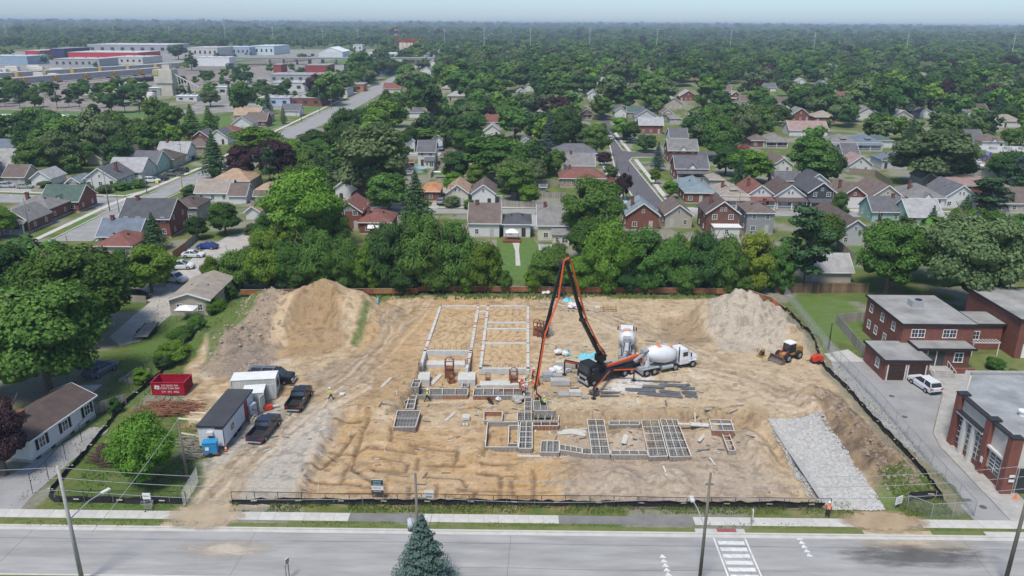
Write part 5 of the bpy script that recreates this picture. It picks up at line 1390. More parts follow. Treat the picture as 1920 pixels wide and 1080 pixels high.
# modern front building
f0,f1 = G(1877,926),G(1779,828)
zf = 6.4; x0 = (f0.x + f1.x) / 2; y0,y1 = f0.y,G(1813,695,zf).y; CA,CB = G(1813,695,zf),G(1801,738,zf)
mb_ = thing('community_centre','modern brick and cream building with tall dark windows at the lower right','building',(x0,y0,0))
LD = y1 - y0; WX = 26
PW = [(.25,.25),(WX,.25),(WX,LD),(CA.x - x0,LD),(max(.25,CB.x - x0),CB.y - y0)]
MB().prism(PW,0,zf - .4).build('wall',mat('cream_panel',(.55,.52,.46),.8,.08),mb_)
MB().b2(.15,.25,1.5,CB.y - y0 - .3,0,1.1).build('base_course',M_BRICK,mb_)
MB().prism([(.8,.8),(WX,.8),(WX,LD - .6),(CA.x - x0 + .4,LD - .6),(max(.8,CB.x - x0 + .5),CB.y - y0)],zf - .4,zf - .28).build('roof',mat('membrane_roof_wet',(.38,.395,.39),.5,0,.3,col2=(.19,.19,.185)),mb_)
MB().b2(.2,.75,.25,CB.y - y0,zf - .4,zf + .05).beam((CB.x - x0 + .2,CB.y - y0,zf - .17),(CA.x - x0 + .2,LD,zf - .17),.6,.44).b2(CA.x - x0 + .3,WX,LD - .55,LD,zf - .4,zf + .049).b2(.75,WX,.25,.75,zf - .4,zf + .05).build('parapet',mat('parapet_metal',(.33,.32,.30),.6),mb_)
YM = G(1843,888).y - y0
py_ = [(0.0,.7),(f1.y - y0 - .8,f1.y - y0),(YM,YM + .8)]
for q0,q1 in py_:
 MB().b2(-.25,.9,q0 - .1,q1,0,zf + .15).build('brick_pier',M_BRICK,mb_); MB().b2(-.3,.95,q0 - .15,q1 + .05,zf + .15,zf + .3).build('pier_cap',M_DARK,mb_)
MB().b2(-.15,.5,1.2,f1.y - y0,zf - .02,zf + .12).build('coping',M_DARK,mb_)
def tallwin(y,w,z0,z1,x=.24):
 fr = MB(); fr.b2(x - .1,x - .02,y - w / 2 - .08,y + w / 2 + .08,z0 - .1,z1 + .1); f = fr.build('window',M_WHITE,mb_)
 MB().b2(x - .14,x - .1,y - w / 2,y + w / 2,z0,z1).build('pane',M_GLASS,f)
 bars = MB()
 for k in range(1,5): bars.b2(x - .17,x - .14,y - w / 2,y + w / 2,z0 + (z1 - z0) * k / 5 - .03,z0 + (z1 - z0) * k / 5 + .03)
 bars.b2(x - .17,x - .14,y - .03,y + .03,z0,z1); bars.build('glazing_bar',M_WHITE,f)
m0,m1 = py_[2][1],py_[1][0]
for k in range(3): tallwin(m0 + (m1 - m0) * (k + .5) / 3,(m1 - m0) / 3 - .7,.8,4.3)
for k in (1,2): MB().b2(-.3,.14,m0 + (m1 - m0) * k / 3 - .22,m0 + (m1 - m0) * k / 3 + .22,0,4.4).build('column',M_OFF,mb_)
MB().b2(-.35,.2,m0,m1,4.4,4.65).build('canopy_band',M_OFF,mb_); MB().b2(-.4,.2,m0,m1,4.65,4.76).build('canopy_cap',M_DARK,mb_)
n0,n1 = py_[0][1],py_[2][0]
tallwin((n0 + n1) / 2,(n1 - n0) * .55,1.2,3.3); MB().b2(-.15,.2,n0,n1,3.5,3.75).build('canopy_band',M_OFF,mb_)
MB().b2(1.2,6,.1,.2,0,3.0).build('entrance_glass',M_GLASS,mb_)
for i in range(4): MB().b2(1.2 + i * 1.55,1.3 + i * 1.55,-.0,.09,0,3.1).build('mullion',M_STEEL,mb_)
for z in (2.15,1.6): MB().b2(.2,.75,-.26,-.22,z,z + .3).build('wall_sign',M_WHITE,mb_)
MB().b2(-.36,-.4,3.6,4.0,1.5,2.2).build('notice',M_WHITE,mb_)
for q in ((2.5,6),(5.5,9)): MB().cyl((q[0] + 2,q[1],zf - .05),.35,.5,12).cyl((q[0] + 2,q[1],zf + .3),.5,.14,12).build('roof_vent',M_WHITE,mb_)
cn = thing('traffic_cone','orange cone beside the glass entrance','cone',(x0 + .9,y0 - .9,.05)); MB().cyl((0,0,.35),.18,.7,12,0,.03).b2(-.22,.22,-.22,.22,0,.04).build('cone_body',M_ORS,cn)
# ------------------------------------------------------------------ industry and railway in the far left
def bld(label,xl,xr,yb,D,h,wc,rc,name='warehouse',cat='warehouse',feats=''):
 a,b = G(xl,yb),G(xr,yb); c = (a + b) / 2; w = (b - a).length
 t = thing(name,label,cat,c)
 MB().b2(-w / 2,w / 2,0,D,0,h).build('wall',mat('wall_col_%d_%d_%d' % tuple(int(v * 99) for v in wc),wc,.8,.1,.3),t)
 if 'gable' in feats:
  r = MB(); q = h + w * .17
  for s in (-1,1): r.add([(s * (w / 2 + .5),-.5,h - .3),(0,-.5,q),(0,D + .5,q),(s * (w / 2 + .5),D + .5,h - .3),(s * (w / 2 + .5),-.5,h),(0,-.5,q + .3),(0,D + .5,q + .3),(s * (w / 2 + .5),D + .5,h)],[(0,1,2,3),(7,6,5,4),(0,4,5,1),(1,5,6,2),(2,6,7,3),(3,7,4,0)])
  r.add([(-w / 2,0,h),(w / 2,0,h),(0,0,q),(-w / 2,.3,h),(w / 2,.3,h),(0,.3,q)],[(0,1,2),(5,4,3),(0,2,5,3),(1,4,5,2)])
  r.build('roof',mat('rcol_%d_%d_%d' % tuple(int(v * 99) for v in rc),rc,.8,.1,.1),t)
 else:
  MB().b2(-w / 2 - .3,w / 2 + .3,-.3,D + .3,h,h + .35).build('roof',mat('rcol_%d_%d_%d' % tuple(int(v * 99) for v in rc),rc,.8,.1,.1),t)
  for k in range(3): MB().box((w * (-.3 + .28 * k),D * .5,h + .8),(2,2,.9)).build('roof_unit',M_STEEL,t)
 nw = min(8,int(w / 6))
 if 'nowin' not in feats:
  for i in range(nw): MB().b2(-w / 2 + w * (i + .3) / nw,-w / 2 + w * (i + .65) / nw,-.12,-.02,h * .35,h * .7).build('window',M_GLASS,t)
 return t
WHT,GRY,REDB = (.52,.52,.51),(.33,.335,.34),(.22,.08,.06)
for q in (('low white roofed warehouse at the left edge with blue grey wall',-90,66,252,28,5,(.26,.32,.38),(.72,.73,.74),'warehouse','warehouse','nowin'),
('small brick end block beside the white roofed warehouse',116,139,243,12,4.5,REDB,(.3,.3,.3)),('white roofed building behind the olive tree',130,165,262,12,4,WHT,(.6,.62,.65),'warehouse','warehouse','nowin'),
('pale blue flat workshop with two dark windows',484,545,199,14,4.5,(.38,.47,.58),(.4,.4,.4)),('red brick office with flat grey roof by the street',543,604,199,16,4.5,REDB,(.36,.35,.34)),
('long white works behind the dark fir',510,572,172,22,6,WHT,(.42,.41,.40)),('garage building with dark roof and white walls',590,652,182,20,5,WHT,(.19,.18,.17)),('works with orange brick side wall',645,682,172,14,5,(.42,.19,.09),(.36,.35,.35)),
('cluttered grey roofed factory beyond the workshop',505,640,155,26,6,GRY,(.34,.33,.32)),('long dark red brick factory wall',572,615,137,30,7,(.27,.055,.045),(.30,.28,.27),'warehouse','warehouse','nowin'),('short dark red brick factory end',513,528,136,20,7,(.27,.055,.045),(.30,.28,.27),'warehouse','warehouse','nowin'),
('blue fronted shop with pale roof',674,738,140,30,5,(.03,.10,.38),(.45,.43,.40)),('shop block with yellow and navy signs',645,676,133,30,7,(.05,.06,.12),(.3,.3,.3)),
('long white works in front of the silos',688,800,115,40,9,WHT,(.62,.62,.60)),('white shed with blue door beside the long white works',765,800,117,10,8,WHT,(.6,.6,.6)),('white buildings right of the silos',800,835,106,40,8,WHT,(.5,.5,.5)),
('small white far house above the long white works',662,680,96,20,10,WHT,(.5,.5,.5)),('far block behind the small white house',730,746,100,30,8,GRY,(.6,.6,.6)),
('long red walled warehouse',125,265,113,60,9,(.50,.03,.045),(.5,.48,.46),'warehouse','warehouse','nowin'),('short red walled end of the far warehouse',48,78,111,60,10,(.50,.03,.045),(.5,.48,.46),'warehouse','warehouse','nowin'),('navy walled warehouse section with yellow door',96,124,112,60,13,(.03,.03,.09),(.3,.3,.3),'warehouse','warehouse','nowin'),
('low pale blue long shed on the far left',-40,56,122,40,9,(.27,.36,.44),(.45,.46,.48),'warehouse','warehouse','nowin'),('low grey shed left of the double dark trees',100,190,126,40,8,GRY,(.42,.40,.37)),('low pale shed right of the double dark trees',200,270,120,50,7,(.5,.48,.44),(.45,.44,.42)),
('long grey warehouse on the skyline of the yard',160,320,100,80,12,GRY,(.50,.49,.50)),('long pale warehouse with dark loading doors',352,410,107,60,12,(.5,.48,.45),(.46,.44,.44)),('pale blue roofed warehouse right of the loading doors',410,470,104,60,11,(.32,.38,.45),(.42,.47,.53)),('white and teal warehouse by the overpass',468,515,103,80,12,(.52,.60,.62),(.5,.55,.55)),
('white storage domes building by the railway',370,432,124,20,9,(.66,.66,.67),(.6,.6,.6),'warehouse','warehouse','nowin'),('white wall warehouse in the far right trees',1760,1818,168,40,7,(.40,.37,.33),(.75,.75,.73),'warehouse','warehouse','nowin'),('second white roofed warehouse at the right edge',1868,1990,170,40,7,(.40,.37,.33),(.75,.75,.73),'warehouse','warehouse','nowin'),
('low white far building near the right tower',1842,1880,115,30,7,WHT,(.7,.7,.7)),('painted wall workshop with flat roof on the right',1862,1960,313,16,4.5,(.16,.42,.55),(.42,.40,.38),'workshop','workshop','nowin'),('flat white roofed shop beside the brick block',1874,1990,345,14,3.5,GRY,(.62,.62,.62),'workshop','workshop','nowin'),
('low grey shed in front of the flat white roofed shop',1826,1870,333,8,3,GRY,(.5,.5,.5),'workshop','workshop','nowin'),('white tin store beside the concrete tower',405,432,178,12,5,WHT,(.62,.62,.62)),('small grey block left of the concrete tower',280,302,180,12,5,GRY,(.7,.7,.7)),('long low white sheds of the stone yard',330,370,190,8,3,WHT,(.7,.7,.7))):
 bld(*q)
sh2 = bld('big white tent shaped salt barn beyond the overpass',597,643,107,50,7,(.55,.62,.60),(.70,.71,.70),'barn','barn','gable nowin')
# mural panels on the painted workshop (abstract colour fields)
mw = G(1862,313); mural = thing('painted_wall','side wall covered with a colourful spray painted abstract','mural',(mw.x - .3,mw.y,0))
mmw = bpy.data.materials.new('mural_paint'); mmw.use_nodes = True
N,L = mmw.node_tree.nodes,mmw.node_tree.links
tc = N.new('ShaderNodeTexCoord'); vo = N.new('ShaderNodeTexVoronoi'); vo.inputs['Scale'].default_value = .9; hs_ = N.new('ShaderNodeHueSaturation'); hs_.inputs['Saturation'].default_value = 1.3; hs_.inputs['Value'].default_value = .55
L.new(tc.outputs['Object'],vo.inputs['Vector']); L.new(vo.outputs['Color'],hs_.inputs['Color']); L.new(hs_.outputs[0],N['Principled BSDF'].inputs['Base Color'])
MB().b2(-.15,.2,-.2,15.8,0,4.6).b2(.2,14,-.3,-.05,0,4.3).build('painted_surface',mmw,mural)
# concrete batching tower and conveyor
tb = G(311,180); tw = thing('batching_tower','tall cream concrete tower of stacked blocks in the stone yard','tower',tb)
M_CT = mat('cream_concrete',(.50,.47,.38),.9,.2,.15)
kx = 1 / ppm(311,180); ht = top_height(tb,122)
MB().b2(-14 * kx,14 * kx,0,24 * kx,0,ht * .42).build('lower_block',M_CT,tw); MB().b2(-17 * kx,17 * kx,-2 * kx,26 * kx,ht * .42,ht * .86).build('upper_block',M_CT,tw); MB().b2(-2 * kx,12 * kx,3 * kx,16 * kx,ht * .86,ht).build('head_house',M_CT,tw); MB().b2(-18 * kx,-8 * kx,-3 * kx,-1.9 * kx,ht * .68,ht * .84).build('stain_panel',mat('ochre_panel',(.42,.36,.16),.9),tw)
cv = thing('conveyor_truss','sloping steel conveyor truss running down from the concrete tower','conveyor',tb)
m = MB(); A = Vector((16 * kx,8 * kx,ht * .72)); B = Vector((62 * kx,8 * kx,ht * .28))
m.beam(A,B,.8,.5); A2,B2_ = Vector((A.x,A.y,ht * .18)),Vector((B.x,B.y,ht * .18)); m.beam(A2,B2_,.5,.4)
for i in range(9):
 t_ = i / 8; m.beam(A.lerp(B,t_),A2.lerp(B2_,min(1,t_ + .06)),.35,.35)
m.build('truss',M_OFF,cv)
for t_ in (.3,.8): q = A2.lerp(B2_,t_); MB().beam(q,(q.x,q.y,0),.5,.5).build('leg',M_OFF,cv)
# silos
sb = G(768,112); sl = thing('grain_silos','cluster of tall grey silos crowned with red steelwork','silo',sb)
kx = 1 / ppm(768,112); ht = top_height(sb,80); M_SI = mat('silo_concrete',(.36,.32,.28),.9,.15,.05)
for i in range(5): MB().cyl(((-15 + i * 7.5) * kx,4 * kx,ht / 2),4.0 * kx,ht,16).build('silo',M_SI,sl,True)
for i in range(4): MB().cyl(((-11 + i * 7.5) * kx,11 * kx,ht / 2),4.0 * kx,ht,16).build('silo',M_SI,sl,True)
M_RS = mat('red_steelwork',(.36,.07,.05),.7); m = MB()
for i in range(12):
 u = -15 + i * 2.8; m.beam((u * kx,2 * kx,ht),(u * kx,2 * kx,ht * (1.08 + .22 * abs(math.sin(i * 1.7)))),.9,.9); m.beam((u * kx,3 * kx,ht * 1.1),((u + 4) * kx,4 * kx,ht * (1.05 + .1 * (i % 3))),.7,.7)
m.b2(-8 * kx,6 * kx,4 * kx,9 * kx,ht,ht * 1.18).b2(17 * kx,26 * kx,4 * kx,10 * kx,0,ht * .8).b2(24 * kx,30 * kx,4 * kx,10 * kx,0,ht * .62); m.build('steelwork',M_RS,sl)
# lattice mast and white monopoles
def mast(label,px_,yt,yb,r=.6,lattice=False,m=None):
 p = G(px_,yb); h = top_height(p,yt); t = thing('radio_mast' if lattice else 'transmission_pole',label,'mast' if lattice else 'pole',p)
 if lattice:
  q = MB()
  for sx,sy in ((-1,-1),(1,-1),(1,1),(-1,1)): q.beam((sx * 3,sy * 3,0),(sx * .8,sy * .8,h),.5,.5)
  n = 12
  for i in range(n):
   z0,z1 = h * i / n,h * (i + 1) / n; k0,k1 = 3 - 2.2 * i / n,3 - 2.2 * (i + 1) / n
   q.beam((-k0,-k0,z0),(k1,-k1,z1),.4,.4); q.beam((k0,k0,z0),(-k1,k1,z1),.4,.4); q.beam((-k0,k0,z0),(-k1,-k1,z1),.4,.4)
  q.build('lattice',M_RS,t)
  for z in (.62,.8,.95): MB().cyl((0,0,h * z),3.6,2.2,8).build('antenna_array',M_GREYM,t)
 else:
  MB().tube([(0,0,0),(0,0,h)],[r,r * .45],8).build('shaft',M_OFF,t)
  for z in (.97,.90,.83): MB().b2(-r * 5,r * 5,-.15,.15,h * z,h * z + .35).build('crossarm',M_OFF,t)
mast('tall lattice radio mast rising behind the silos',745,46,96,1,True)
for i,(x_,yt,yb) in enumerate(((15,44,82),(118,47,80),(216,48,82),(320,49,80),(424,48,84),(513,49,84),(606,53,88),(672,54,86),(834,54,88),(908,50,100),(994,53,96),(1105,52,98),(1230,54,106),(1368,56,98),(1523,60,112),(1697,62,108),(1892,62,125))):
 mast(['leftmost of the white transmission poles on the skyline','transmission pole above the navy warehouse section','transmission pole above the far grey warehouse','transmission pole above the concrete tower','transmission pole above the storage domes','transmission pole left of the overpass','transmission pole above the salt barn','faint transmission pole left of the radio mast',
  'short transmission pole right of the silos','tall white pole right beside the far main street','white pole between the main street and picture centre line','white pole above the paved residential street','tall white pole right of the paved street','smaller white pole above the right canopy','leaning looking white pole in the right third','white pole left of the rightmost one','rightmost tall white pole with crossarm'][i],x_,yt,yb,.42 + .0 * i)
# overpass
oa,ob = G(505,122),G(700,118); ov = thing('overpass','long low road overpass with dark piers across the railway','bridge',oa)
dv = ob - oa; m = MB(); m.beam(Vector((-60,0,7)),dv + Vector((160,0,6)),14,1.6); m.build('deck',M_CONW,ov)
m = MB(); m.beam(Vector((-60,-7.3,8.3)),dv + Vector((160,-7.3,7.3)),.4,1.0); m.build('barrier',M_CONC,ov)
for k in range(9): q = dv * (k / 8.0); MB().b2(q.x - .8,q.x + .8,q.y - 5,q.y + 5,0,6.3).build('pier',M_CONW,ov)
# railway wagons
def wagon(label,x0_,y0_,x1_,y1_,h,kind,group):
 a,b = G(x0_,y0_),G(x1_,y1_); c = (a + b) / 2; L_ = (b - a).length; t = thing('railway_wagon',label,'railway wagon',c,math.atan2(b.y - a.y,b.x - a.x),group)
 if kind == 'rack':
  MB().b2(-L_ / 2 + .6,L_ / 2 - .6,-1.5,1.5,1.0,h).build('body',mat('wagon_grey',(.36,.34,.35),.7,.15,.3),t)
  MB().loft([[(x,-1.5,h),(x,1.5,h),(x,.8,h + .35),(x,-.8,h + .35)] for x in (-L_ / 2 + .6,L_ / 2 - .6)]).build('roof',mat('wagon_roof',(.5,.5,.5),.6),t)
  for s in (-1,1): MB().b2(s * (L_ / 2 - .55) - .08,s * (L_ / 2 - .55) + .08,-1.45,1.45,1.0,h - .3).b2(s * (L_ / 2 - 2.2) - 1.5,s * (L_ / 2 - 2.2) + 1.5,-1.56,-1.505,1.0,h - .1).build('end_door',mat('wagon_yellow',(.46,.29,.08),.7),t)
  r = MB(); [r.b2(-L_ / 2 + 4 + i * 1.6,-L_ / 2 + 4.2 + i * 1.6,-1.58,-1.505,1.0,h) for i in range(int((L_ - 8) / 1.6))]; r.build('side_rib',M_GREYM,t)
 elif kind == 'tank':
  MB().cyl((0,0,2.4),1.5,L_ - 2,14,0,None,'x').build('tank',mat('tank_black',(.02,.02,.03),.5),t,True); MB().cyl((0,0,4.0),.6,.7,10).build('dome',M_DARK,t)
 else:
  MB().loft([[(x,-1.4,1.3 if abs(x) < L_ / 2 - 3 else 2.2),(x,1.4,1.3 if abs(x) < L_ / 2 - 3 else 2.2),(x,1.5,h - .4),(x,.7,h),(x,-.7,h),(x,-1.5,h - .4)] for x in (-L_ / 2 + .5,-L_ / 2 + 3.2,L_ / 2 - 3.2,L_ / 2 - .5)]).build('body',mat('hopper_pink',(.42,.33,.31),.8,.2,.4),t)
 for s in (-1,1): MB().b2(s * L_ * .34 - 1.6,s * L_ * .34 + 1.6,-1.2,1.2,.1,1.0).build('bogie',M_DARK,t)
XS = [-14,43,103,160,212,262,300]
YF = lambda x: 163 - (x / 262) * 21.5
nm = ['leftmost grey car carrier wagon in the long train','second car carrier wagon, paler with yellow doors','third car carrier wagon with yellow ends','fourth car carrier wagon with perforated side','fifth car carrier wagon with yellow ends','last car carrier wagon before the concrete tower']
for i in range(6): wagon(nm[i],XS[i],YF(XS[i]),XS[i + 1],YF(XS[i + 1]),5.6,'rack','car carrier wagons')
nm = ['far row wagon at the left edge','far row wagon with cream roof','far row wagon behind the third carrier','far row wagon near the long pale shed','far row wagon left of the concrete tower','far row wagon with long white roof','far row wagon behind the concrete tower']
for i in range(7): wagon(nm[i],-20 + i * 52,150 - i * 3.4,28 + i * 52,147 - i * 3.4,5.0,'rack','wagons on the far track')
for i,(a_,b_) in enumerate(((192,228),(150,190))): wagon(['pinkish hopper wagon beside the tank wagons','pale hopper wagon left of the pinkish one'][i],a_,163 - i * -3,b_,160 - i * -4,4.3,'hop','hopper wagons')
for i in range(4): wagon(['black tank wagon next to the hopper','second black tank wagon','third black tank wagon','black tank wagon nearest the concrete tower'][i],230 + i * 17,158 - i * 1.8,246 + i * 17,156 - i * 1.8,4,'tank','black tank wagons')
# white stockpiles and pallets of the stone yard
g_ = random.Random(3)
for i in range(26):
 x_,y_ = (g_.uniform(-30,110),g_.uniform(126,146)) if i < 14 else (g_.uniform(170,280),g_.uniform(166,186))
 p = G(x_,y_); t = thing('block_stack',f"{['low', 'tall', 'wide', 'narrow', 'squat', 'long', 'cream'][i % 7]} pale block stack {['above the leftmost car carrier', 'above the second car carrier', 'left of the concrete tower', 'below the hopper wagons'][i // 7]}",'stack',p,g_.uniform(-.2,.2),'stacks in the stone yard left part' if i < 14 else 'stacks beside the tower')
 w,h = g_.uniform(8,16),g_.uniform(2,4.5)
 MB().box((0,0,h / 2),(w,5,h),0,0,0,0,.9).build('stack',mat('cream_blocks',(.58,.54,.46),.9,.15,.3),t); MB().box((0,0,h + .1),(w * .8,4,.25)).build('cover',M_WHITE,t)
# ------------------------------------------------------------------ foundation walls
M_FRESH = mat('fresh_concrete',(.51,.50,.465),.85,.14,1.2,.01,8)
M_PLY = mat('formwork_ply',(.27,.245,.215),.85,.25,2,rnd=.15); M_PLYR = mat('formwork_ply_red',(.27,.13,.075),.85,.3,2,rnd=.15)
M_TOPL = mat('form_lumber_pale',(.52,.50,.45),.75,.12,3,rnd=.1); M_REB = mat('rebar',(.11,.09,.08),.7,.3,6)
M_SLABG = mat('blinding_concrete',(.25,.255,.25),.9,.2,1.5)
fo = thing('foundation_walls','pale poured foundation walls enclosing two long sand filled bays','foundation',G(890,640))
FL = fo.location
def wallseg(a,b,zt=.2,zb=-1.7,th=.44,name='wall_segment',m=M_FRESH):
 A,B = G(*a,zt),G(*b,zt); z0 = min(TZ(A.x,A.y),TZ(B.x,B.y),-.3) - .3
 d = (B - A).normalized() * th * .48
 A,B = A - d - FL,B + d - FL
 o = MB().beam((A.x,A.y,(zt + z0) / 2),(B.x,B.y,(zt + z0) / 2),th,zt - z0).build(name,m,fo); return A,B,o
clampm = MB().box((0,0,.05),(.16,.46,.1)).mesh('form_clamp',mat('clamp_red',(.45,.12,.08),.7)); clampw = MB().box((0,0,.05),(.16,.46,.1)).mesh('form_clamp',M_CONC)
k_ = 0
def clamps(a,b,o,n,every=2):
 for i in range(n):
  p = a.lerp(b,(i + .5) / n + random.uniform(-.02,.02)); q = obj('form_clamp',clampm if random.random() < .35 else clampw,o,(p.x,p.y,.2),math.atan2(b.y - a.y,b.x - a.x) if random.random() < .5 else math.pi / 2)
for a,b,n in (((826,573),(897,573),0),((826,573),(797,657),7),((897,573),(883,657),16),((797,657),(883,657),0),((797,657),(789,686),0),((883,657),(875,690),3),((915,573),(990,573),0),((915,573),(901,690),14),
    ((990,573),(990,693),16),((901,690),(990,690),0),((912,604),(990,604),0),((910,616),(990,616),0),((906,643),(990,643),0),((897,573),(915,573),0),((896,584),(913,584),0)):
 A,B,o = wallseg(a,b)
 if n: clamps(A,B,o,n)
st_ = MB()
for a,b in (((826,573),(897,573)),((915,573),(990,573)),((901,690),(990,690)),((797,657),(883,657))):
 A,B = G(*a,.2),G(*b,.2); n = int((B - A).length / .4)
 for i in range(n): p = A.lerp(B,(i + .5) / n) - FL; st_.beam((p.x,p.y,.15),(p.x,p.y,.85),.025,.025)
stuff(st_.build('starter_bars',M_REB,fo))
def quadbox(name,q,zt,h,m,par,base):
 P = [G(a,b,zt) - base for a,b in q]; return MB().prism([(p.x,p.y) for p in P],zt - h,zt).build(name,m,par)
quadbox('ledge',[(799,676),(884,676),(882,684),(797,684)],-.9,1.2,M_FRESH,fo,FL)
quadbox('ledge',[(900,714),(990,714),(990,722),(899,722)],-.95,1.0,M_FRESH,fo,FL)
for q in ([(774,697),(807,697),(805,712),(771,712)],[(860,697),(892,697),(891,712),(858,712)]): quadbox('footing_pad',q,-.45,1.2,M_FRESH,fo,FL)
for q in ((788,696),(875,690)):
 P = G(*q,-.4) - FL; m = MB()
 for i in range(12): a = i * .52; m.beam((P.x + .22 * math.cos(a),P.y + .22 * math.sin(a),-.5),(P.x + .22 * math.cos(a),P.y + .22 * math.sin(a),1.0),.03,.03)
 stuff(m.build('column_rebar',M_REB,fo))
# ------------------------------------------------------------------ footing forms
FORMS = [ # quad (back-left, back-right, front-right, front-left), rows, cols, label
([(907.5,772),(942,772),(941,789),(907.5,789)],1,1,'isolated rectangular timber form left of the footing grid'),
([(914,791.5),(972,791.5),(971,838.5),(910,838.5)],1,1,'large open rectangular form around bare sand'),
([(954.5,798),(975,798),(974,832),(953,832)],1,1,'narrow form nested inside the large open one'),
([(976,791.5),(998,791.5),(998,841),(972.5,841)],5,2,'tall grid form with six timber crosspieces'),
([(970.5,773),(1048.4,774.4),(1047,789),(970.5,789)],1,6,'wide grid form along the north edge of the footing group'),
([(999,791.6),(1047,791.6),(1047,798.4),(999,798.4)],1,3,'thin strip form below the wide grid form'),
([(1015,827),(1048.4,827),(1048.4,848.5),(1013.6,848)],1,3,'square form with two middle boards on the south side'),
([(1049.6,833),(1090.8,841),(1091.5,850),(1049.6,844)],1,4,'skewed stepped strip form'),
([(1092,841),(1109,841),(1109,852),(1092,851)],1,1,'small form joined to the tall middle grid'),
([(1101,787),(1132,787),(1143.5,852),(1110,852)],5,2,'tall grid form in the middle of the footing group'),
([(1142,790),(1199,790),(1199,797),(1142,797)],1,3,'thin strip form behind the small dirt heap'),
([(1144.7,845.4),(1212,845.4),(1215.7,853.4),(1146,853.4)],1,4,'thin strip form in front of the small dirt heap'),
([(1202,788),(1234,788),(1252,855.5),(1217,856.5)],5,2,'left one of the two wide rebar grids on the right'),
([(1237.5,786),(1269.5,787),(1296,855.7),(1256,857)],5,3,'rightmost of the two wide rebar grids'),
([(1330,786.7),(1370,788),(1376.7,808),(1335,807)],1,2,'form with brown inner face at the right end of the pit'),
([(1353,810),(1366,810),(1379,845),(1366,845)],4,1,'ladder like loose frame at the right end of the pit'),
([(782,729),(878,729),(876.6,741),(782,741)],1,4,'left long strip form in front of the bays'),
([(889,729),(981.5,729),(981.5,742),(887,742)],1,5,'right long strip form in front of the bays'),
([(776,712),(790,712),(784.7,726),(771,726)],2,1,'short strip form leading down from the left footing pad'),
([(768,741),(781,742),(776,767),(761,767)],3,1,'strip form leading down to the separate pad form'),
([(745,770),(788.3,770),(779,801),(738,801)],2,1,'separate trapezoid pad form with a plywood front'),
([(868,712),(879,712),(877.5,726),(866,726)],2,1,'short strip form below the right footing pad'),
([(893.4,723),(904,723),(903,728),(892.5,728)],1,1,'tiny strip form beside the red lifting frame'),
([(983.5,708),(996,708),(996,744),(983.5,744)],4,1,'upright strip form where the crew is pouring'),
([(984,746),(997,746),(997,771),(984,771)],3,1,'strip form linking the pour to the footing grid'),
([(1000,752),(1036,752),(1040,770),(1001,770)],1,3,'loose form beside the yellow vested worker'),
]
for q,rows,cols,lab in FORMS:
 c0 = T((q[2][0] + q[3][0]) / 2,(q[2][1] + q[3][1]) / 2); zf_ = c0.z; zt = zf_ + .62
 P = [G(a,b,zt) for a,b in q]; c = (P[0] + P[1] + P[2] + P[3]) / 4
 t = thing('footing_form',lab,'formwork',(c.x,c.y,zf_),0,'timber footing forms')
 P = [Vector((p.x - c.x,p.y - c.y,0)) for p in P]
 for i in range(4):
  a,b = P[i],P[(i + 1) % 4]
  n = max(1,int((b - a).length / 2.4))
  for j in range(n):
   u,v = a.lerp(b,j / n),a.lerp(b,(j + .985) / n)
   MB().beam((u.x,u.y,.1),(v.x,v.y,.1),.06,1.0).build('form_board',M_PLYR if random.random() < .25 else M_PLY,t)
  MB().beam((a.x,a.y,.65),(b.x,b.y,.65),.11,.06).build('top_rail',M_TOPL,t)
  if i == 2:
   s = MB(); k = int((b - a).length / .45)
   for j in range(k): u = a.lerp(b,(j + .5) / k); s.beam((u.x,u.y - .1,-.2),(u.x,u.y - .1,.6),.06,.09)
   stuff(s.build('stud',M_WOODG,t))
 for r in range(1,rows + (1 if rows > 1 else 0)):
  if r == rows: continue
  a,b = P[0].lerp(P[3],r / rows),P[1].lerp(P[2],r / rows); MB().beam((a.x,a.y,.71),(b.x,b.y,.71),.08,.05).build('cross_rail',M_TOPL,t)
 for k in range(1,cols):
  a,b = P[0].lerp(P[1],k / cols),P[3].lerp(P[2],k / cols); MB().beam((a.x,a.y,.755),(b.x,b.y,.755),.08,.045).build('cross_rail',M_TOPL,t)
 if 'bare sand' not in lab and 'nested' not in lab and 'isolated' not in lab and 'ladder' not in lab:
  MB().prism([(p.x * .97,p.y * .97) for p in P],-.3,.04 if 'grid' in lab or 'wide' in lab else .22).build('blinding',M_SLABG,t)
  rb = MB(); W_ = (P[1] - P[0]).length; D_ = (P[3] - P[0]).length; n1,n2 = max(2,int(W_ / .38)),max(2,int(D_ / .38))
  for j in range(1,n1): a,b = P[0].lerp(P[1],j / n1),P[3].lerp(P[2],j / n1); rb.beam((a.x,a.y,.30),(b.x,b.y,.30),.035,.035)
  for j in range(1,n2): a,b = P[0].lerp(P[3],j / n2),P[1].lerp(P[2],j / n2); rb.beam((a.x,a.y,.34),(b.x,b.y,.34),.035,.035)
  if 'grid' in lab:
   for j in range(1,n1,1): a,b = P[0].lerp(P[1],j / n1),P[3].lerp(P[2],j / n1); [rb.beam((*a.lerp(b,m / 6)[:2],0),(*a.lerp(b,m / 6)[:2],.85),.03,.03) for m in range(7)]
  stuff(rb.build('rebar_mat',M_REB,t))
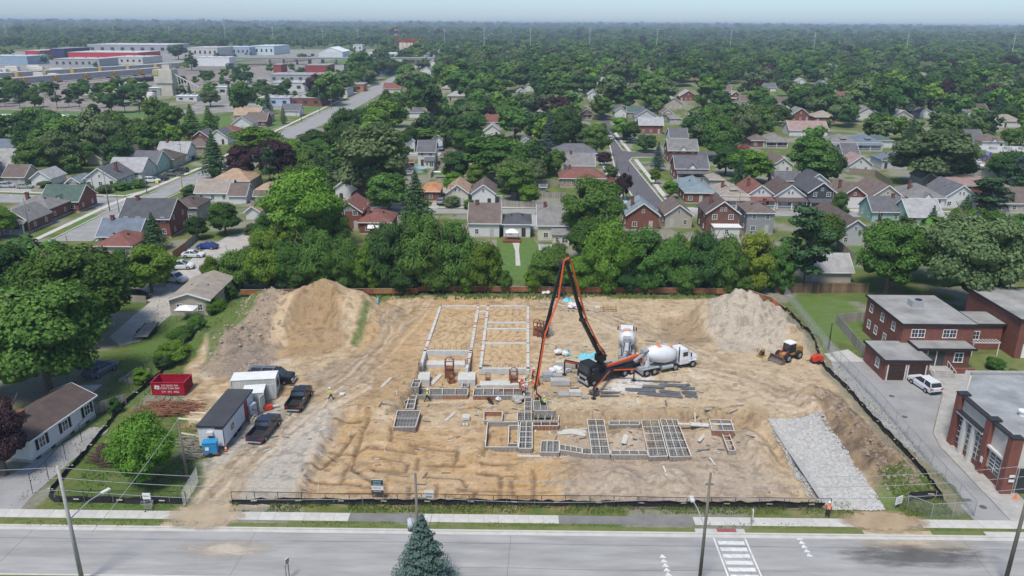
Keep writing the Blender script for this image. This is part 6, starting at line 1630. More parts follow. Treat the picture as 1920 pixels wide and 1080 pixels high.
# ------------------------------------------------------------------ loose material
def bundle(label,px_,py_,L_,n,ang,m,nm='lumber_stack',cat='lumber',w=.14,h=.05,lay=2,piece='plank',dz=0.0,spread=.01,r=0):
 t = thing(nm,label,cat,T(px_,py_,dz),R(ang))
 for k in range(lay):
  for i in range(n):
   y = (i - (n - 1) / 2) * (w + spread); q = random.uniform(-.15,.15)
   mb = MB()
   if r: mb.tube([(-L_ / 2 + q,y,.06 + k * w),(L_ / 2 + q,y,.06 + k * w)],r,6)
   else: mb.b2(-L_ / 2 + q,L_ / 2 + q,y - w / 2,y + w / 2,.04 + k * (h + .01),.04 + k * (h + .01) + h)
   mb.build(piece,m,t)
 return t
M_STEEL2 = mat('dark_form_steel',(.13,.135,.14),.6,.25,2,rnd=.2)
bundle('long pale beams lying behind the pump cab',1082,683,6.5,3,2,M_WOOD,w=.3,h=.25); bundle('low stack of grey planks right below the pale beams',1068,690,5,3,0,M_WOODG,w=.3,h=.12)
for i,(x_,y_,l,n,a_) in enumerate(((1232,717,9,2,-4),(1262,724,5,4,-3),(1225,727,4,4,0),(1200,733,5.5,5,-2),(1222,741,5,5,-8),(1145,738,3.4,3,-3),(1142,744,3.4,2,-2),(1256,737,3.6,4,-12),(1262,744,3.4,4,-8),(1290,730,2.4,4,-8),(1292,738,2.4,5,-10),(1286,724,1.6,3,20),(1295,745,2.2,3,-5))):
 l *= .72
 bundle(['longest thin steel rails beside the outrigger foot','stack of dark steel forms right of the long rails','pale topped steel stack below the long rails','dark steel forms with a pale lid','tilted dark steel stack in the front row','thin rails left of the white slurry','lower thin rails left of the white slurry','dark bars leaning toward the front edge','front dark bars near the pit edge','short dark stack at the right end','thick short stack at the right end','small slanting dark pieces behind the short stack','last small dark stack by the pit edge'][i],x_,y_,l,n,a_,M_STEEL2,'steel_form_stack','steel stack',.12,.09,2,'steel_form',0,.05)
def pallet(label,px_,py_,w,d,h,ang,m,nm='pallet_load',cat='pallet'):
 t = thing(nm,label,cat,T(px_,py_),R(ang)); mb = MB()
 for k in range(4): MB().b2(-w / 2,w / 2,-d / 2 + k * d / 4,-d / 2 + (k + .92) * d / 4,.12,h).build('load_course',m,t)
 for k in (-1,0,1): mb.b2(k * w * .4 - .05,k * w * .4 + .05,-d / 2,d / 2,0,.12)
 mb.build('pallet',M_WOODG,t); return t
pallet('grey crate with lid beside the pour',1026,713,1.3,1.0,1.1,0,M_GREYM); pallet('flat pallet of grey forms beside the crate',1042,709,1.8,1.1,.6,0,M_CONW); pallet('long pallet of ribbed grey forms in front of the crate',1050,721,2.6,1.2,.8,2,M_CONC); pallet('pallet of grey blocks at the edge of the pit',1078,741,1.6,1.0,.7,0,M_CONC); pallet('messy pale pile on a pallet near the pit edge',1056,742,1.5,1.0,.4,8,M_CONW); pallet('dark bin beside the grey blocks',1077,734,1.2,.6,.4,0,M_DARK); pallet('grey toolbox near the jack foot',1096,747,.9,.5,.4,-5,M_CONW)
def bag(label,px_,py_,r,m,n=3,nm='sack_pile',cat='sacks'):
 t = thing(nm,label,cat,T(px_,py_)); g = random.Random(px_)
 for i in range(n):
  mb = MB(); mb.ball((g.uniform(-r,r) if n > 1 else 0,g.uniform(-r * .6,r * .6) if n > 1 else 0,r * .4 + (i % 2) * r * .35),r * .62,0,9,6,.7)
  mb.v = [(x + g.uniform(-.07,.07),y + g.uniform(-.07,.07),max(z,0) + g.uniform(-.04,.04)) for x,y,z in mb.v]; mb.build('sack',m,t)
 return t
M_BAGW = mat('white_plastic',(.62,.62,.61),.5,.15,3); M_CYAN = mat('cyan_sheet',(.16,.48,.55),.5,.25,2)
bag('white sacks piled behind the pump cab',1044,700,.9,M_BAGW,6); bag('white sacks left of the cyan sheets near the boom',1052,667,.8,M_BAGW,4); bag('pile of white sacks beside the back cyan sheet',1078,578,.9,M_BAGW,7); bag('crumpled white plastic near the front strip form',931,751,.55,M_BAGW,2); bag('crumpled pale tarp beside the linking form',971,754,.8,M_CONW,5); bag('white bag left of the black machine at the back',1027,553,.7,M_BAGW,2); bag('white bag lying beside the yellow worker on the yard',642,742,.6,M_BAGW,1); bag('white cube bag beside the pump cab',1066,697,.7,M_BAGW,1); bag('black bags at the back hoarding',1048,556,1.0,M_DARK,4); bag('tangle of dark wire by the jack foot',1107,741,.8,M_REB,4,'wire_tangle','wire')
def tarp(label,px,m):
 c = T(*px[0]); t = thing('plastic_sheet',label,'sheet',c); g = random.Random(int(px[0][0])); P = [T(*q) - c for q in px]; cc = sum(P,Vector()) / len(P); mb = MB()
 ring_ = []
 for i in range(len(P)):
  a,b = P[i],P[(i + 1) % len(P)]
  for k in range(3): q = a.lerp(b,k / 3); ring_.append((q.x + g.uniform(-.2,.2),q.y + g.uniform(-.2,.2),q.z + g.uniform(0,.1)))
 n = len(ring_); mid = [((x + cc.x) / 2 + g.uniform(-.2,.2),(y + cc.y) / 2,z + g.uniform(.25,.6)) for x,y,z in ring_]
 mb.v = ring_ + mid + [(cc.x,cc.y,cc.z + .5)]; mb.f = [(i,(i + 1) % n,n + (i + 1) % n,n + i) for i in range(n)] + [(n + i,n + (i + 1) % n,2 * n) for i in range(n)]; mb.m = [0] * (2 * n); mb.build('sheet',m,t)
tarp('cyan sheet over a stack beside the boom turret',[(1082,676),(1124,678),(1122,664),(1088,664)],M_CYAN); tarp('small cyan sheet left of the turret',[(1056,666),(1072,668),(1070,660),(1056,662)],M_CYAN); tarp('cyan sheet at the back by the white sacks',[(1056,567),(1072,567),(1072,561),(1058,562)],M_CYAN); tarp('cyan scrap at the left of the bays',[(706,570),(714,573),(713,564),(707,563)],M_CYAN); tarp('grey sheet beside crumpled plastic',[(912,750),(922,760),(926,757),(918,748)],M_DARK)
for q in (('pair of long white boards lying on the slope left of the bays',725,717,3.0,2,73),('long pale boards between the footing pads',818,712,3.4,3,72),('short white board in the sand right of the nested form',1004,806,1.5,1,88),('thin white board standing out in the pit front',1247,884,2.0,1,92),('white board beside the leaning timber',1336,866,1.6,1,100),('board laid across the sand below the open form',1008,856,4.6,2,-1),('white boards left of the isolated form',844,782,2.6,2,66),('white planks on the heap in the pit',1066,806,5.0,4,18),('second fan of planks across the heap',1072,812,3.6,3,8),('short planks beside the fan',1086,815,1.6,3,-20),('timber pieces on the dirt heap in the pit',1172,824,2.0,3,75),('crossed timbers at the right end of the pit',1318,822,2.6,2,55),('long board behind the right end forms',1322,796,7,2,0),('pale boards piled left of the brown faced form',1312,799,2.2,4,-5)):
 bundle(*q[:5],q[5],M_TOPL,lay=1 if q[4] < 3 else 2,w=.2)
for q in (('ladder like pale board stack by the open form',874,786,.9,1.0,.5),('white board square on the sand below',872,797,1.0,.6,.08)): pallet(q[0],q[1],q[2],q[3],q[4],q[5],5,M_TOPL)
def gangform(label,px_,py_,ang,s=1.0,col=M_RUST):
 t = thing('lifting_frame',label,'frame',T(px_,py_),R(ang),None,s); mb = MB()
 for x in (-.45,.45):
  for y in (-.4,.4): mb.beam((x,y,0),(x,y,2.0),.09,.09)
  for z in (.2,.9,1.5,2.0): mb.beam((x,-.4,z),(x,.4,z),.08,.08)
 for z in (.2,1.1,2.0): mb.beam((-.45,-.4,z),(.45,-.4,z),.08,.08)
 mb.build('frame',col,t); pts = [(math.cos(a) * .38,0,2.0 + math.sin(a) * .38) for a in np.linspace(0,math.pi,7)]; MB().tube(pts,.04,6).build('hoop',M_DARK,t); MB().b2(-.35,.35,-.3,.3,.25,1.2).build('load',M_PLYR if col is M_RUST else M_STEEL,t); return t
gangform('orange brown lifting frame in front of the right bay',963,722,10,1.15); gangform('rusty frame standing in the left pit',843,706,0,1.3); gangform('second rusty frame in front of the first',846,718,20,.9); gangform('small rusty frame with a tripod by the right wall',915,718,0,.7)
for i,(x_,y_) in enumerate(((1006,628),(1013,630),(1020,632),(1027,629))): gangform(['leftmost red frame of the cluster right of the bays','second red frame of the cluster right of the bays','third red frame of the cluster right of the bays','grey red frame at the right of the cluster'][i],x_,y_,5 * i,1.15,M_RUST if i < 3 else M_STEEL)
bundle('short logs of pipe between the frames in the right pit',936,718,2.4,3,0,M_WOOD,w=.25,h=.2)
sk = thing('steel_rack','rusty open steel rack at the back of the yard','rack',T(1143,583)); mb = MB()
for x in (-1.1,1.1):
 for y in (-.5,.5): mb.beam((x,y,0),(x,y,1.0),.08,.08)
for z in (.1,.55): [mb.beam((-1.1,y,z),(1.1,y,z),.08,.08) for y in (-.5,.5)]
for i in range(6): mb.beam((-1.0 + i * .4,-.5,.1),(-1.0 + i * .4,-.5,.8),.06,.06)
mb.build('frame',mat('rust_orange',(.35,.20,.10),.8),sk)
pallet('small white box at the back of the yard',1120,579,.8,.5,.4,0,M_BAGW)
# ------------------------------------------------------------------ containers, skip, office trailer
def text(body,par,loc,rot,size,m,ext=.004):
 cu = bpy.data.curves.new('lettering','FONT'); cu.body = body; cu.size = size; cu.extrude = ext; cu.align_x = 'CENTER'; cu.resolution_u = 2
 tmp = bpy.data.objects.new('lettering',cu); COL.objects.link(tmp); bpy.context.view_layer.update()
 me = bpy.data.meshes.new_from_object(tmp.evaluated_get(bpy.context.evaluated_depsgraph_get())); bpy.data.objects.remove(tmp)
 me.materials.clear(); me.materials.append(m); o = obj('lettering',me,par,loc); o.rotation_euler = rot; return o
M_SKR = mat('skip_red',(.33,.012,.03),.45,.12,1.5)
pa2,pb2 = T(286,741),T(348,742); sk = thing('waste_container','red open top waste container with white lettering','container',pa2,math.atan2(pb2.y - pa2.y,pb2.x - pa2.x)); w = (pb2 - pa2).length
MB().b2(0,w,0,.1,.15,1.75).build('side',M_SKR,sk); MB().b2(0,w,2.5,2.6,.15,1.75).build('side',M_SKR,sk); MB().b2(0,.1,.1,2.5,.15,1.75).build('end',M_SKR,sk); MB().b2(w - .1,w,.1,2.5,.15,1.75).build('end',M_SKR,sk); MB().b2(.1,w - .1,.1,2.5,.15,.3).build('floor',M_RUST,sk)
rm_ = MB(); rm_.b2(-.06,w + .06,-.06,.12,1.75,1.87).b2(-.06,w + .06,2.48,2.66,1.75,1.87).b2(-.06,.12,.12,2.48,1.75,1.87).b2(w - .12,w + .06,.12,2.48,1.75,1.87)
for i in range(7): rm_.b2(w + .001,w + .1,.2 + i * .36,.28 + i * .36,.2,1.75)
for x in (.02,w - .12): rm_.b2(x,x + .1,-.08,-.005,.15,1.75)
rm_.b2(0,w,-.08,-.005,.1,.25); rm_.build('rim',M_SKR,sk)
for s_,z_t,sz_ in (('CA NADI AN',1.3,.38),('CON TAIN ERS',.9,.38),('519  472  3456',.38,.38)): text(s_,sk,(w * .56,-.012,z_t),(math.pi / 2,0,0),sz_,M_WHITE)
lg = MB().box((.75,-.012,1.15),(.62,.02,.5),0,0,0,.1).build('logo_plate',M_WHITE,sk); MB().box((.75,-.026,1.2),(.42,.01,.08),0,0,0,.1).box((.72,-.026,1.05),(.3,.01,.06),0,0,0,-.4).build('logo_mark',M_DARK,sk)
M_CTN = mat('container_offwhite',(.50,.52,.47),.6,.14,.6); M_CTR = mat('container_roof_white',(.68,.68,.66),.6,.1,.8)
def container(label,A,B,D,h,openend=True):
 a,b = T(*A),T(*B); t = thing('shipping_container',label,'container',a,math.atan2(b.y - a.y,b.x - a.x)); w = (b - a).length
 cor = MB(); n = int(w / .28)
 for y,s in ((0,-1),(D,1)):
  pts = []
  for i in range(n * 2 + 1): x = w * i / (n * 2); pts.append((x,y - s * (.05 if (i // 1) % 2 else 0)))
  cor.v += [(x,yy,.12) for x,yy in pts] + [(x,yy,h) for x,yy in pts]; o = len(cor.v) - 2 * len(pts)
  for i in range(len(pts) - 1): cor.f.append((o + i,o + i + 1,o + len(pts) + i + 1,o + len(pts) + i)); cor.m.append(0)
 cor.build('side_panels',M_CTN,t); MB().b2(-.02,0.05,0,D,.12,h).build('end_wall',M_CTN,t); MB().b2(-.03,w + .03,-.03,D + .03,h,h + .06).build('roof',M_CTR,t); MB().b2(0,w,.06,D - .06,.02,.12).build('floor',M_WOODG,t)
 f = MB()
 for x in (0,w):
  for y in (0,D): f.b2(x - .08,x + .08,y - .08,y + .08,0,h + .02)
 for y in (0,D): f.b2(0,w,y - .06,y + .06,0,.16)
 f.build('corner_frame',M_CTN,t)
 if openend:
  for s in (0,1):
   d = MB().b2(0,1.15,-.04,.04,.15,h - .1).b2(.2,.26,-.09,-.04,.15,h - .1).b2(.8,.86,-.09,-.04,.15,h - .1).build('door',M_CTN,t,loc=(w,D * s,0)); d.rotation_euler[2] = (-1.9 if s == 0 else .25)
  MB().b2(w - 1.2,w - .1,.4,D - .4,.13,1.1).build('contents',M_RED,t)
 else:
  MB().b2(w + .001,w + .05,.05,D - .05,.15,h - .05).build('door',M_CTN,t); MB().b2(w + .05,w + .09,D * .3,D * .75,1.0,2.0).build('barred_window',M_DARK,t)
 return t
container('long off white shipping container in the middle of the compound',(436,748),(519,744),2.44,2.6,False)
container('shorter white container with its doors standing open',(457,771),(497,768),2.44,2.4,True)
ib = thing('water_tank','translucent grey caged water tank beside the trailer','tank',T(470,782),R(70)); MB().b2(-.6,.6,-.6,.6,.15,1.9).build('tank',mat('tank_plastic',(.42,.45,.48),.4),ib); cg = MB(); [cg.b2(-.65,.65,-.65,-.61,z,z + .04).b2(-.65,.65,.61,.65,z,z + .04).b2(-.65,-.61,-.65,.65,z,z + .04) for z in (.15,.5,.9,1.3,1.86)]; cg.build('cage',M_STEEL,ib)
oa_,ob_ = T(424,845),T(477,773); ot = thing('site_office_trailer','long white site office trailer with dark flat roof and red door','trailer',oa_,math.atan2(ob_.y - oa_.y,ob_.x - oa_.x)); w = (ob_ - oa_).length
M_TRW = mat('trailer_white',(.60,.62,.65),.6,.06,1,wave=('X',3.0,.015))
MB().b2(0,w,0,3.0,.6,3.1).build('body',M_TRW,ot); MB().b2(-.1,w + .1,-.1,3.1,3.1,3.22).build('roof',mat('trailer_roof',(.055,.058,.065),.8,.15,.4),ot); MB().b2(-.11,-.02,0,.06,.6,3.1).b2(-.11,w + .11,-.13,-.1,3.02,3.2).b2(-.14,-.1,-.1,3.1,3.02,3.2).build('trim',M_DARK,ot)
MB().b2(w * .68,w * .68 + .95,-.06,-.005,.7,2.8).build('door',mat('door_red',(.30,.03,.035),.6),ot); MB().b2(w * .2,w * .2 + 1.0,-.05,-.005,1.5,2.3).build('window',M_GLASS,ot); MB().b2(w * .2 - .1,w * .2 + 1.1,-.045,-.004,1.4,2.4).build('window_frame',M_WHITE,ot)
MB().b2(-.35,-.005,1.2,1.9,2.1,2.5).build('air_unit',M_OFF,ot); MB().b2(-.016,-.004,1.2,1.9,1.82,1.87).b2(-.016,-.004,1.1,2.0,1.66,1.71).build('small_print',M_DARK,ot); MB().b2(-.018,-.004,.15,1.0,2.75,2.98).build('red_plate',M_RUST,ot)
for x in (w * .35,w * .5):
 for y in (.2,2.8): q = obj('wheel',wheelm,ot,(x,y,.37))
for i in range(4): MB().b2(w * .66,w * .66 + 1.3,-.9 - i * .3,-.62 - i * .3,.1,.7 - i * .17).build('step',M_WOODG,ot)
for x in (w * .66,w * .66 + 1.3): MB().beam((x,-.1,1.6),(x,-1.8,1.0),.06,.06).beam((x,-1.8,1.0),(x,-1.8,0),.06,.06).build('handrail',M_DARK,ot)
gn = thing('generator_box','bright blue cabinet on a small trailer at the office corner','generator',T(397,853),R(10)); MB().b2(-.75,.75,-.5,.5,.45,1.75).build('cabinet',mat('cabinet_blue',(.03,.24,.48),.5),gn); MB().b2(-.8,.8,-.55,.55,1.75,1.83).build('lid',mat('cabinet_blue',(0,0,0)),gn); MB().b2(-.5,-.1,-.53,-.505,.9,1.3).build('notice',M_WHITE,gn); MB().b2(-.8,.9,-.55,.55,.32,.45).beam((.9,0,.38),(1.8,-.2,.38),.08,.08).build('chassis',M_RUST,gn)
for s in (-1,1): q = obj('wheel',wheelm,gn,(0,s * .55,.28)); q.scale = (.75,.75,.75)
def tcone(label,x_,y_): t = thing('traffic_cone',label,'cone',T(x_,y_)); MB().cyl((0,0,.38),.19,.7,12,0,.03).b2(-.22,.22,-.22,.22,0,.04).build('cone_body',M_ORS,t); MB().cyl((0,0,.45),.125,.12,12,0,.1).build('white_band',M_WHITE,t)
tcone('orange cone at the near corner of the office trailer',424,846)
rb_ = thing('red_compactor','red handled machine beside the open container','machine',T(503,768),R(30)); MB().b2(-.5,.5,-.3,.3,.1,.6).build('body',M_RED,rb_); MB().beam((-.4,0,.6),(-.9,0,1.1),.06,.06).build('handle',M_DARK,rb_); MB().b2(.4,1.4,-.15,.15,.3,.36).build('board',M_WOOD,rb_)
# flatbed trailer, slatted pallet
ft = thing('flatbed_trailer','empty flatbed trailer with weathered plank deck on the gravel lane','trailer',G(276,625),R(99))
for i in range(12): MB().b2(-3 + i * .5,-2.53 + i * .5,-1.0,1.0,.6,.66).build('plank',M_WOODG,ft)
MB().b2(-3.05,3.05,-1.08,-1.01,.5,.72).b2(-3.05,3.05,1.01,1.08,.5,.72).beam((3,0,.5),(4.2,0,.45),.1,.1).build('frame',M_DARK,ft)
for x in (-.6,.3): [obj('wheel',wheelm,ft,(x,s * 1.2,.37)) for s in (-1,1)]
bs = thing('trampoline_frame','pale slatted platform leaning in the grass beside the silt fence','platform',G(255,706),R(80))
for i in range(10): MB().b2(-2 + i * .4,-1.68 + i * .4,-1.1,1.1,.35,.4).build('slat',M_WOODG,bs)
MB().b2(-2,2,-1.15,-1.1,.1,.5).b2(-2,2,1.1,1.15,.1,.5).b2(-2.05,-2,-1.15,1.15,.0,.5).build('frame',M_WOODG,bs)
cp_ = thing('canopy','small white canopy beside the workshop','canopy',G(352,600)); MB().add([(-1.6,-1.2,2.1),(1.6,-1.2,2.1),(1.6,1.2,2.1),(-1.6,1.2,2.1),(0,0,2.7)],[(0,1,4),(1,2,4),(2,3,4),(3,0,4),(3,2,1,0)]).build('cover',M_WHITE,cp_); [MB().beam((x,y,0),(x,y,2.1),.05,.05).build('post',M_STEEL,cp_) for x in (-1.5,1.5) for y in (-1.1,1.1)]
# brush piles and logs
def brush(label,px,n,m,seed,zmax=.9):
 c = T(*px[0]); t = thing('brush_pile',label,'brush',c); g = random.Random(seed); P = [T(*q) - c for q in px]; mb = MB(); cc = sum(P,Vector()) / len(P)
 for i in range(n):
  k = g.randrange(len(P)); q = cc.lerp(P[k].lerp(P[(k + 1) % len(P)],g.random()),g.random() ** .6); a = g.uniform(-.5,.5) + g.choice([0,3.1]); l = g.uniform(.6,1.8); z = g.uniform(.03,zmax) * (1 - (q - cc).length / 9)
  mb.beam((q.x,q.y,max(.03,z)),(q.x + math.cos(a) * l,q.y + math.sin(a) * l * .6,max(.03,z + g.uniform(-.25,.3))),.05,.05)
 stuff(mb.build('branches',m,t))
brush('reddish brushwood pile left of the office trailer',[(262,775),(300,757),(370,757),(375,775),(300,785)],420,mat('brush_red',(.26,.12,.07),.9,.4,1),1)
brush('dark purple brown brush pile below the round maple',[(170,872),(205,838),(222,840),(215,880)],300,mat('brush_dark',(.09,.055,.045),.9,.4,1),2); brush('grey branches at the foot of the timber pole',[(348,862),(352,820),(372,830),(366,865)],120,M_WOODG,3)
for i,(x_,y_,l) in enumerate(((372,775,2.2),(365,788,4.2),(362,805,3.8),(362,817,3.6))): bundle(['short pale log by the brushwood','long pale log above the others','reddish log in the middle of the clearing','pale log nearest the round maple'][i],x_,y_,l,1,-3 - 4 * i,M_WOOD if i != 2 else M_PLYR,'fallen_log','log',.3,.2,1,'log',r=.14)
g = np.random.default_rng(31); db = [MB(),MB(),MB()]
for (x0_,x1_,y0_,y1_),n in (((740,1000,690,770),110),((900,1400,770,860),170),((1010,1320,640,755),150),((560,900,760,930),60),((430,560,700,860),40),((1020,1150,555,590),60)):
 for i in range(n):
  p = T(g.uniform(x0_,x1_),g.uniform(y0_,y1_)); l = g.uniform(.15,1.1) * (1 if g.random() < .7 else 1.7); a = g.choice([0,1.57,.3,2.8]) + g.normal(0,.25)
  db[g.integers(0,3)].beam((p.x,p.y,p.z + .05),(p.x + math.cos(a) * l,p.y + math.sin(a) * l,TZ(p.x + math.cos(a) * l,p.y + math.sin(a) * l) + .07),g.uniform(.04,.2),.05)
for q,m,nm in zip(db,(M_TOPL,M_STEEL2,M_WOODG),('scrap_lumber','scrap_steel','scrap_boards')): stuff(q.build(nm,m))
# ------------------------------------------------------------------ people
M_SKIN = mat('skin',(.42,.26,.19),.6,.05); M_HIO = mat('hivis_orange',(.85,.16,.03),.6,.1); M_HIY = mat('hivis_yellow',(.62,.70,.06),.6,.1); M_TRS = mat('dark_trousers',(.03,.032,.04),.8,.2); M_HATW = mat('hard_hat_white',(.7,.7,.68),.3,.02); M_REDC = mat('red_jacket',(.5,.035,.03),.7,.1); M_BOOT = mat('boots',(.04,.03,.02),.8)
def person(label,px_,py_,ang,pose,top,hat=M_HATW,name='person',z=None):
 p = T(px_,py_) if z is None else G(px_,py_,z)
 bend = {'stand': .05,'walk': .1,'bend': .95,'hold': .25}[pose]
 hip = Vector((0,0,.93)); sp = Vector((math.sin(bend),0,math.cos(bend)))
 ch = hip + sp * .38; nk = hip + sp * .56; hd_ = nk + (sp * .7 + Vector((.1,0,.3))).normalized() * .2
 V = [hip,hip + sp * .18,ch,nk,hd_ - Vector((0,0,.04)),hd_ + Vector((0,0,.07))]; Rr = [.155,.14,.16,.065,.10,.085]; E = [(0,1),(1,2),(2,3),(3,4),(4,5)]; mt = [1,0,0,2,2,2]
 st = {'walk': .38,'hold': .15}.get(pose,.06)
 hands = []
 for s in (-1,1):
  i = len(V); kx = s * st; V += [Vector((0,s * .1,.88)),Vector((kx * .5 + .06,s * .12,.48)),Vector((kx - .0,s * .13,.08)),Vector((kx + .14,s * .14,.04))]; Rr += [.11,.075,.05,.045]; E += [(0,i),(i,i + 1),(i + 1,i + 2),(i + 2,i + 3)]; mt += [1,1,3,3]
  i = len(V); shd = ch + sp * .1 + Vector((0,s * .2,0)); f = {'stand': .1,'walk': -s * .3,'bend': .1,'hold': .38}[pose]
  el = shd + Vector((f * .5,s * .06,-.27)); ha = el + Vector((f * .7 + .08,-s * .03,-.22 if pose != 'hold' else -.02))
  V += [shd,el,ha]; Rr += [.07,.05,.035]; E += [(2,i),(i,i + 1),(i + 1,i + 2)]; mt += [0,0,2]; hands.append((ha,(ha - el).normalized(),s))
 me = bpy.data.meshes.new('body'); me.from_pydata([tuple(v) for v in V],E,[]); o = bpy.data.objects.new('body',me); COL.objects.link(o)
 sk_ = o.modifiers.new('skin','SKIN'); o.modifiers.new('sub','SUBSURF').levels = 1
 for i,r in enumerate(Rr): me.skin_vertices[0].data[i].radius = (r,r);
 me.skin_vertices[0].data[0].use_root = True
 bpy.context.view_layer.update(); me2 = bpy.data.meshes.new_from_object(o.evaluated_get(bpy.context.evaluated_depsgraph_get())); bpy.data.objects.remove(o)
 me2.materials.clear()
 for m in (top,M_TRS,M_SKIN,M_BOOT): me2.materials.append(m)
 for f in me2.polygons: k = min(range(len(V)),key=lambda i: (V[i] - f.center).length - Rr[i]); f.material_index = mt[k]; f.use_smooth = True
 t = thing(name,label,'person',p,R(ang)); bo = obj('body',me2,t)
 fg = MB()
 for ha,d,s in hands:
  for k in range(4): a = ha + Vector((0,(k - 1.5) * .02,0)); fg.tube([a,a + d * .07,a + d * (.10 + .01 * (k % 2)) + Vector((.01,0,-.02))],[.011,.01,.007],5)
  fg.tube([ha,ha + d * .03 + Vector((.03,-s * .03,0)),ha + d * .06 + Vector((.045,-s * .035,0))],[.012,.011,.008],5)
 fg.build('fingers',M_SKIN,bo)
 h = MB(); secs = []
 for r,z in ((.145,0),(.118,.015),(.115,.06),(.09,.11),(.03,.135)): secs.append([(hd_.x + r * math.cos(a) * 1.1,hd_.y + r * math.sin(a),hd_.z + .05 + z) for a in np.linspace(0,2 * math.pi,12,False)])
 h.loft(secs).build('hard_hat',hat,t)
 MB().ball((hd_.x + .1,0,hd_.z - .01),.018,0,6,4).ball((hd_.x + .09,.035,hd_.z + .02),.01,0,5,3).ball((hd_.x + .09,-.035,hd_.z + .02),.01,0,5,3).build('face',M_SKIN,bo)
 vs = MB();
 for s in (-1,1): vs.beam(ch + Vector((.15,s * .08,.1)) ,hip + sp * .1 + Vector((.14,s * .08,0)),.05,.012).beam(ch + Vector((-.16,s * .08,.1)),hip + sp * .1 + Vector((-.145,s * .08,0)),.05,.012)
 vs.build('reflective_tape',M_LINE,t)
 t.scale = (1.04,) * 3
 return t
person('worker in yellow vest and white helmet walking across the yard',621,751,200,'walk',M_HIY); person('worker in dark clothes and yellow vest striding below the left strip form',801,753,-10,'walk',M_HIY); person('worker in orange vest standing alone by the pavement at the gravel ramp',1551,971,70,'stand',M_HIO,M_HATW)
person('red jacketed worker holding a hoop of cable right of the pour',1010,724,180,'hold',M_REDC); person('orange vested worker bending over at the pour',1003,739,190,'bend',M_HIO); person('worker guiding the end of the pump hose',998,727,0,'hold',M_REDC); person('leftmost worker in the pouring crew, leaning right',974,728,20,'bend',M_REDC); person('orange vested worker kneeling at the left of the pour',981,732,200,'bend',M_HIO); person('red jacketed worker standing in the strip form',981,745,90,'stand',M_REDC)
person('orange vested worker standing below the pouring crew',1006,759,100,'stand',M_HIO); person('yellow vested worker at the head of the footing grid',1021,771,120,'hold',M_HIY); person('worker in orange vest on the back of the mixer',1171,672,-90,'stand',M_HIO,z=0); person('worker beside the mixer chute',1196,684,180,'hold',M_REDC)
# ------------------------------------------------------------------ fences
def fence_line(label,pts,h,nm,cat,post=None,gap=3.0,rails=(1.0,),ph=None,mesh=None,pr=.035,terr=False):
 c = pts[0]; t = thing(nm,label,cat,(c.x,c.y,0)); ph = ph or h; me = MB(); pm = MB().tube([(0,0,-.3),(0,0,ph)],pr,6).mesh('post',post or M_DARK)
 for a,b in zip(pts[:-1],pts[1:]):
  n = max(1,int(round((b - a).length / gap)))
  for i in range(n + (1 if b is pts[-1] else 0)):
   p = a.lerp(b,i / n); obj('post',pm,t,(p.x - c.x,p.y - c.y,TZ(p.x,p.y) if terr else 0))
  A,B = a - c,b - c; za,zb = (TZ(a.x,a.y),TZ(b.x,b.y)) if terr else (0,0)
  for r in rails: me.beam((A.x,A.y,za + h * r),(B.x,B.y,zb + h * r),.045,.045)
  L_ = (b - a).length; n2 = int(L_ / .30)
  if mesh:
   for i in range(-int(h / .3),n2):
    for s in (0,1):
     u0,v0,u1,v1 = i * .3,0,i * .3 + h,h
     if u0 < 0: v0 = -u0; u0 = 0
     if u1 > L_: v1 -= u1 - L_; u1 = L_
     if v1 <= v0: continue
     if s: u0,u1 = L_ - u0,L_ - u1
     q0,q1 = A.lerp(B,u0 / L_),A.lerp(B,u1 / L_); zz = za + (zb - za) * u0 / L_; me.beam((q0.x,q0.y,zz + v0),(q1.x,q1.y,zz + v1),.012,.012)
 if me.v: stuff(me.build('wire_mesh' if mesh else 'rail',post or M_DARK,t))
 return t
V_ = lambda q,z=0: [G(a,b,z) for a,b in q]
fence_line('grey chain link fence along the right side of the site',V_([(1470,553),(1560,668),(1640,752),(1722,848),(1826,968)]),1.8,'chain_link_fence','fence',M_STEEL,3.0,(1.0,.02),mesh=True)
fence_line('bent chain link stub returning to the silt fence',V_([(1826,968),(1745,972),(1700,955)]),1.7,'chain_link_fence','fence',M_STEEL,2.4,(1.0,),mesh=True)
fence_line('tall thin rusty posts with wire along the bungalow drive',V_([(62,926),(92,900),(124,862),(154,828),(183,792),(212,762),(300,690)]),2.4,'wire_fence','fence',M_DARK,4.0,(.95,),terr=False)
fy = G(960,952).y
FP = [Vector((G(x,952).x,fy + .1 * math.sin(x * .05),0)) for x in (432,520,610,700,790,880,970,1060,1150,1240,1330,1420,1510,1552)]
fence_line('temporary mesh fence along the front pavement, right part',FP,1.5,'construction_fence','fence',M_DARK,3.0,(1.0,),mesh=True)
FP2 = [Vector((G(x,952).x,fy,0)) for x in (104,200,270,345)]; fence_line('temporary mesh fence along the front pavement, left part',FP2,1.5,'construction_fence','fence',M_DARK,3.0,(1.0,),mesh=True)
gt = fence_line('open mesh gate leaf at the dirt entrance',V_([(345,952),(372,905)]),1.9,'mesh_gate','gate',M_STEEL,2.0,(1.0,.1),mesh=True)
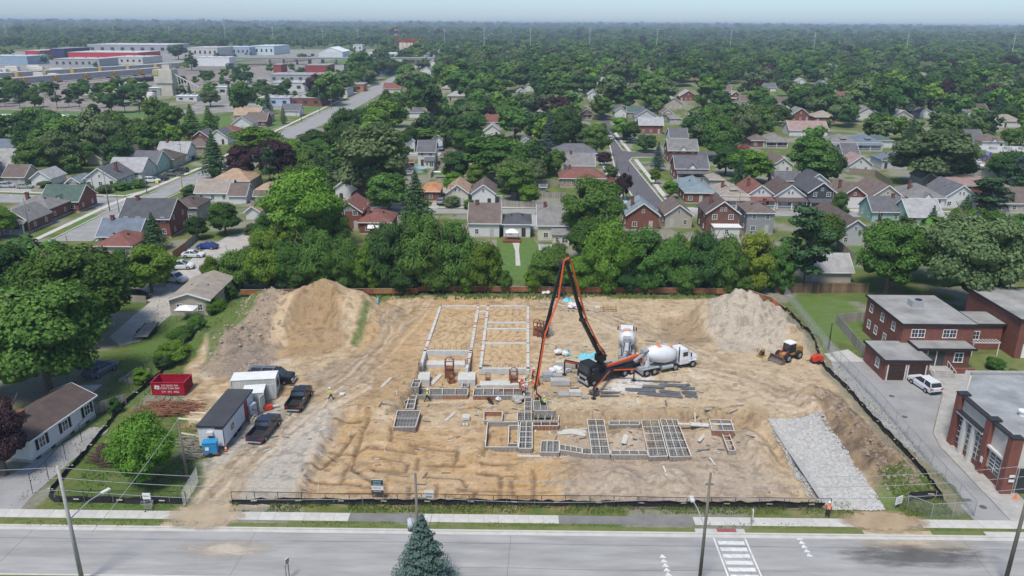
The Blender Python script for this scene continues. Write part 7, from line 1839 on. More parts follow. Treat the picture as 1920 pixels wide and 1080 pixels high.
def silt(label,P,h=.75):
 pts = []
 for a,b in zip(P[:-1],P[1:]):
  n = max(1,int((b - a).length / .7)); pts += [a.lerp(b,i / n) for i in range(n)]
 pts.append(P[-1]); c = pts[0]; t = thing('silt_fence',label,'silt fence',(c.x,c.y,0)); g = random.Random(int(c.x * 9)); mb = MB(); n = len(pts)
 for i,p in enumerate(pts):
  d = (pts[min(i + 1,n - 1)] - pts[max(i - 1,0)]).normalized(); nx = Vector((-d.y,d.x,0)); w = g.uniform(-.12,.12); z = TZ(p.x,p.y); hh = h * g.uniform(.75,1.05)
  for off_,zz in ((w + .16,z - .1),(w,z + hh * .5),(w - .1,z + hh),(w - .13,z + hh),(w - .03,z + hh * .5),(w - .2,z - .1)): q = p + nx * off_ - c; mb.v.append((q.x,q.y,zz))
 for i in range(n - 1):
  for k in range(6): mb.f.append((i * 6 + k,i * 6 + (k + 1) % 6,(i + 1) * 6 + (k + 1) % 6,(i + 1) * 6 + k)); mb.m.append(0)
 mb.build('fabric',M_BLACK,t)
 sm = MB().b2(-.3,.3,-.04,.04,0,.09).mesh('batten',M_WOOD); sp_ = MB().b2(-.03,.03,-.03,.03,-.2,h + .15).mesh('stake',M_WOODG)
 for i in range(2,n,4): p = pts[i] - c; obj('stake',sp_,t,(p.x,p.y,TZ(pts[i].x,pts[i].y)));
 for i in range(3,n,6): p = pts[i] - c; obj('batten',sm,t,(p.x + .05,p.y - .22,TZ(pts[i].x,pts[i].y) + h * .6),g.uniform(-.15,.15))
silt('black silt fence along the front of the site',[Vector((G(x,y).x,G(x,y).y,0)) for x,y in ((436,944),(560,944),(760,945),(950,946),(1200,948),(1400,950),(1545,951))])
silt('black silt fence curving round the lower left lawn',V_([(345,944),(200,942),(105,940),(92,930),(108,905),(165,845),(232,760),(290,712),(330,672),(380,640)]),.7)
silt('black silt fence down the right side of the site',V_([(1465,590),(1500,612),(1530,652),(1546,690),(1580,722),(1640,790),(1705,862),(1740,905),(1765,942),(1700,945)]),.8)
hd2 = thing('hoarding','long low orange brown board hoarding along the back of the site','hoarding',G(452,556)); HP = V_([(452,556),(782,553),(790,549),(1000,550),(1396,554),(1444,570),(1472,592)]); c = hd2.location
for a,b in zip(HP[:-1],HP[1:]):
 n = max(1,int(round((b - a).length / 1.3)))
 for i in range(n):
  u,v = a.lerp(b,i / n) - c,a.lerp(b,(i + .98) / n) - c; jj = random.uniform(-.04,.04); MB().beam((u.x,u.y + jj,.62),(v.x,v.y + jj,.62),.03,1.25 + random.uniform(-.05,.03)).build('board',M_PLYO,hd2)
 A,B = a - c,b - c; MB().beam((A.x,A.y,1.3),(B.x,B.y,1.3),.1,.06).build('top_rail',M_WOODG,hd2)
 MB().beam((A.x,A.y - .25,.2),(B.x,B.y - .25,.2),.03,.4).build('black_skirt',M_BLACK,hd2)
om = thing('orange_mesh_barrier','orange plastic mesh sagging over the corner hoarding','barrier',G(1446,572)); A,B = G(1448,575) - om.location,G(1472,600) - om.location; MB().beam((A.x,A.y,.95),(B.x,B.y,.8),.05,1.0).build('mesh',M_ORS,om)
def board_fence(label,q,h,m=None,gap=.3):
 P = V_(q); t = thing('board_fence',label,'fence',P[0]); c = P[0]; m = m or M_WOODG; bm = MB().b2(-gap * .46,gap * .46,-.02,.02,0,h).mesh('board',m)
 for a,b in zip(P[:-1],P[1:]):
  L_ = (b - a).length; n = max(1,int(L_ / gap)); rz = math.atan2(b.y - a.y,b.x - a.x)
  if n > 140: n = 140
  for i in range(n): p = a.lerp(b,(i + .5) / n) - c; o = obj('board',bm,t,(p.x,p.y,random.uniform(-.04,.02)),rz); o.scale = (L_ / n / gap,1,1)
  A,B = a - c,b - c; MB().beam((A.x,A.y + .06,h * .85),(B.x,B.y + .06,h * .85),.05,.09).build('rail',m,t)
board_fence('brown and grey plank fence between the mown lawn and the ribbed garage',[(1452,549),(1628,549)],1.9,mat('fence_brown',(.20,.135,.085),.9,.3,1,rnd=.3),.45); board_fence('grey board fence enclosing the hall patio',[(1630,602),(1567,606),(1622,672)],1.7,None,.4); board_fence('orange new board fence beside the parked white sedan',[(325,486),(350,468)],1.7,mat('fence_new',(.36,.19,.09),.8,.2,1)); board_fence('grey board fence rising past the blue sedan',[(350,467),(372,448)],1.7); board_fence('short plank fence behind the dark hidden car',[(246,566),(275,568)],1.3); board_fence('grey board fence of the tall thin garden shed',[(470,386),(506,386)],1.6)
board_fence('dark board fence behind the above ground pool',[(925,349),(1046,348)],1.8); board_fence('long grey fence behind the small bright tree',[(958,371),(1060,371)],1.7); board_fence('brown fence of the front corner yard',[(942,388),(1024,390)],1.7); board_fence('curved tan fence round the rear garden',[(1590,326),(1640,330),(1662,345),(1672,352)],2.0,mat('fence_tan',(.24,.20,.155),.9,.2,1)); board_fence('grey plank fence beside the narrow lawn',[(808,334),(822,314)],1.5); board_fence('low board fence with rails by the bungalow',[(175,778),(238,758)],1.5); board_fence('fence along the long grey house',[(1568,464),(1602,490)],1.8); board_fence('wooden fence beside the metal roofed garage behind the maple',[(1456,356),(1502,360)],1.8,MATS['fence_new'])
# ------------------------------------------------------------------ poles, wires, signs
def pole(label,px_,pyb,pyt,r=.17,arm=None,m=None,terr=False,light=None,nm='utility_pole'):
 p = T(px_,pyb) if terr else G(px_,pyb); h = top_height(p,pyt); t = thing(nm,label,'pole',p)
 MB().tube([(0,0,-.5),(0,0,h)],[r,r * .6],10).build('shaft',m or M_POLE,t,True)
 if arm: MB().b2(-arm,arm,-.06,.06,h * .90,h * .90 + .12).build('crossarm',M_POLE,t); [MB().cyl((x,0,h * .90 + .22),.05,.2,6).build('insulator',M_OFF,t) for x in (-arm * .9,0,arm * .9)]
 if light:
  a = math.radians(light); q = Vector((math.cos(a),math.sin(a),0)); z0 = h * (.78 if nm == 'utility_pole' else .99)
  MB().tube([(0,0,z0),tuple(q * 1.2 + Vector((0,0,z0 + .7))),tuple(q * 2.2 + Vector((0,0,z0 + .8)))],.045,6).build('lamp_arm',M_STEEL,t); e = q * 2.5; o = MB().box((0,0,0),(.75,.28,.14)).build('lamp_head',M_OFF,t,loc=(e.x,e.y,z0 + .8)); o.rotation_euler[2] = a
 return p,h,t
p1,h1,t1 = pole('thick grey utility pole at the lower left over the street',155,1092,873,.2,None,M_CONW)
p2,h2,t2 = pole('weathered utility pole with grey transformer behind the blue spruce',787,1094,888,.17,None); MB().cyl((-.55,0,h2 * .55),.3,1.1,14).cyl((-.55,0,h2 * .55 + .58),.22,.08,12).build('transformer',mat('transformer_grey',(.42,.46,.48),.4),t2,True); MB().b2(-.3,.9,-.05,.05,h2 * .78,h2 * .78 + .1).build('crossarm',M_POLE,t2)
p3,h3,t3 = pole('dark utility pole in front of the crosswalk',1311,1094,887,.17,.35)
p4,h4,t4 = pole('dark utility pole leaving the frame at the lower right',1884,1094,868,.19)
p5,h5,t5 = pole('old timber pole standing beside the round maple on the site',352,905,786,.16,None,None,True)
for i,(x_,yb_,yt_,lt) in enumerate(((178,1000,948,200),)): pass
for lab,x_,yb_,ang_ in (('street lamp arm above the left pole sidewalk',130,985,60),('street lamp arm near the crosswalk',1318,1000,120)):
 pass
MB().tube([(0,0,h1 * .55),(1.0,1.6,h1 * .62),(1.6,2.6,h1 * .63)],.05,6).build('lamp_arm',M_STEEL,t1); o = MB().box((1.8,2.9,h1 * .63),(.35,.8,.16),0,-.5).build('lamp_head',M_OFF,t1)
MB().tube([(0,0,h3 * .52),(-.4,1.4,h3 * .60),(-.6,2.4,h3 * .61)],.05,6).build('lamp_arm',M_STEEL,t3); MB().box((-.65,2.7,h3 * .61),(.35,.8,.16)).build('lamp_head',M_OFF,t3)
def wire(label,a,b,sag=.8,r=.022,n=12):
 a,b = Vector(a),Vector(b); t = thing('overhead_wire',label,'wire',a); pts = []
 for i in range(n + 1): s = i / n; q = a.lerp(b,s) - a; q.z -= sag * 4 * s * (1 - s); pts.append(q)
 MB().tube(pts,r,5).build('cable',M_GREYM,t)
A0 = Vector((p1.x - 42,p1.y,h1))
for i,(f,nm_) in enumerate(((.985,'top'),(.90,'second'),(.80,'third'))):
 z = lambda h: h * f
 wire(f'{nm_} overhead wire left of the lower left pole',(A0.x,A0.y,z(h1)),(p1.x,p1.y,z(h1))); wire(f'{nm_} overhead wire from the lower left pole to the transformer pole',(p1.x,p1.y,z(h1)),(p2.x,p2.y,z(h2)),.6); wire(f'{nm_} overhead wire from the transformer pole to the crosswalk pole',(p2.x,p2.y,z(h2)),(p3.x,p3.y,z(h3)),.6); wire(f'{nm_} overhead wire from the crosswalk pole to the right pole',(p3.x,p3.y,z(h3)),(p4.x,p4.y,z(h4)),.6)
wire('thick cable slanting from the old timber pole down to the street',(p5.x,p5.y,p5.z + h5),(G(660,995).x - 22.5,p1.y + 3,3.0),.3,.03)
poles = [('tall grey pole at the street corner before the navy roof',226,412,362,200),('pole with yellow sign beside the main street',345,375,325,None),('pole by the corner cottage shrubs',180,384,330,160),('first pole on the side street',180,383,325,None),('second pole of the side street pair',206,396,320,None),('pole left of the brick bungalows with street lamp',60,452,372,180),('pole before the pale green house',276,364,318,None),('pole at the white house hedge',345,330,265,None),
('pole between the cream gable house and the willow',846,392,344,None),('pole at the small bright tree yard',1052,380,342,None),('tall lamp pole on the kerb of the paved street',1193,382,330,30),('tall thin lamp pole at the head of the paved street',1156,322,270,20),('lamp pole on the right kerb of the paved street',1178,322,300,0),('pole in front of the white dormer house',1383,412,355,None),('pole with grey transformer by the charcoal house',1556,410,344,None),('pole at the far right near the painted wall',1905,330,258,None),('pole by the shaded lawn beyond the street',1208,286,242,None),('pole rising out of the right middle trees',1288,225,192,None),
('pole left of the first street pines',39,285,230,170),('pole in front of the pine row',262,215,185,None),('pole before the dark tree at the warehouse end',128,245,212,None),('first pole on the far kerb of the main street',532,235,200,None),('second pole on the far kerb of the main street',566,229,178,None),('third pole on the far kerb of the main street',600,213,165,None),('fourth pole on the far kerb of the main street',622,205,160,None),('fifth pole on the far kerb of the main street',685,172,145,None),('slim black lamp post on the mown lawn',1553,655,606,None),('pole behind the dome tree',962,285,236,None)]
for q in poles: pole(q[0],q[1],q[2],q[3],.13,.8 if q[4] is None and 'lamp' not in q[0] else None,M_POLE if 'slim' not in q[0] else M_DARK,False,q[4],'utility_pole' if 'lamp' not in q[0] else 'lamp_post')
# site signs
def sign(label,px_,py_,w,h,z0,fields,words=(),rz=0,nm='site_sign'):
 t = thing(nm,label,'sign',T(px_,py_) if py_ < 950 else G(px_,py_),R(rz))
 for x in (-w / 2 + .05,w / 2 - .05): MB().b2(x - .04,x + .04,.03,.1,-.2,z0 + h).build('post',M_WOODG,t)
 MB().b2(-w / 2,w / 2,-.03,.03,z0,z0 + h).build('board',M_WHITE,t)
 for a,b,m in fields: MB().b2(-w / 2,w / 2,-.045,-.031,z0 + h * a,z0 + h * b).build('colour_band',m,t)
 for s,z,sz,m in words: MB().b2(-w * .36,-w * .02,-.05,-.046,z0 + h * z,z0 + h * z + sz * .5).b2(w * .02,w * .3,-.05,-.046,z0 + h * z,z0 + h * z + sz * .5).build('small_print',m,t)
M_SGD = mat('sign_dark_green',(.035,.06,.06),.6)
sign('dark and white project sign board at the front of the site',709,934,1.25,1.75,.5,((.62,1,M_SGD),(0,.28,M_SGD)),((0,.84,.22,M_CYAN),(0,.70,.1,M_WHITE),(0,.42,.18,M_GREYM),(0,.18,.08,M_WHITE)))
sign('white notice board on the fence near the transformer pole',805,941,.95,.95,.4,(),((0,.6,.16,M_GREYM),(0,.25,.16,M_DARK))); sign('white warning sign above the shopping cart',278,950,.8,.7,.9,(),((0,.5,.16,M_DARK),)); sign('tilted white sign near the gravel ramp',1686,938,.9,.9,.6,(),((0,.6,.14,M_GREYM),(0,.3,.13,M_GREYM)),25)
sign('yellow sign on the main street pole',342,366,.9,.9,1.5,((0,1,M_HIY),),(),10,'road_sign'); sign('yellow sign at the hedge corner',295,348,.9,.9,.8,((0,1,M_HIY),),(),0,'road_sign'); sign('small white speed sign on the pavement by the crosswalk',1409,985,.45,.7,1.1,(),(),80,'road_sign'); sign('grey sign post at the bottom of the street',541,1084,.5,.5,1.6,((0,1,M_GREYM),),(),70,'road_sign')
ct = thing('shopping_cart','abandoned shopping cart on the grass by the white sign','cart',G(280,957),R(20)); m = MB()
for z,s in ((.45,.7),(.95,1.0)):
 for a,b in (((-.45 * s,-.28),(.45 * s,-.28)),((.45 * s,-.28),(.45 * s,.28)),((.45 * s,.28),(-.45 * s,.28)),((-.45 * s,.28),(-.45 * s,-.28))): m.beam((*a,z),(*b,z),.03,.03)
for i in range(7):
 x = -.42 + i * .14
 for y in (-.28,.28): m.beam((x * .7,y,.45),(x,y,.95),.02,.02)
m.beam((-.45,-.28,.95),(-.62,-.28,1.05),.03,.03).beam((-.45,.28,.95),(-.62,.28,1.05),.03,.03).beam((-.62,-.28,1.05),(-.62,.28,1.05),.04,.04); m.build('basket',M_STEEL,ct)
for x in (-.35,.35):
 for y in (-.22,.22): MB().cyl((x,y,.08),.08,.05,8,0,None,'y').beam((x,y,.1),(x * .8,y,.45),.03,.03).build('wheel',M_DARK,ct)
# manholes, pool, gazebo, small things
for i,(a,b) in enumerate(((1672,743),(1696,782),(1843,951),(1813,938))):
 p = G(a,b); t = thing('manhole_cover',['far manhole cover in the hall drive','middle manhole cover in the hall drive','manhole cover nearest the pavement','square grate beside the nearest manhole'][i],'manhole',(p.x,p.y,.021)); (MB().cyl((0,0,.006),.36,.012,20) if i < 3 else MB().b2(-.45,.45,-.25,.25,0,.012)).build('cover',M_TAR,t)
def pool(label,px_,py_,r,water):
 t = thing('round_pool',label,'pool',G(px_,py_)); MB().loft([[(r * math.cos(a) * k,r * math.sin(a) * k,z) for a in np.linspace(0,2 * math.pi,28,False)] for k,z in ((1,0),(1,1.2),(1.04,1.22),(1.04,1.27),(.95,1.27),(.95,.9))],0,True,False).build('rim',M_OFF,t); MB().cyl((0,0,1.05),r * .95,.06,28).build('water',mat(water[0],water[1],.08,.1,3,spec=.6),t)
pool('turquoise above ground pool behind the orange roofed bungalow',783,322,2.7,('pool_water',(.10,.50,.58))); pool('blue covered pool in the middle back gardens',970,345,2.0,('pool_cover',(.06,.07,.30)))
gz = thing('gazebo','white topped gazebo on the brown deck','gazebo',G(960,452)); MB().add([(-1.5,-1.2,2.2),(1.5,-1.2,2.2),(1.5,1.2,2.2),(-1.5,1.2,2.2),(-.3,0,2.9),(.3,0,2.9)],[(0,1,5,4),(1,2,5),(2,3,4,5),(3,0,4),(3,2,1,0)]).build('canopy_top',M_WHITE,gz); [MB().beam((x,y,0),(x,y,2.2),.07,.07).build('post',M_DARK,gz) for x in (-1.4,1.4) for y in (-1.1,1.1)]; MB().b2(-2,2,-1.6,1.4,0,.5).build('deck',M_RUST,gz)
ca = thing('carport_roof','white tarpaulin shelter behind the tan hip cottage lawn','shelter',G(829,334)); MB().b2(-2.6,2.6,-1,1,2.0,2.1).build('cover',M_WHITE,ca); [MB().beam((x,y,0),(x,y,2.0),.07,.07).build('post',M_STEEL,ca) for x in (-2.5,2.5) for y in (-.9,.9)]
def small_shed(label,px_,py_,w,d,h,wc,rc): house(label,0,0,0,d,h,'gablex',rc,wc,'nowin nofound',0,pos=G(px_,py_),w=w,name='garden_shed',cat='shed',rise=.5)
small_shed('tiny grey shed right of the open back garden',1022,482,1.8,1.6,1.9,'greyw','lgrey'); small_shed('brown roofed hut left of the turquoise pool',768,316,2.6,2.4,2.2,'dbrick','maroon'); small_shed('slate roofed hut below the turquoise pool',762,336,3.0,2.4,2.0,'lgrey','slate'); small_shed('little grey shed beside the small bright tree',1018,362,1.6,1.6,1.9,'greyw','slate')
# weeds and grass tufts along the fences
def tufts(name,N,px,m,hmin=.15,hmax=.6,seed=1,thr=.4):
 g = np.random.default_rng(seed); P = W2(px); xs_,ys_ = [p[0] for p in P],[p[1] for p in P]
 c = g.uniform([min(xs_),min(ys_)],[max(xs_),max(ys_)],(N,2)); c = c[(sdpoly(c[:,0],c[:,1],P) < 0) & (fbm(c[:,0] * .5,c[:,1] * .5,seed) > thr)]; z = terrain(c[:,0],c[:,1]); n = len(c); k = 3
 B = np.repeat(np.concatenate([c,z[:,None]],1),k,0); a = g.uniform(0,6.28,n * k); h = g.uniform(hmin,hmax,n * k); w = h * .22; dx,dy = np.cos(a),np.sin(a)
 V = np.stack([B + np.stack([dx * w,dy * w,0 * w],1),B - np.stack([dx * w,dy * w,0 * w],1),B + np.stack([g.normal(0,.25,n * k) * h,g.normal(0,.25,n * k) * h,h],1)],1).reshape(-1,3)
 stuff(obj(name,np_mesh(name,V,np.arange(n * k * 3).reshape(-1,3),m)))
M_WEED = mat('weed_green',(.13,.21,.05),.9,.35,.8,col2=(.17,.20,.06)); M_DRY = mat('dry_weed',(.24,.22,.10),.9,.3,.8)
F_ = lambda y0,y1,x0,x1: [(x0,y0),(x1,y0),(x1,y1),(x0,y1)]
tufts('front_weeds',7000,[(430,940),(1600,944),(1600,966),(430,960)],M_WEED,.1,.35,1,.42); tufts('corner_weeds',7000,[(100,950),(215,820),(300,700),(400,610),(445,560),(470,556),(400,630),(350,700),(345,790),(385,800),(345,952)],M_WEED,.1,.35,2,.4); tufts('fence_weeds',1500,[(1462,590),(1480,580),(1600,700),(1835,965),(1770,960),(1550,690)],M_WEED,.06,.24,3,.48); tufts('dry_weeds',1200,[(1462,590),(1480,580),(1600,700),(1835,965),(1770,960),(1550,690)],M_DRY,.06,.25,4,.5); tufts('corner_weeds',2200,[(1640,900),(1735,905),(1790,965),(1700,970)],M_WEED,.1,.4,5,.4)
tufts('back_weeds',4000,[(620,551),(1400,552),(1420,562),(620,562)],M_WEED,.15,.6,6,.42); tufts('kerb_weeds',3500,[(20,975),(1610,983),(1610,992),(20,986)],M_WEED,.05,.2,7,.45); tufts('lawn_clumps',6000,[(170,760),(300,560),(440,545),(430,600),(60,930),(20,950),(100,830)],M_WEED,.06,.25,8,.45)
# ------------------------------------------------------------------ trees
LEAF = {
'green': leafmat('leaf_green',(0.054,0.116,0.027),(0.134,0.251,0.058)),
'dark': leafmat('leaf_dark_green',(0.032,0.075,0.025),(0.086,0.170,0.051)),
'bright': leafmat('leaf_bright_green',(0.076,0.157,0.022),(0.193,0.332,0.055)),
'olive': leafmat('leaf_olive',(0.076,0.116,0.047),(0.177,0.245,0.104)),
'yellow': leafmat('leaf_yellow_green',(0.118,0.175,0.022),(0.280,0.351,0.055)),
'purple': leafmat('leaf_purple',(0.036,0.022,0.026),(0.096,0.056,0.061)),
'blue': leafmat('needle_blue',(0.034,0.059,0.048),(0.105,0.162,0.138),.1),
'needle': leafmat('needle_green',(0.030,0.066,0.030),(0.076,0.144,0.061),.1),
}
M_BARK = mat('bark',(.13,.105,.08),.95,.25,2,.03,6)
def quads_from(P,Nn,size,g,jit=.7,asp=1.0):
 n = len(P)
 Nn = Nn + g.normal(0,jit * .6,(n,3)); Nn /= np.linalg.norm(Nn,axis=1)[:,None] + 1e-9
 a = np.cross(Nn,g.normal(0,1,(n,3))); a /= np.linalg.norm(a,axis=1)[:,None] + 1e-9
 b = np.cross(Nn,a)
 s = (size * g.uniform(.6,1.4,n))[:,None]
 V = np.stack([P - a * s - b * s * asp * .5,P + a * s * .3 - b * s * asp,P + a * s + b * s * asp * .5,P - a * s * .3 + b * s * asp],1)
 return V.reshape(-1,3)
def crown_mesh(name,kind,nleaf,size,seed,lobes=26,mat_=None):
 g = np.random.default_rng(seed)
 if kind == 'broad':
  # lobes spread over an uneven dome, radius 1, z from -.75 to 1
  th = g.uniform(0,2 * math.pi,lobes); ct = g.uniform(-.85,1,lobes)
  rr = g.uniform(.5,.80,lobes)
  st = np.sqrt(np.clip(1 - ct * ct,0,1))
  c = np.stack([rr * st * np.cos(th),rr * st * np.sin(th),rr * ct * .95],1)
  c[:3] *= .3
  lr = g.uniform(.15,.38,lobes)
  k = g.choice(lobes,nleaf,p=lr ** 2 / (lr ** 2).sum())
  d = g.normal(0,1,(nleaf,3)); d[:,2] = np.abs(d[:,2]) * .9 + d[:,2] * .35; d /= np.linalg.norm(d,axis=1)[:,None]
  # ragged twig clumps on each lobe
  bump = 1 + .22 * np.sin(d[:,0] * 9 + k) * np.cos(d[:,1] * 8 + k * 2) + g.normal(0,.07,nleaf)
  P = c[k] + d * (lr[k] * bump)[:,None] * np.array([1,1,.82])
  Nn = d * .6 + P * .5 + np.array([0,0,.35])
  outer = np.linalg.norm(P,axis=1)
  # tone: mix per clump, plus shading put in: lighter on bumps and upper sides
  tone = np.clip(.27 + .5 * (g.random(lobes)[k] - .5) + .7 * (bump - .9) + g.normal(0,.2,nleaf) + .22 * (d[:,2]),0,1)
  V = quads_from(P,Nn,np.full(nleaf,size),g)
  core = [(c[i],lr[i] * .86) for i in range(lobes)]
 elif kind == 'spruce':
  z = g.random(nleaf) ** .75; z = 1 - (1 - z) * 1.0
  z = g.beta(1.1,1.7,nleaf)
  tiers = 15
  ti = np.floor(z * tiers); zf = z * tiers - ti
  nb = 9
  th = g.integers(0,nb,nleaf) * 2 * math.pi / nb + ti * 1.1 + g.normal(0,.17,nleaf)
  env = (1 - z) * .98 + .03
  r = env * np.sqrt(g.random(nleaf)) * (1 + .18 * np.sin(th * 3 + ti * 2))
  zz = (ti + .35) / tiers + (.5 - r / env * .55) / tiers * 1.3 + g.normal(0,.006,nleaf)
  P = np.stack([r * np.cos(th),r * np.sin(th),zz * 2 - 1],1)
  Nn = np.stack([np.cos(th) * .5,np.sin(th) * .5,np.ones(nleaf)],1)
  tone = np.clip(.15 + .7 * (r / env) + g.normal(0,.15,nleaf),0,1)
  V = quads_from(P,Nn,np.full(nleaf,size),g,.8,.6)
  core = [(np.array([0,0,-1 + 2 * t]),(1 - t) * .55) for t in np.linspace(.05,.9,9)]
 else:   # pine: flat irregular layers
  L_ = 22
  zc = g.uniform(-.8,1,L_); th = g.uniform(0,2 * math.pi,L_); ra = (1 - .5 * np.abs(zc - .0)) * g.uniform(.25,.62,L_)
  c = np.stack([ra * np.cos(th),ra * np.sin(th),zc],1); lr = g.uniform(.28,.48,L_)
  k = g.integers(0,L_,nleaf); d = g.normal(0,1,(nleaf,3)); d /= np.linalg.norm(d,axis=1)[:,None]
  P = c[k] + d * lr[k][:,None] * g.uniform(.5,1.05,nleaf)[:,None] * np.array([1,1,.26])
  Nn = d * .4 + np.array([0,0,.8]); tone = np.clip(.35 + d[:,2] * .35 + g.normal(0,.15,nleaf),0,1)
  V = quads_from(P,Nn,np.full(nleaf,size),g,.8,.7)
  core = []
 n = nleaf
 F = np.arange(n * 4).reshape(-1,4)
 tn = np.repeat(tone,4)
 # solid inner cores, added to block light through the crown
 mb = MB()
 for cc,r in core: mb.ball(tuple(cc),float(r) * (.84 if kind == 'broad' else .8),0,7,4,.85)
 if mb.v:
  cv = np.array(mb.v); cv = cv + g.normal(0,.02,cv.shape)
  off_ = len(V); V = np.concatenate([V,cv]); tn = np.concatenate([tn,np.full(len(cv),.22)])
 me = bpy.data.meshes.new(name)
 faces4 = F
 lv = list(F.ravel()); ls = list(range(0,n * 4,4)); lt = [4] * n
 if mb.v:
  for f in mb.f: ls.append(len(lv)); lt.append(len(f)); lv += [i + off_ for i in f]
 me.vertices.add(len(V)); me.vertices.foreach_set('co',V.astype(np.float32).ravel())
 me.loops.add(len(lv)); me.loops.foreach_set('vertex_index',lv)
 me.polygons.add(len(ls)); me.polygons.foreach_set('loop_start',ls); me.polygons.foreach_set('loop_total',lt)
 me.materials.append(mat_ or LEAF['green'])
 at = me.attributes.new('tone','FLOAT','POINT'); at.data.foreach_set('value',tn.astype(np.float32))
 me.update(calc_edges=True)
 return me
def trunk_mesh(seed,limbs=7):
 g = random.Random(seed); mb = MB()
 mb.tube([(0,0,-.3),(0,0,0),(.02,.01,3),(.05,-.05,6)],[.55,.42,.3,.2],8)
 for i in range(limbs):
  a = i * 2.4 + g.uniform(-.3,.3); z = g.uniform(2.2,5.5); l = g.uniform(2.5,4.2)
  p0 = Vector((.03,0,z)); p1 = p0 + Vector((math.cos(a) * l * .5,math.sin(a) * l * .5,l * .45)); p2 = p1 + Vector((math.cos(a + .3) * l * .45,math.sin(a + .3) * l * .45,l * .6))
  mb.tube([p0,p1,p2],[.17,.1,.04],5)
 return mb.mesh('trunk',M_BARK,True)
TRUNK = [trunk_mesh(s) for s in (1,2,3)]
CR = {
('broad',0): [crown_mesh('crown','broad',20000,.0235,s,60) for s in (1,2,3)],
('broad',1): [crown_mesh('crown','broad',9000,.033,s,48) for s in (11,12,13,14)],
('broad',2): [crown_mesh('crown','broad',3500,.05,s,38) for s in (21,22,23,24)],
('spruce',0): [crown_mesh('crown','spruce',14000,.030,5)],
('spruce',1): [crown_mesh('crown','spruce',5000,.045,6)],
('spruce',2): [crown_mesh('crown','spruce',2200,.065,7)],
('pine',0): [crown_mesh('crown','pine',6000,.05,8)],
('pine',1): [crown_mesh('crown','pine',2400,.075,9)],
('pine',2): [crown_mesh('crown','pine',900,.11,10)],
}
TREES = []
KINDNAME = {'broad': 'broadleaf_tree','spruce': 'spruce_tree','pine': 'pine_tree'}
def tree(x,y,h,rad,kind='broad',leaf='green',label=None,group=None,lod=None,z=0.0,low=None,cat='tree',name=None):
 d = math.hypot(x,y)
 if lod is None: lod = 0 if d < 175 else (1 if d < 300 else 2)
 low = low if low is not None else (.12 if kind != 'broad' else .05)
 t = thing(name or KINDNAME[kind],label or '',cat,(x,y,z),random.uniform(0,6.28),group)
 me = random.choice(CR[(kind,lod)])
 ch = h * (1 - low)
 zc = h * low + ch / 2
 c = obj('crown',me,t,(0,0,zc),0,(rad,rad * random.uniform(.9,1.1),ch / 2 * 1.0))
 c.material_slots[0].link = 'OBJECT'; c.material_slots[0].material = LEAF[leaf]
 if cat == 'tree':
  if h > 3.5: obj('trunk',random.choice(TRUNK),t,None,0,(h / 9 * (.75 if kind == 'broad' else .35),h / 9 * (.75 if kind == 'broad' else .35),h / 9))
 TREES.append((x,y,rad,h))
 return t
def ptree(cx,ytop,ybase,wpx,kind='broad',leaf='green',label=None,**k):
 p = T(cx,ybase) if 545 < ybase < 960 and 0 < cx < 1800 else G(cx,ybase)
 h = top_height(p,ytop) ; rad = wpx / 2 / ppm(cx,ybase) * (p - CAM).dot(f_) / max((p + Vector((0,0,h * .6)) - CAM).dot(f_),1) ** 1
 return tree(p.x,p.y,h,rad,kind,leaf,label,z=p.z,**k)
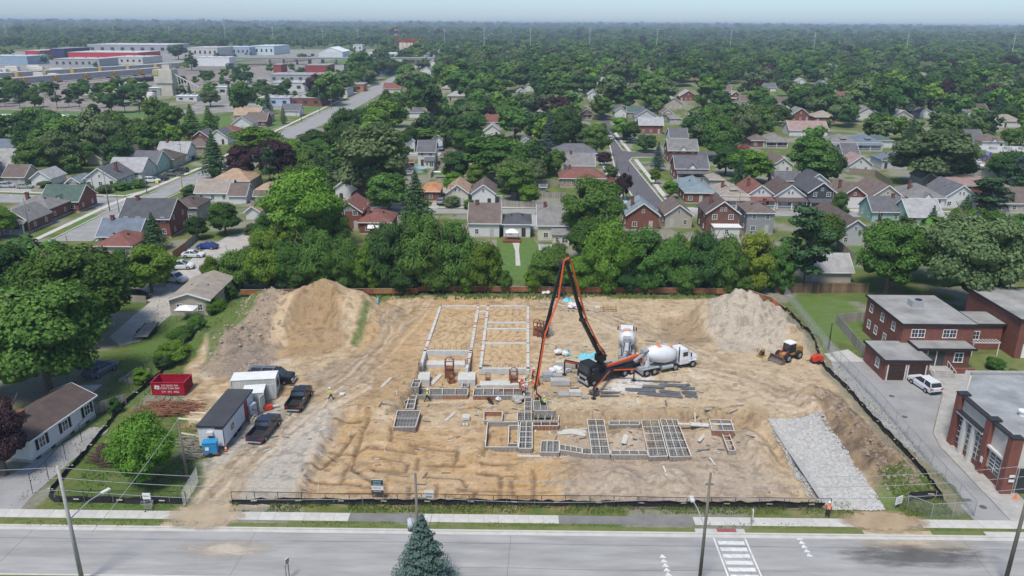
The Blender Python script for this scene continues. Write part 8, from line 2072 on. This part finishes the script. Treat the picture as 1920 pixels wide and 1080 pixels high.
PT = [
# cx, ytop, ybase, width, kind, leaf, label
(95,512,742,250,'broad','green','huge spreading maple filling the left edge above the bungalow'),
(160,445,640,215,'broad','green','broad dark maple behind the huge left one'),
(20,455,600,150,'broad','dark','dark tree at the left edge behind the huge maple'),
(-40,560,760,120,'broad','dark','tree mass cut by the left edge beside the huge maple'),
(285,458,548,95,'broad','bright','bright green bushy tree beside the parking pad'),
(232,470,560,80,'broad','green','mid green tree between the maple and the parking pad'),
(10,740,890,100,'broad','purple','very dark purple leaved tree at the left edge beside the bungalow'),
(280,778,905,126,'broad','bright','round bright maple on the corner of the site beside the timber pole'),
(292,398,468,52,'spruce','needle','dark ragged spruce in front of the navy roofed house'),
(424,374,440,62,'broad','green','round tree above the gravel lane'),
(372,402,448,44,'broad','dark','small dark round tree beside the brick house'),
(5,380,445,60,'broad','bright','yellow green tree at the left edge by the cottage porch'),
(795,965,1110,152,'spruce','blue','large blue green spruce in the foreground by the street'),
(580,312,470,150,'broad','bright','big bright maple rising over the left end of the hedge trees'),
(700,225,380,160,'broad','olive','huge willow like tree in the middle left'),
(730,318,398,92,'broad','green','low spreading street tree with open branches'),
(782,322,425,74,'spruce','needle','tall dark spruce by the cross street'),
(1108,330,452,118,'broad','green','tall maple right of the beige roofed house'),
(930,250,345,140,'broad','green','wide round maple in the middle of the block with yellowish top'),
(855,280,345,60,'broad','dark','dark cedar left of the wide maple'),
(896,304,352,46,'broad','bright','clipped dome shaped tree behind the white gable house'),
(1040,277,330,46,'broad','green','egg shaped green tree beside the white walled bungalow'),
(1000,285,345,32,'pine','needle','thin dark fir behind the above ground pool'),
(992,345,385,48,'broad','bright','small bright tree in the fenced yard'),
(1030,205,285,36,'spruce','blue','tall blue spruce in the middle of the picture'),
(1062,195,285,66,'broad','dark','tall dark tree right of the tall blue spruce'),
(1118,225,292,62,'broad','green','leafy street tree at the head of the paved street'),
(1133,283,310,30,'broad','purple','small purple plum tree beside the paved street'),
(1168,322,375,34,'broad','purple','dark purple maple on the kerb of the paved street'),
(1232,265,320,34,'spruce','blue','blue spruce at the street bend'),
(1168,215,262,48,'broad','bright','round street tree above the bend'),
(1212,250,285,46,'broad','dark','dark bush like tree beside the parked white cars'),
(1228,315,345,22,'broad','bright','young street tree with orange trunk guard'),
(1255,335,372,34,'broad','bright','small green street tree near the metal roofed house'),
(1350,215,300,88,'broad','green','large soft green tree right of the cross gable houses'),
(1408,278,345,90,'broad','bright','round maple behind the dormer house'),
(1400,192,270,52,'broad','olive','tree with bare forked limbs showing'),
(1520,250,345,92,'broad','green','big dark maple left of the pyramid roofs'),
(1550,275,348,60,'broad','dark','darker maple leaning against the big one'),
(1740,235,350,160,'broad','olive','huge olive tree with yellow topped right side'),
(1792,262,345,70,'broad','green','round green tree under the huge olive tree'),
(1725,200,280,0,'broad','green',None),
(1850,335,395,96,'pine','needle','flat topped dark pine beside the brick block'),
(1805,365,420,50,'spruce','needle','fir in front of the dark slate roof'),
(1740,385,455,46,'spruce','needle','pointed dark spruce left of the right giant'),
(1505,392,545,118,'pine','needle','tall layered pine at the corner of the site'),
(1660,402,552,128,'broad','green','round dark maple behind the mown lawn'),
(1815,385,590,190,'broad','olive','giant silver green maple behind the brick school block'),
(1895,560,590,60,'broad','green',None),
(1570,358,412,34,'broad','green','small tree beside the parked dark pickup'),
(405,245,335,58,'spruce','needle','tall dark spruce at the edge of the main street'),
(455,270,345,62,'broad','purple','dark copper beech right of the tall spruce'),
(525,258,345,92,'broad','purple','wide blackish copper beech'),
(490,235,300,110,'broad','bright','spreading bright green tree beyond the copper beeches'),
(585,272,345,66,'broad','green','round green tree right of the copper beech'),
(600,240,300,70,'broad','dark','dark tree below the main street'),
(650,200,300,70,'broad','dark','dense dark tree right of the main street'),
(720,180,262,80,'broad','bright','large bright tree beside the far main street'),
(812,160,275,62,'pine','needle','big spreading pine in the middle distance'),
(870,205,280,78,'broad','dark','round dark blue green tree right of the big pine'),
(770,235,282,40,'broad','dark','dark tree above the white gabled house'),
(795,235,272,42,'broad','green','neat green tree between the white gabled houses'),
(868,240,286,46,'broad','green','roundish tree with brownish top'),
(925,195,232,26,'broad','purple','small purple maple behind the red brown roof'),
(965,195,262,70,'broad','green','green tree right of the red brown roof'),
(990,232,268,20,'broad','yellow','small yellow green tree beside the garage'),
(65,262,330,72,'broad','green','dense egg shaped tree on the left'),
(125,240,325,70,'broad','olive','open olive tree right of the egg shaped one'),
(198,200,295,80,'broad','olive','tall tree with pale forked trunks'),
(160,265,310,60,'broad','green','mid green bush tree under the forked tree'),
(278,215,282,60,'broad','green','soft green tree left of the big pair'),
(310,178,255,76,'broad','green','big round tree in front of the concrete tower'),
(362,195,260,50,'spruce','green','first of the pair of broad firs by the tower'),
(395,198,258,44,'spruce','green','second of the pair of broad firs by the tower'),
(92,208,252,56,'broad','dark','dark tree at the end of the white warehouse'),
(456,150,212,56,'broad','green','tall dense tree beside the blue warehouse'),
(500,155,185,40,'broad','olive','olive tree behind the tall dense one'),
(395,165,200,40,'broad','olive','pale feathery tree right of the conveyor'),
(532,198,232,18,'spruce','green','clipped cone cedar on the left street'),
(536,145,178,26,'broad','green','small round tree before the white workshops'),
(595,150,180,28,'broad','olive','thin tree by the white garage doors'),
(335,82,112,42,'broad','dark','dark tree in front of the far warehouse'),
(360,104,132,26,'broad','dark','dark tree on the railway bank'),
(10,168,200,30,'pine','needle',None),(38,162,203,34,'pine','needle',None),(66,165,202,36,'broad','green','bright round tree in the row beside the railway'),(108,155,203,30,'pine','needle',None),
(130,168,201,26,'pine','needle',None),(150,170,203,22,'pine','needle',None),(210,172,212,40,'broad','dark',None),(235,163,212,40,'pine','needle',None),(262,172,208,34,'pine','needle',None),
(745,112,140,30,'broad','dark','dark dome tree by the far street'),(799,105,130,12,'spruce','dark','thin dark cypress by the far street'),(824,112,130,16,'broad','purple','far purple tree right of the silos'),
(1725,172,205,18,'spruce','blue','small blue spruce in the right canopy'),
(1105,405,470,40,'broad','green',None),
]
autol = []
for cx_,yt,yb,w_,kd,lf,lab in PT:
 if cx_ == 795: w_ = 126
 if w_ == 0: continue
 t = ptree(cx_,yt,yb,w_,kd,lf,lab)
 if lab is None: autol.append((t,kd,lf))
# hedge of trees behind the hoarding
HB = [(455,455,540,70,'broad','green','rounded tree at the left end of the hoarding'),(400,478,538,44,'broad','bright','low bushy tree above the workshop roof'),(500,430,542,78,'broad','bright','pale topped tree left of the hedge'),
(545,440,544,70,'broad','green','mid green tree over the grey stockpile'),(600,425,542,80,'broad','green','tree over the sand stockpile'),(650,440,543,74,'broad','green','green tree just right of the sand stockpile peak'),
(690,455,545,60,'broad','bright','bright bushy tree over the hoarding step'),(735,400,542,90,'broad','dark','tall dark tree left of the white bungalow back'),(790,395,542,100,'broad','green','large tree in front of the red bungalow'),
(850,410,542,96,'broad','green','large tree below the long brown roof'),(905,440,545,78,'broad','bright','tree left of the open back garden'),(945,505,547,34,'broad','green','low bush at the left foot of the open back garden'),(1000,500,547,42,'broad','bright','low bush at the right foot of the open back garden'),(880,480,548,50,'broad','bright','low shrub tree leaning over the hoarding'),
(1034,450,542,88,'broad','green','tree right of the open back garden'),(1085,470,545,70,'broad','bright','bush tree behind the boom tip'),(1140,405,545,96,'broad','bright','bright tall tree behind the boom'),
(1200,425,543,96,'broad','green','olive green tree right of the boom'),(1255,430,543,84,'broad','green','tree below the brown corner roof'),(1310,430,545,84,'broad','dark','dark tree below the dark red brick house'),
(1360,440,546,80,'broad','green','tree with dark hollow below the stone chimney'),(1410,432,546,76,'broad','yellow','yellow green tree left of the layered pine'),(1455,455,548,60,'broad','green','tree at the right end of the hoarding'),
(560,478,546,50,'broad','dark','dark undergrowth tree behind the grey stockpile'),(760,490,547,70,'broad','dark','shaded shrub tree near the hoarding middle'),(820,495,549,60,'broad','green','shrub tree above the footing walls'),
(1175,495,548,60,'broad','dark','shaded shrub tree behind the boom'),(1285,495,548,60,'broad','green','shrub tree behind the dug bay'),(1390,500,549,50,'broad','green','shrub tree behind the pale stockpile'),
(630,385,470,70,'broad','green','tree leaning over the maroon gable house'),(715,432,500,60,'broad','green','bushy tree beside the white awning'),(1175,440,500,70,'broad','green','tree under the blue green gable'),
(1290,445,505,70,'broad','yellow','yellowish tree beside the white roofed addition'),(500,400,470,60,'broad','green','tree at the bend of the gravel lane'),(540,395,480,70,'broad','bright','yellow green crown above the grey stockpile'),(1545,398,470,80,'broad','green','leafy crown right of the layered pine')]
for a in HB: ptree(*a[:6],a[6],low=-.12)
# shrubs on the left side
for a in ((322,640,678,62,'bright','lower rounded bush beside the flatbed trailer'),(345,612,645,60,'green','bush in front of the workshop'),(372,588,620,38,'green','small bush below the white canopy'),(402,558,588,42,'bright','bright bush at the workshop corner'),
  (430,530,560,34,'green','bush behind the workshop'),(308,660,690,40,'dark','dark low bush below the others'),(265,690,716,40,'bright','scrubby bush beside the slatted pallet'),(215,745,775,26,'dark','small fir bush by the board fence'),
  (470,418,440,30,'olive','grey bush by the lane top'),(165,342,360,26,'olive','pale round shrub beside the corner cottage'),(198,345,362,32,'olive','silvery shrub in front of the corner cottage'),(230,340,356,40,'green','dark green shrub group at the street corner'),
  (262,335,352,30,'green','clipped shrub by the yellow sign'),(85,338,352,28,'olive','shrub before the blue roofed garage'),(848,365,388,36,'olive','grey leaved shrub by the cream house'),(880,372,392,26,'green','shrub between the two gable houses'),
  (975,350,368,30,'green','shrub beside the small bright tree'),(1145,308,332,30,'olive','greyish flowering shrub by the paved street'),(1700,398,425,34,'dark','low fir shrub by the mint house'),(1725,668,690,30,'green','flower bush by the church steps') if False else (1862,668,692,34,'green','round flower bush by the pergola'),
  (1900,690,712,26,'green','small flowering bush at the right edge'),(390,385,402,30,'green','clipped hedge in front of the long white house'),(358,345,368,40,'dark','hedge block beside the main street')):
 p = G(a[0],a[2]); h = top_height(p,a[1])
 tree(p.x,p.y,h,a[3] / 2 / ppm(a[0],a[2]),'broad',a[4],a[5],lod=0 if p.y < 150 else 1,low=-.15,cat='shrub',name='shrub')
# automatic neighbours: fill the blocks, keep streets, houses and the site clear
KEEP = [W2(q) for q in ([(-400,202),(440,203),(445,244),(300,246),(140,256),(-400,256)],[(-200,1100),(60,940),(430,600),(470,548),(1400,546),(1480,590),(1640,556),(1990,600),(2300,1200)],
 [(200,650),(250,592),(330,500),(372,470),(430,436),(575,396),(600,402),(560,436),(478,455),(440,520),(300,650)],SL + SR,
 [(460,378),(1990,388),(1990,418),(460,402)],[(530,278),(1150,280),(1150,297),(530,297)],[(1120,262),(1180,395),(1270,395),(1190,283),(1350,283),(1350,297),(1200,300)],
 [(-300,352),(240,364),(300,356),(205,400),(120,385),(-300,385)],[(1390,288),(1990,303),(1990,315),(1390,298)],[(930,440),(1000,440),(1012,530),(935,530)],[(-900,230),(-900,98),(700,92),(720,108),(560,205),(430,218),(300,232)],
 [(1510,455),(1640,450),(1640,560),(1500,560)],[(1790,285),(1990,288),(1990,335),(1790,332)],[(775,312),(860,312),(850,345),(770,345)])]
PHOUSE = []
for t,c,w,D,lab,rh in HOUSES:
 a = proj((c.x - w / 2,c.y,0)); b_ = proj((c.x + w / 2,c.y,rh));
 q_ = (b_[0] - a[0]) * .3 if lab in GLAB else 0; PHOUSE.append((a[0] + q_,b_[0] - q_,b_[1],a[1] - (a[1] - b_[1]) * (.35 if q_ else 0),c.x,c.y,w,D))
PROT = []
for P_,n_ in ((SL,60),(off(SL,14,0),60),([(1150,285),(1225,390)],12),([(1128,255),(1165,285)],4),([(640,396),(1600,400)],30),([(780,288),(860,288)],6),([(0,368),(260,374)],12)):
 for i in range(n_):
  s_ = i / (n_ - 1) * (len(P_) - 1); k_ = min(int(s_),len(P_) - 2); s_ -= k_
  q = (P_[k_][0] * (1 - s_) + P_[k_ + 1][0] * s_,P_[k_][1] * (1 - s_) + P_[k_ + 1][1] * s_)
  if q[1] > 128: PROT.append((q[0],q[1],G(*q).y))
def clear(x,y,rad,h):
 X1,Y1 = np.array([x]),np.array([y])
 for P in KEEP:
  if sdpoly(X1,Y1,P)[0] < rad * .55: return False
 for a,b,yt,yb,hx,hy,w,D in PHOUSE:
  if abs(x - hx) < w / 2 + rad * .5 and hy - rad * .5 < y < hy + D + rad * .5: return False
 p0 = proj((x - rad,y,0)); p1 = proj((x + rad,y,h))
 for qx,qy,wy in PROT:
  if y < wy and p0[0] < qx < p1[0] and p1[1] < qy < p0[1]: return False
 for a,b,yt,yb,hx,hy,w,D in PHOUSE:
  if y < hy and p1[0] > a + (b - a) * .15 and p0[0] < b - (b - a) * .15 and p1[1] < yb - (yb - yt) * .30 and p0[1] > yt: return False
 return True
def near_tree(x,y,rad):
 for tx,ty,tr,th in TREES:
  if abs(tx - x) < 22 and (tx - x) ** 2 + (ty - y) ** 2 < (tr * .62 + rad * .62) ** 2: return True
 return False
REF = [(c,lab,w) for t,c,w,D,lab,rh in HOUSES if len(lab.split()) < 14]
def refshort(lab): return lab
TONE = {'green': 'mid green','dark': 'dark green','bright': 'bright green','olive': 'grey green','yellow': 'yellow green','purple': 'dark purple','needle': 'dark needled','blue': 'blue green'}
KW = {'broad': 'tree','spruce': 'pointed spruce','pine': 'layered pine'}
used = {}
def auto_label(x,y,h,kd,lf):
 best = min(REF,key=lambda r: (r[0].x - x) ** 2 + ((r[0].y - y) * .8) ** 2)
 dx,dy = x - best[0].x,y - best[0].y
 rel = ('left of' if dx < 0 else 'right of') if abs(dx) > abs(dy) * .9 else ('behind' if dy > 0 else 'in front of')
 sz_ = 'tall' if h > 12.5 else ('medium' if h > 9 else 'small')
 ref = best[1].split(' with ')[0].split(' behind ')[0].split(' among ')[0]
 words = best[1].split()
 ref = ' '.join(words[:7])
 while ref.split()[-1] in ('with','and','of','the','a','in','by','on','at','under','white','behind','left','over','out','twin','beside','far','dark','red','big','small','its','grey','open'): ref = ' '.join(ref.split()[:-1])
 base = f"{sz_} {TONE[lf]} {KW[kd]} {rel} the {ref}"
 return base
def label_auto(t,x,y,h,kd,lf):
 b = ' '.join(auto_label(x,y,h,kd,lf).split()[:15])
 r = next(q for q in (' left of ',' right of ',' in front of ',' behind ') if q in b)
 l = next((v for v in (b,b.replace(r,' well' + r,1),b.replace(r,' just' + r,1),b.replace('tree' + r,'crown' + r,1)) if v not in used),b)
 t['label'] = l
 used.setdefault(l,[]).append(t)
 if len(used[l]) > 1:
  for q in used[l]: q['group'] = 'like trees ' + ' '.join(l.split()[-7:])
for t,kd,lf in autol: label_auto(t,t.location.x,t.location.y,11,kd,lf)
N_IND = 300 - sum(1 for t in bpy.data.objects if t.get('category') == 'tree')
g = np.random.default_rng(77)
made,k,yy = 0,0,145.0
FAR_FROM = None
while made < N_IND and k < 60000:
 k += 1
 # nearest first: sweep outward
 yy = 150 + 420 * (made / N_IND) ** 1.0 * g.uniform(.75,1.15) + g.uniform(-5,25)
 xlim = yy * .72
 x = g.uniform(-xlim,xlim); h = float(np.clip(g.normal(12.5,3),6.5,19)); rad = h * g.uniform(.40,.56)
 if near_tree(x,yy,rad) or not clear(x,yy,rad,h): continue
 kd = g.choice(['broad','broad','broad','broad','broad','spruce','pine'],p=[.18,.18,.18,.18,.16,.08,.04])
 lf = g.choice(['green','dark','bright','olive','purple'],p=[.42,.24,.16,.13,.05]) if kd == 'broad' else g.choice(['needle','blue'],p=[.8,.2])
 if kd != 'broad': rad *= .55
 t = tree(x,yy,h,rad,kd,str(lf),None)
 label_auto(t,x,yy,h,kd,str(lf)); made += 1
# the rest of the canopy, out to the horizon: one mass of instanced crowns
def canopy_points():
 out = []
 g = np.random.default_rng(5)
 houses = np.array([(c.x,c.y,max(w,D)) for t,c,w,D,l,r in HOUSES])
 tr = np.array([(a,b,c) for a,b,c,d in TREES])
 for (r0_,r1_,sp) in ((150,300,6.6),(300,420,8),(420,700,11.5),(700,1200,15),(1200,2200,23),(2200,4500,40),(4500,9500,75),(9500,17000,130)):
  area = (r1_ ** 2 - r0_ ** 2) * .5 * 1.36
  n = int(area / sp ** 2)
  r = np.sqrt(g.uniform(r0_ ** 2,r1_ ** 2,n)); a = g.uniform(-.68,.68,n)
  x,y = r * np.sin(a),r * np.cos(a)
  ok = np.ones(n,bool)
  for P in KEEP: ok &= sdpoly(x,y,P) > 3.0
  for hx,hy,hw in houses: ok &= ~((np.abs(x - hx) < hw * .5 + 2.5) & (y > hy - 5) & (y < hy + hw + 3))
  if r0_ < 700:
   for q in range(0,n,4000):
    pass
  if r0_ < 900 and len(tr):
   for tx,ty,tr_ in tr: ok &= (x - tx) ** 2 + (y - ty) ** 2 > (tr_ * .85 + 2) ** 2
  if r0_ < 1200:
   # protect the view of houses
   ppx,ppy = projv(x,y,np.full(n,10.0)); ppb = projv(x,y,np.zeros(n))[1]
   for A,B,yt,yb,hx,hy,w,D in PHOUSE:
    mg = (1.2 if ((yb - yt) < 9 and hy > 330) else 3.8) * FPX / np.maximum(y,100)
    m = (y < hy) & (ppx > A - mg) & (ppx < B + mg) & (ppy < yb - (yb - yt) * .35) & (ppb > yt)
    ok &= ~m
   hwp = 5.5 * FPX / np.maximum(y,100)
   for qx,qy,wy in PROT: ok &= ~((y < wy) & (np.abs(ppx - qx) < hwp) & (ppy < qy) & (ppb > qy))
   if True:
    st = fbm(x * .012,y * .012,91,3)
    ok &= st < .64
  x,y = x[ok],y[ok]
  sc = (g.normal(1.18,.34,len(x)).clip(.5,2.1)) * (1 + (sp > 30) * .5 + (sp > 70) * .9)
  if r0_ < 400: sc *= .72
  z = sst(3500,9000,np.hypot(x,y)) * (fbm(x * .0005,y * .0009,5,3) - .25) * 12
  out.append(np.stack([x,y,z,sc],1))
 return np.concatenate(out)
cp = canopy_points()
g = np.random.default_rng(44); n = 900; u,v = g.uniform(-150,690,n),g.uniform(96,205,n); Q = np.array([G(a,b)[:2] for a,b in zip(u,v)]); ok = (fbm(u * .02,v * .09,7,3) > .5) & (sdpoly(Q[:,0],Q[:,1],W2(SL + SR)) > 6) & ~((v > 132) & (v < 166) & (u < 300))
for o in [o for o in bpy.data.objects if o.get('category') in ('warehouse','workshop','barn','building','tower','silo','bridge')]:
 ws = [c for c in o.children if c.type == 'MESH']; bx_ = max([c.dimensions.x for c in ws] or [20]); by_ = max([c.dimensions.y for c in ws] or [20]); pxx,pyy = proj(o.location)
 hh = 12 * ppm(pxx,pyy); wpx = bx_ / 2 * ppm(pxx,pyy)
 ok &= ~((np.abs(Q[:,0] - o.location.x) < bx_ / 2 + 5) & (Q[:,1] > o.location.y - 6) & (Q[:,1] < o.location.y + by_ + 5)); ok &= ~((Q[:,1] < o.location.y) & (np.abs(u - pxx) < wpx * .75) & (v - hh * .5 < pyy) )
Q = Q[ok]; cp = np.concatenate([cp,np.stack([Q[:,0],Q[:,1],Q[:,0] * 0,g.uniform(.35,.95,len(Q))],1)])
print('canopy',len(cp))
cmats = []
protos = []
for i,(kd,lf) in enumerate((('broad','green'),('broad','dark'),('broad','green'),('broad','olive'),('broad','bright'),('broad','dark'),('spruce','needle'),('broad','purple'))):
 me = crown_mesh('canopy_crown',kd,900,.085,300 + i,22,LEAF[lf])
 # bake a tree-sized shape: crown from 1.5 m to 12 m
 co = np.zeros(len(me.vertices) * 3,np.float32); me.vertices.foreach_get('co',co); co = co.reshape(-1,3)
 rr = 5.4 if kd == 'broad' else 3.0
 co[:,0] *= rr; co[:,1] *= rr; co[:,2] = co[:,2] * 5.2 + 6.4
 me.vertices.foreach_set('co',co.ravel()); me.update()
 protos.append(bpy.data.objects.new('canopy_crown',me))
pm = bpy.data.meshes.new('woodland')
pm.vertices.add(len(cp)); pm.vertices.foreach_set('co',cp[:,:3].astype(np.float32).ravel())
g = np.random.default_rng(8)
a1 = pm.attributes.new('size','FLOAT','POINT'); a1.data.foreach_set('value',cp[:,3].astype(np.float32))
a2 = pm.attributes.new('turn','FLOAT','POINT'); a2.data.foreach_set('value',g.uniform(0,6.28,len(cp)).astype(np.float32))
a3 = pm.attributes.new('pick','INT','POINT'); a3.data.foreach_set('value',g.choice(8,len(cp),p=[.2,.17,.17,.14,.11,.13,.05,.03]).astype(np.int32))
wo = stuff(obj('woodland',pm))
ng = bpy.data.node_groups.new('woodland','GeometryNodeTree')
ng.interface.new_socket('Geometry',in_out='INPUT',socket_type='NodeSocketGeometry'); ng.interface.new_socket('Geometry',in_out='OUTPUT',socket_type='NodeSocketGeometry')
N,L = ng.nodes,ng.links
gi,go = N.new('NodeGroupInput'),N.new('NodeGroupOutput')
jn = N.new('GeometryNodeJoinGeometry')
for p in reversed(protos):
 oi = N.new('GeometryNodeObjectInfo'); oi.inputs['Object'].default_value = p; oi.inputs['As Instance'].default_value = True
 L.new(oi.outputs['Geometry'],jn.inputs[0])
iop = N.new('GeometryNodeInstanceOnPoints'); iop.inputs['Pick Instance'].default_value = True
def attr(nm,ty):
 q = N.new('GeometryNodeInputNamedAttribute'); q.data_type = ty; q.inputs[0].default_value = nm; return q.outputs[0]
L.new(gi.outputs[0],iop.inputs['Points']); L.new(jn.outputs[0],iop.inputs['Instance']); L.new(attr('pick','INT'),iop.inputs['Instance Index'])
cb = N.new('ShaderNodeCombineXYZ'); L.new(attr('turn','FLOAT'),cb.inputs[2]); L.new(cb.outputs[0],iop.inputs['Rotation']); L.new(attr('size','FLOAT'),iop.inputs['Scale'])
L.new(iop.outputs[0],go.inputs[0])
md = wo.modifiers.new('woodland','NODES'); md.node_group = ng
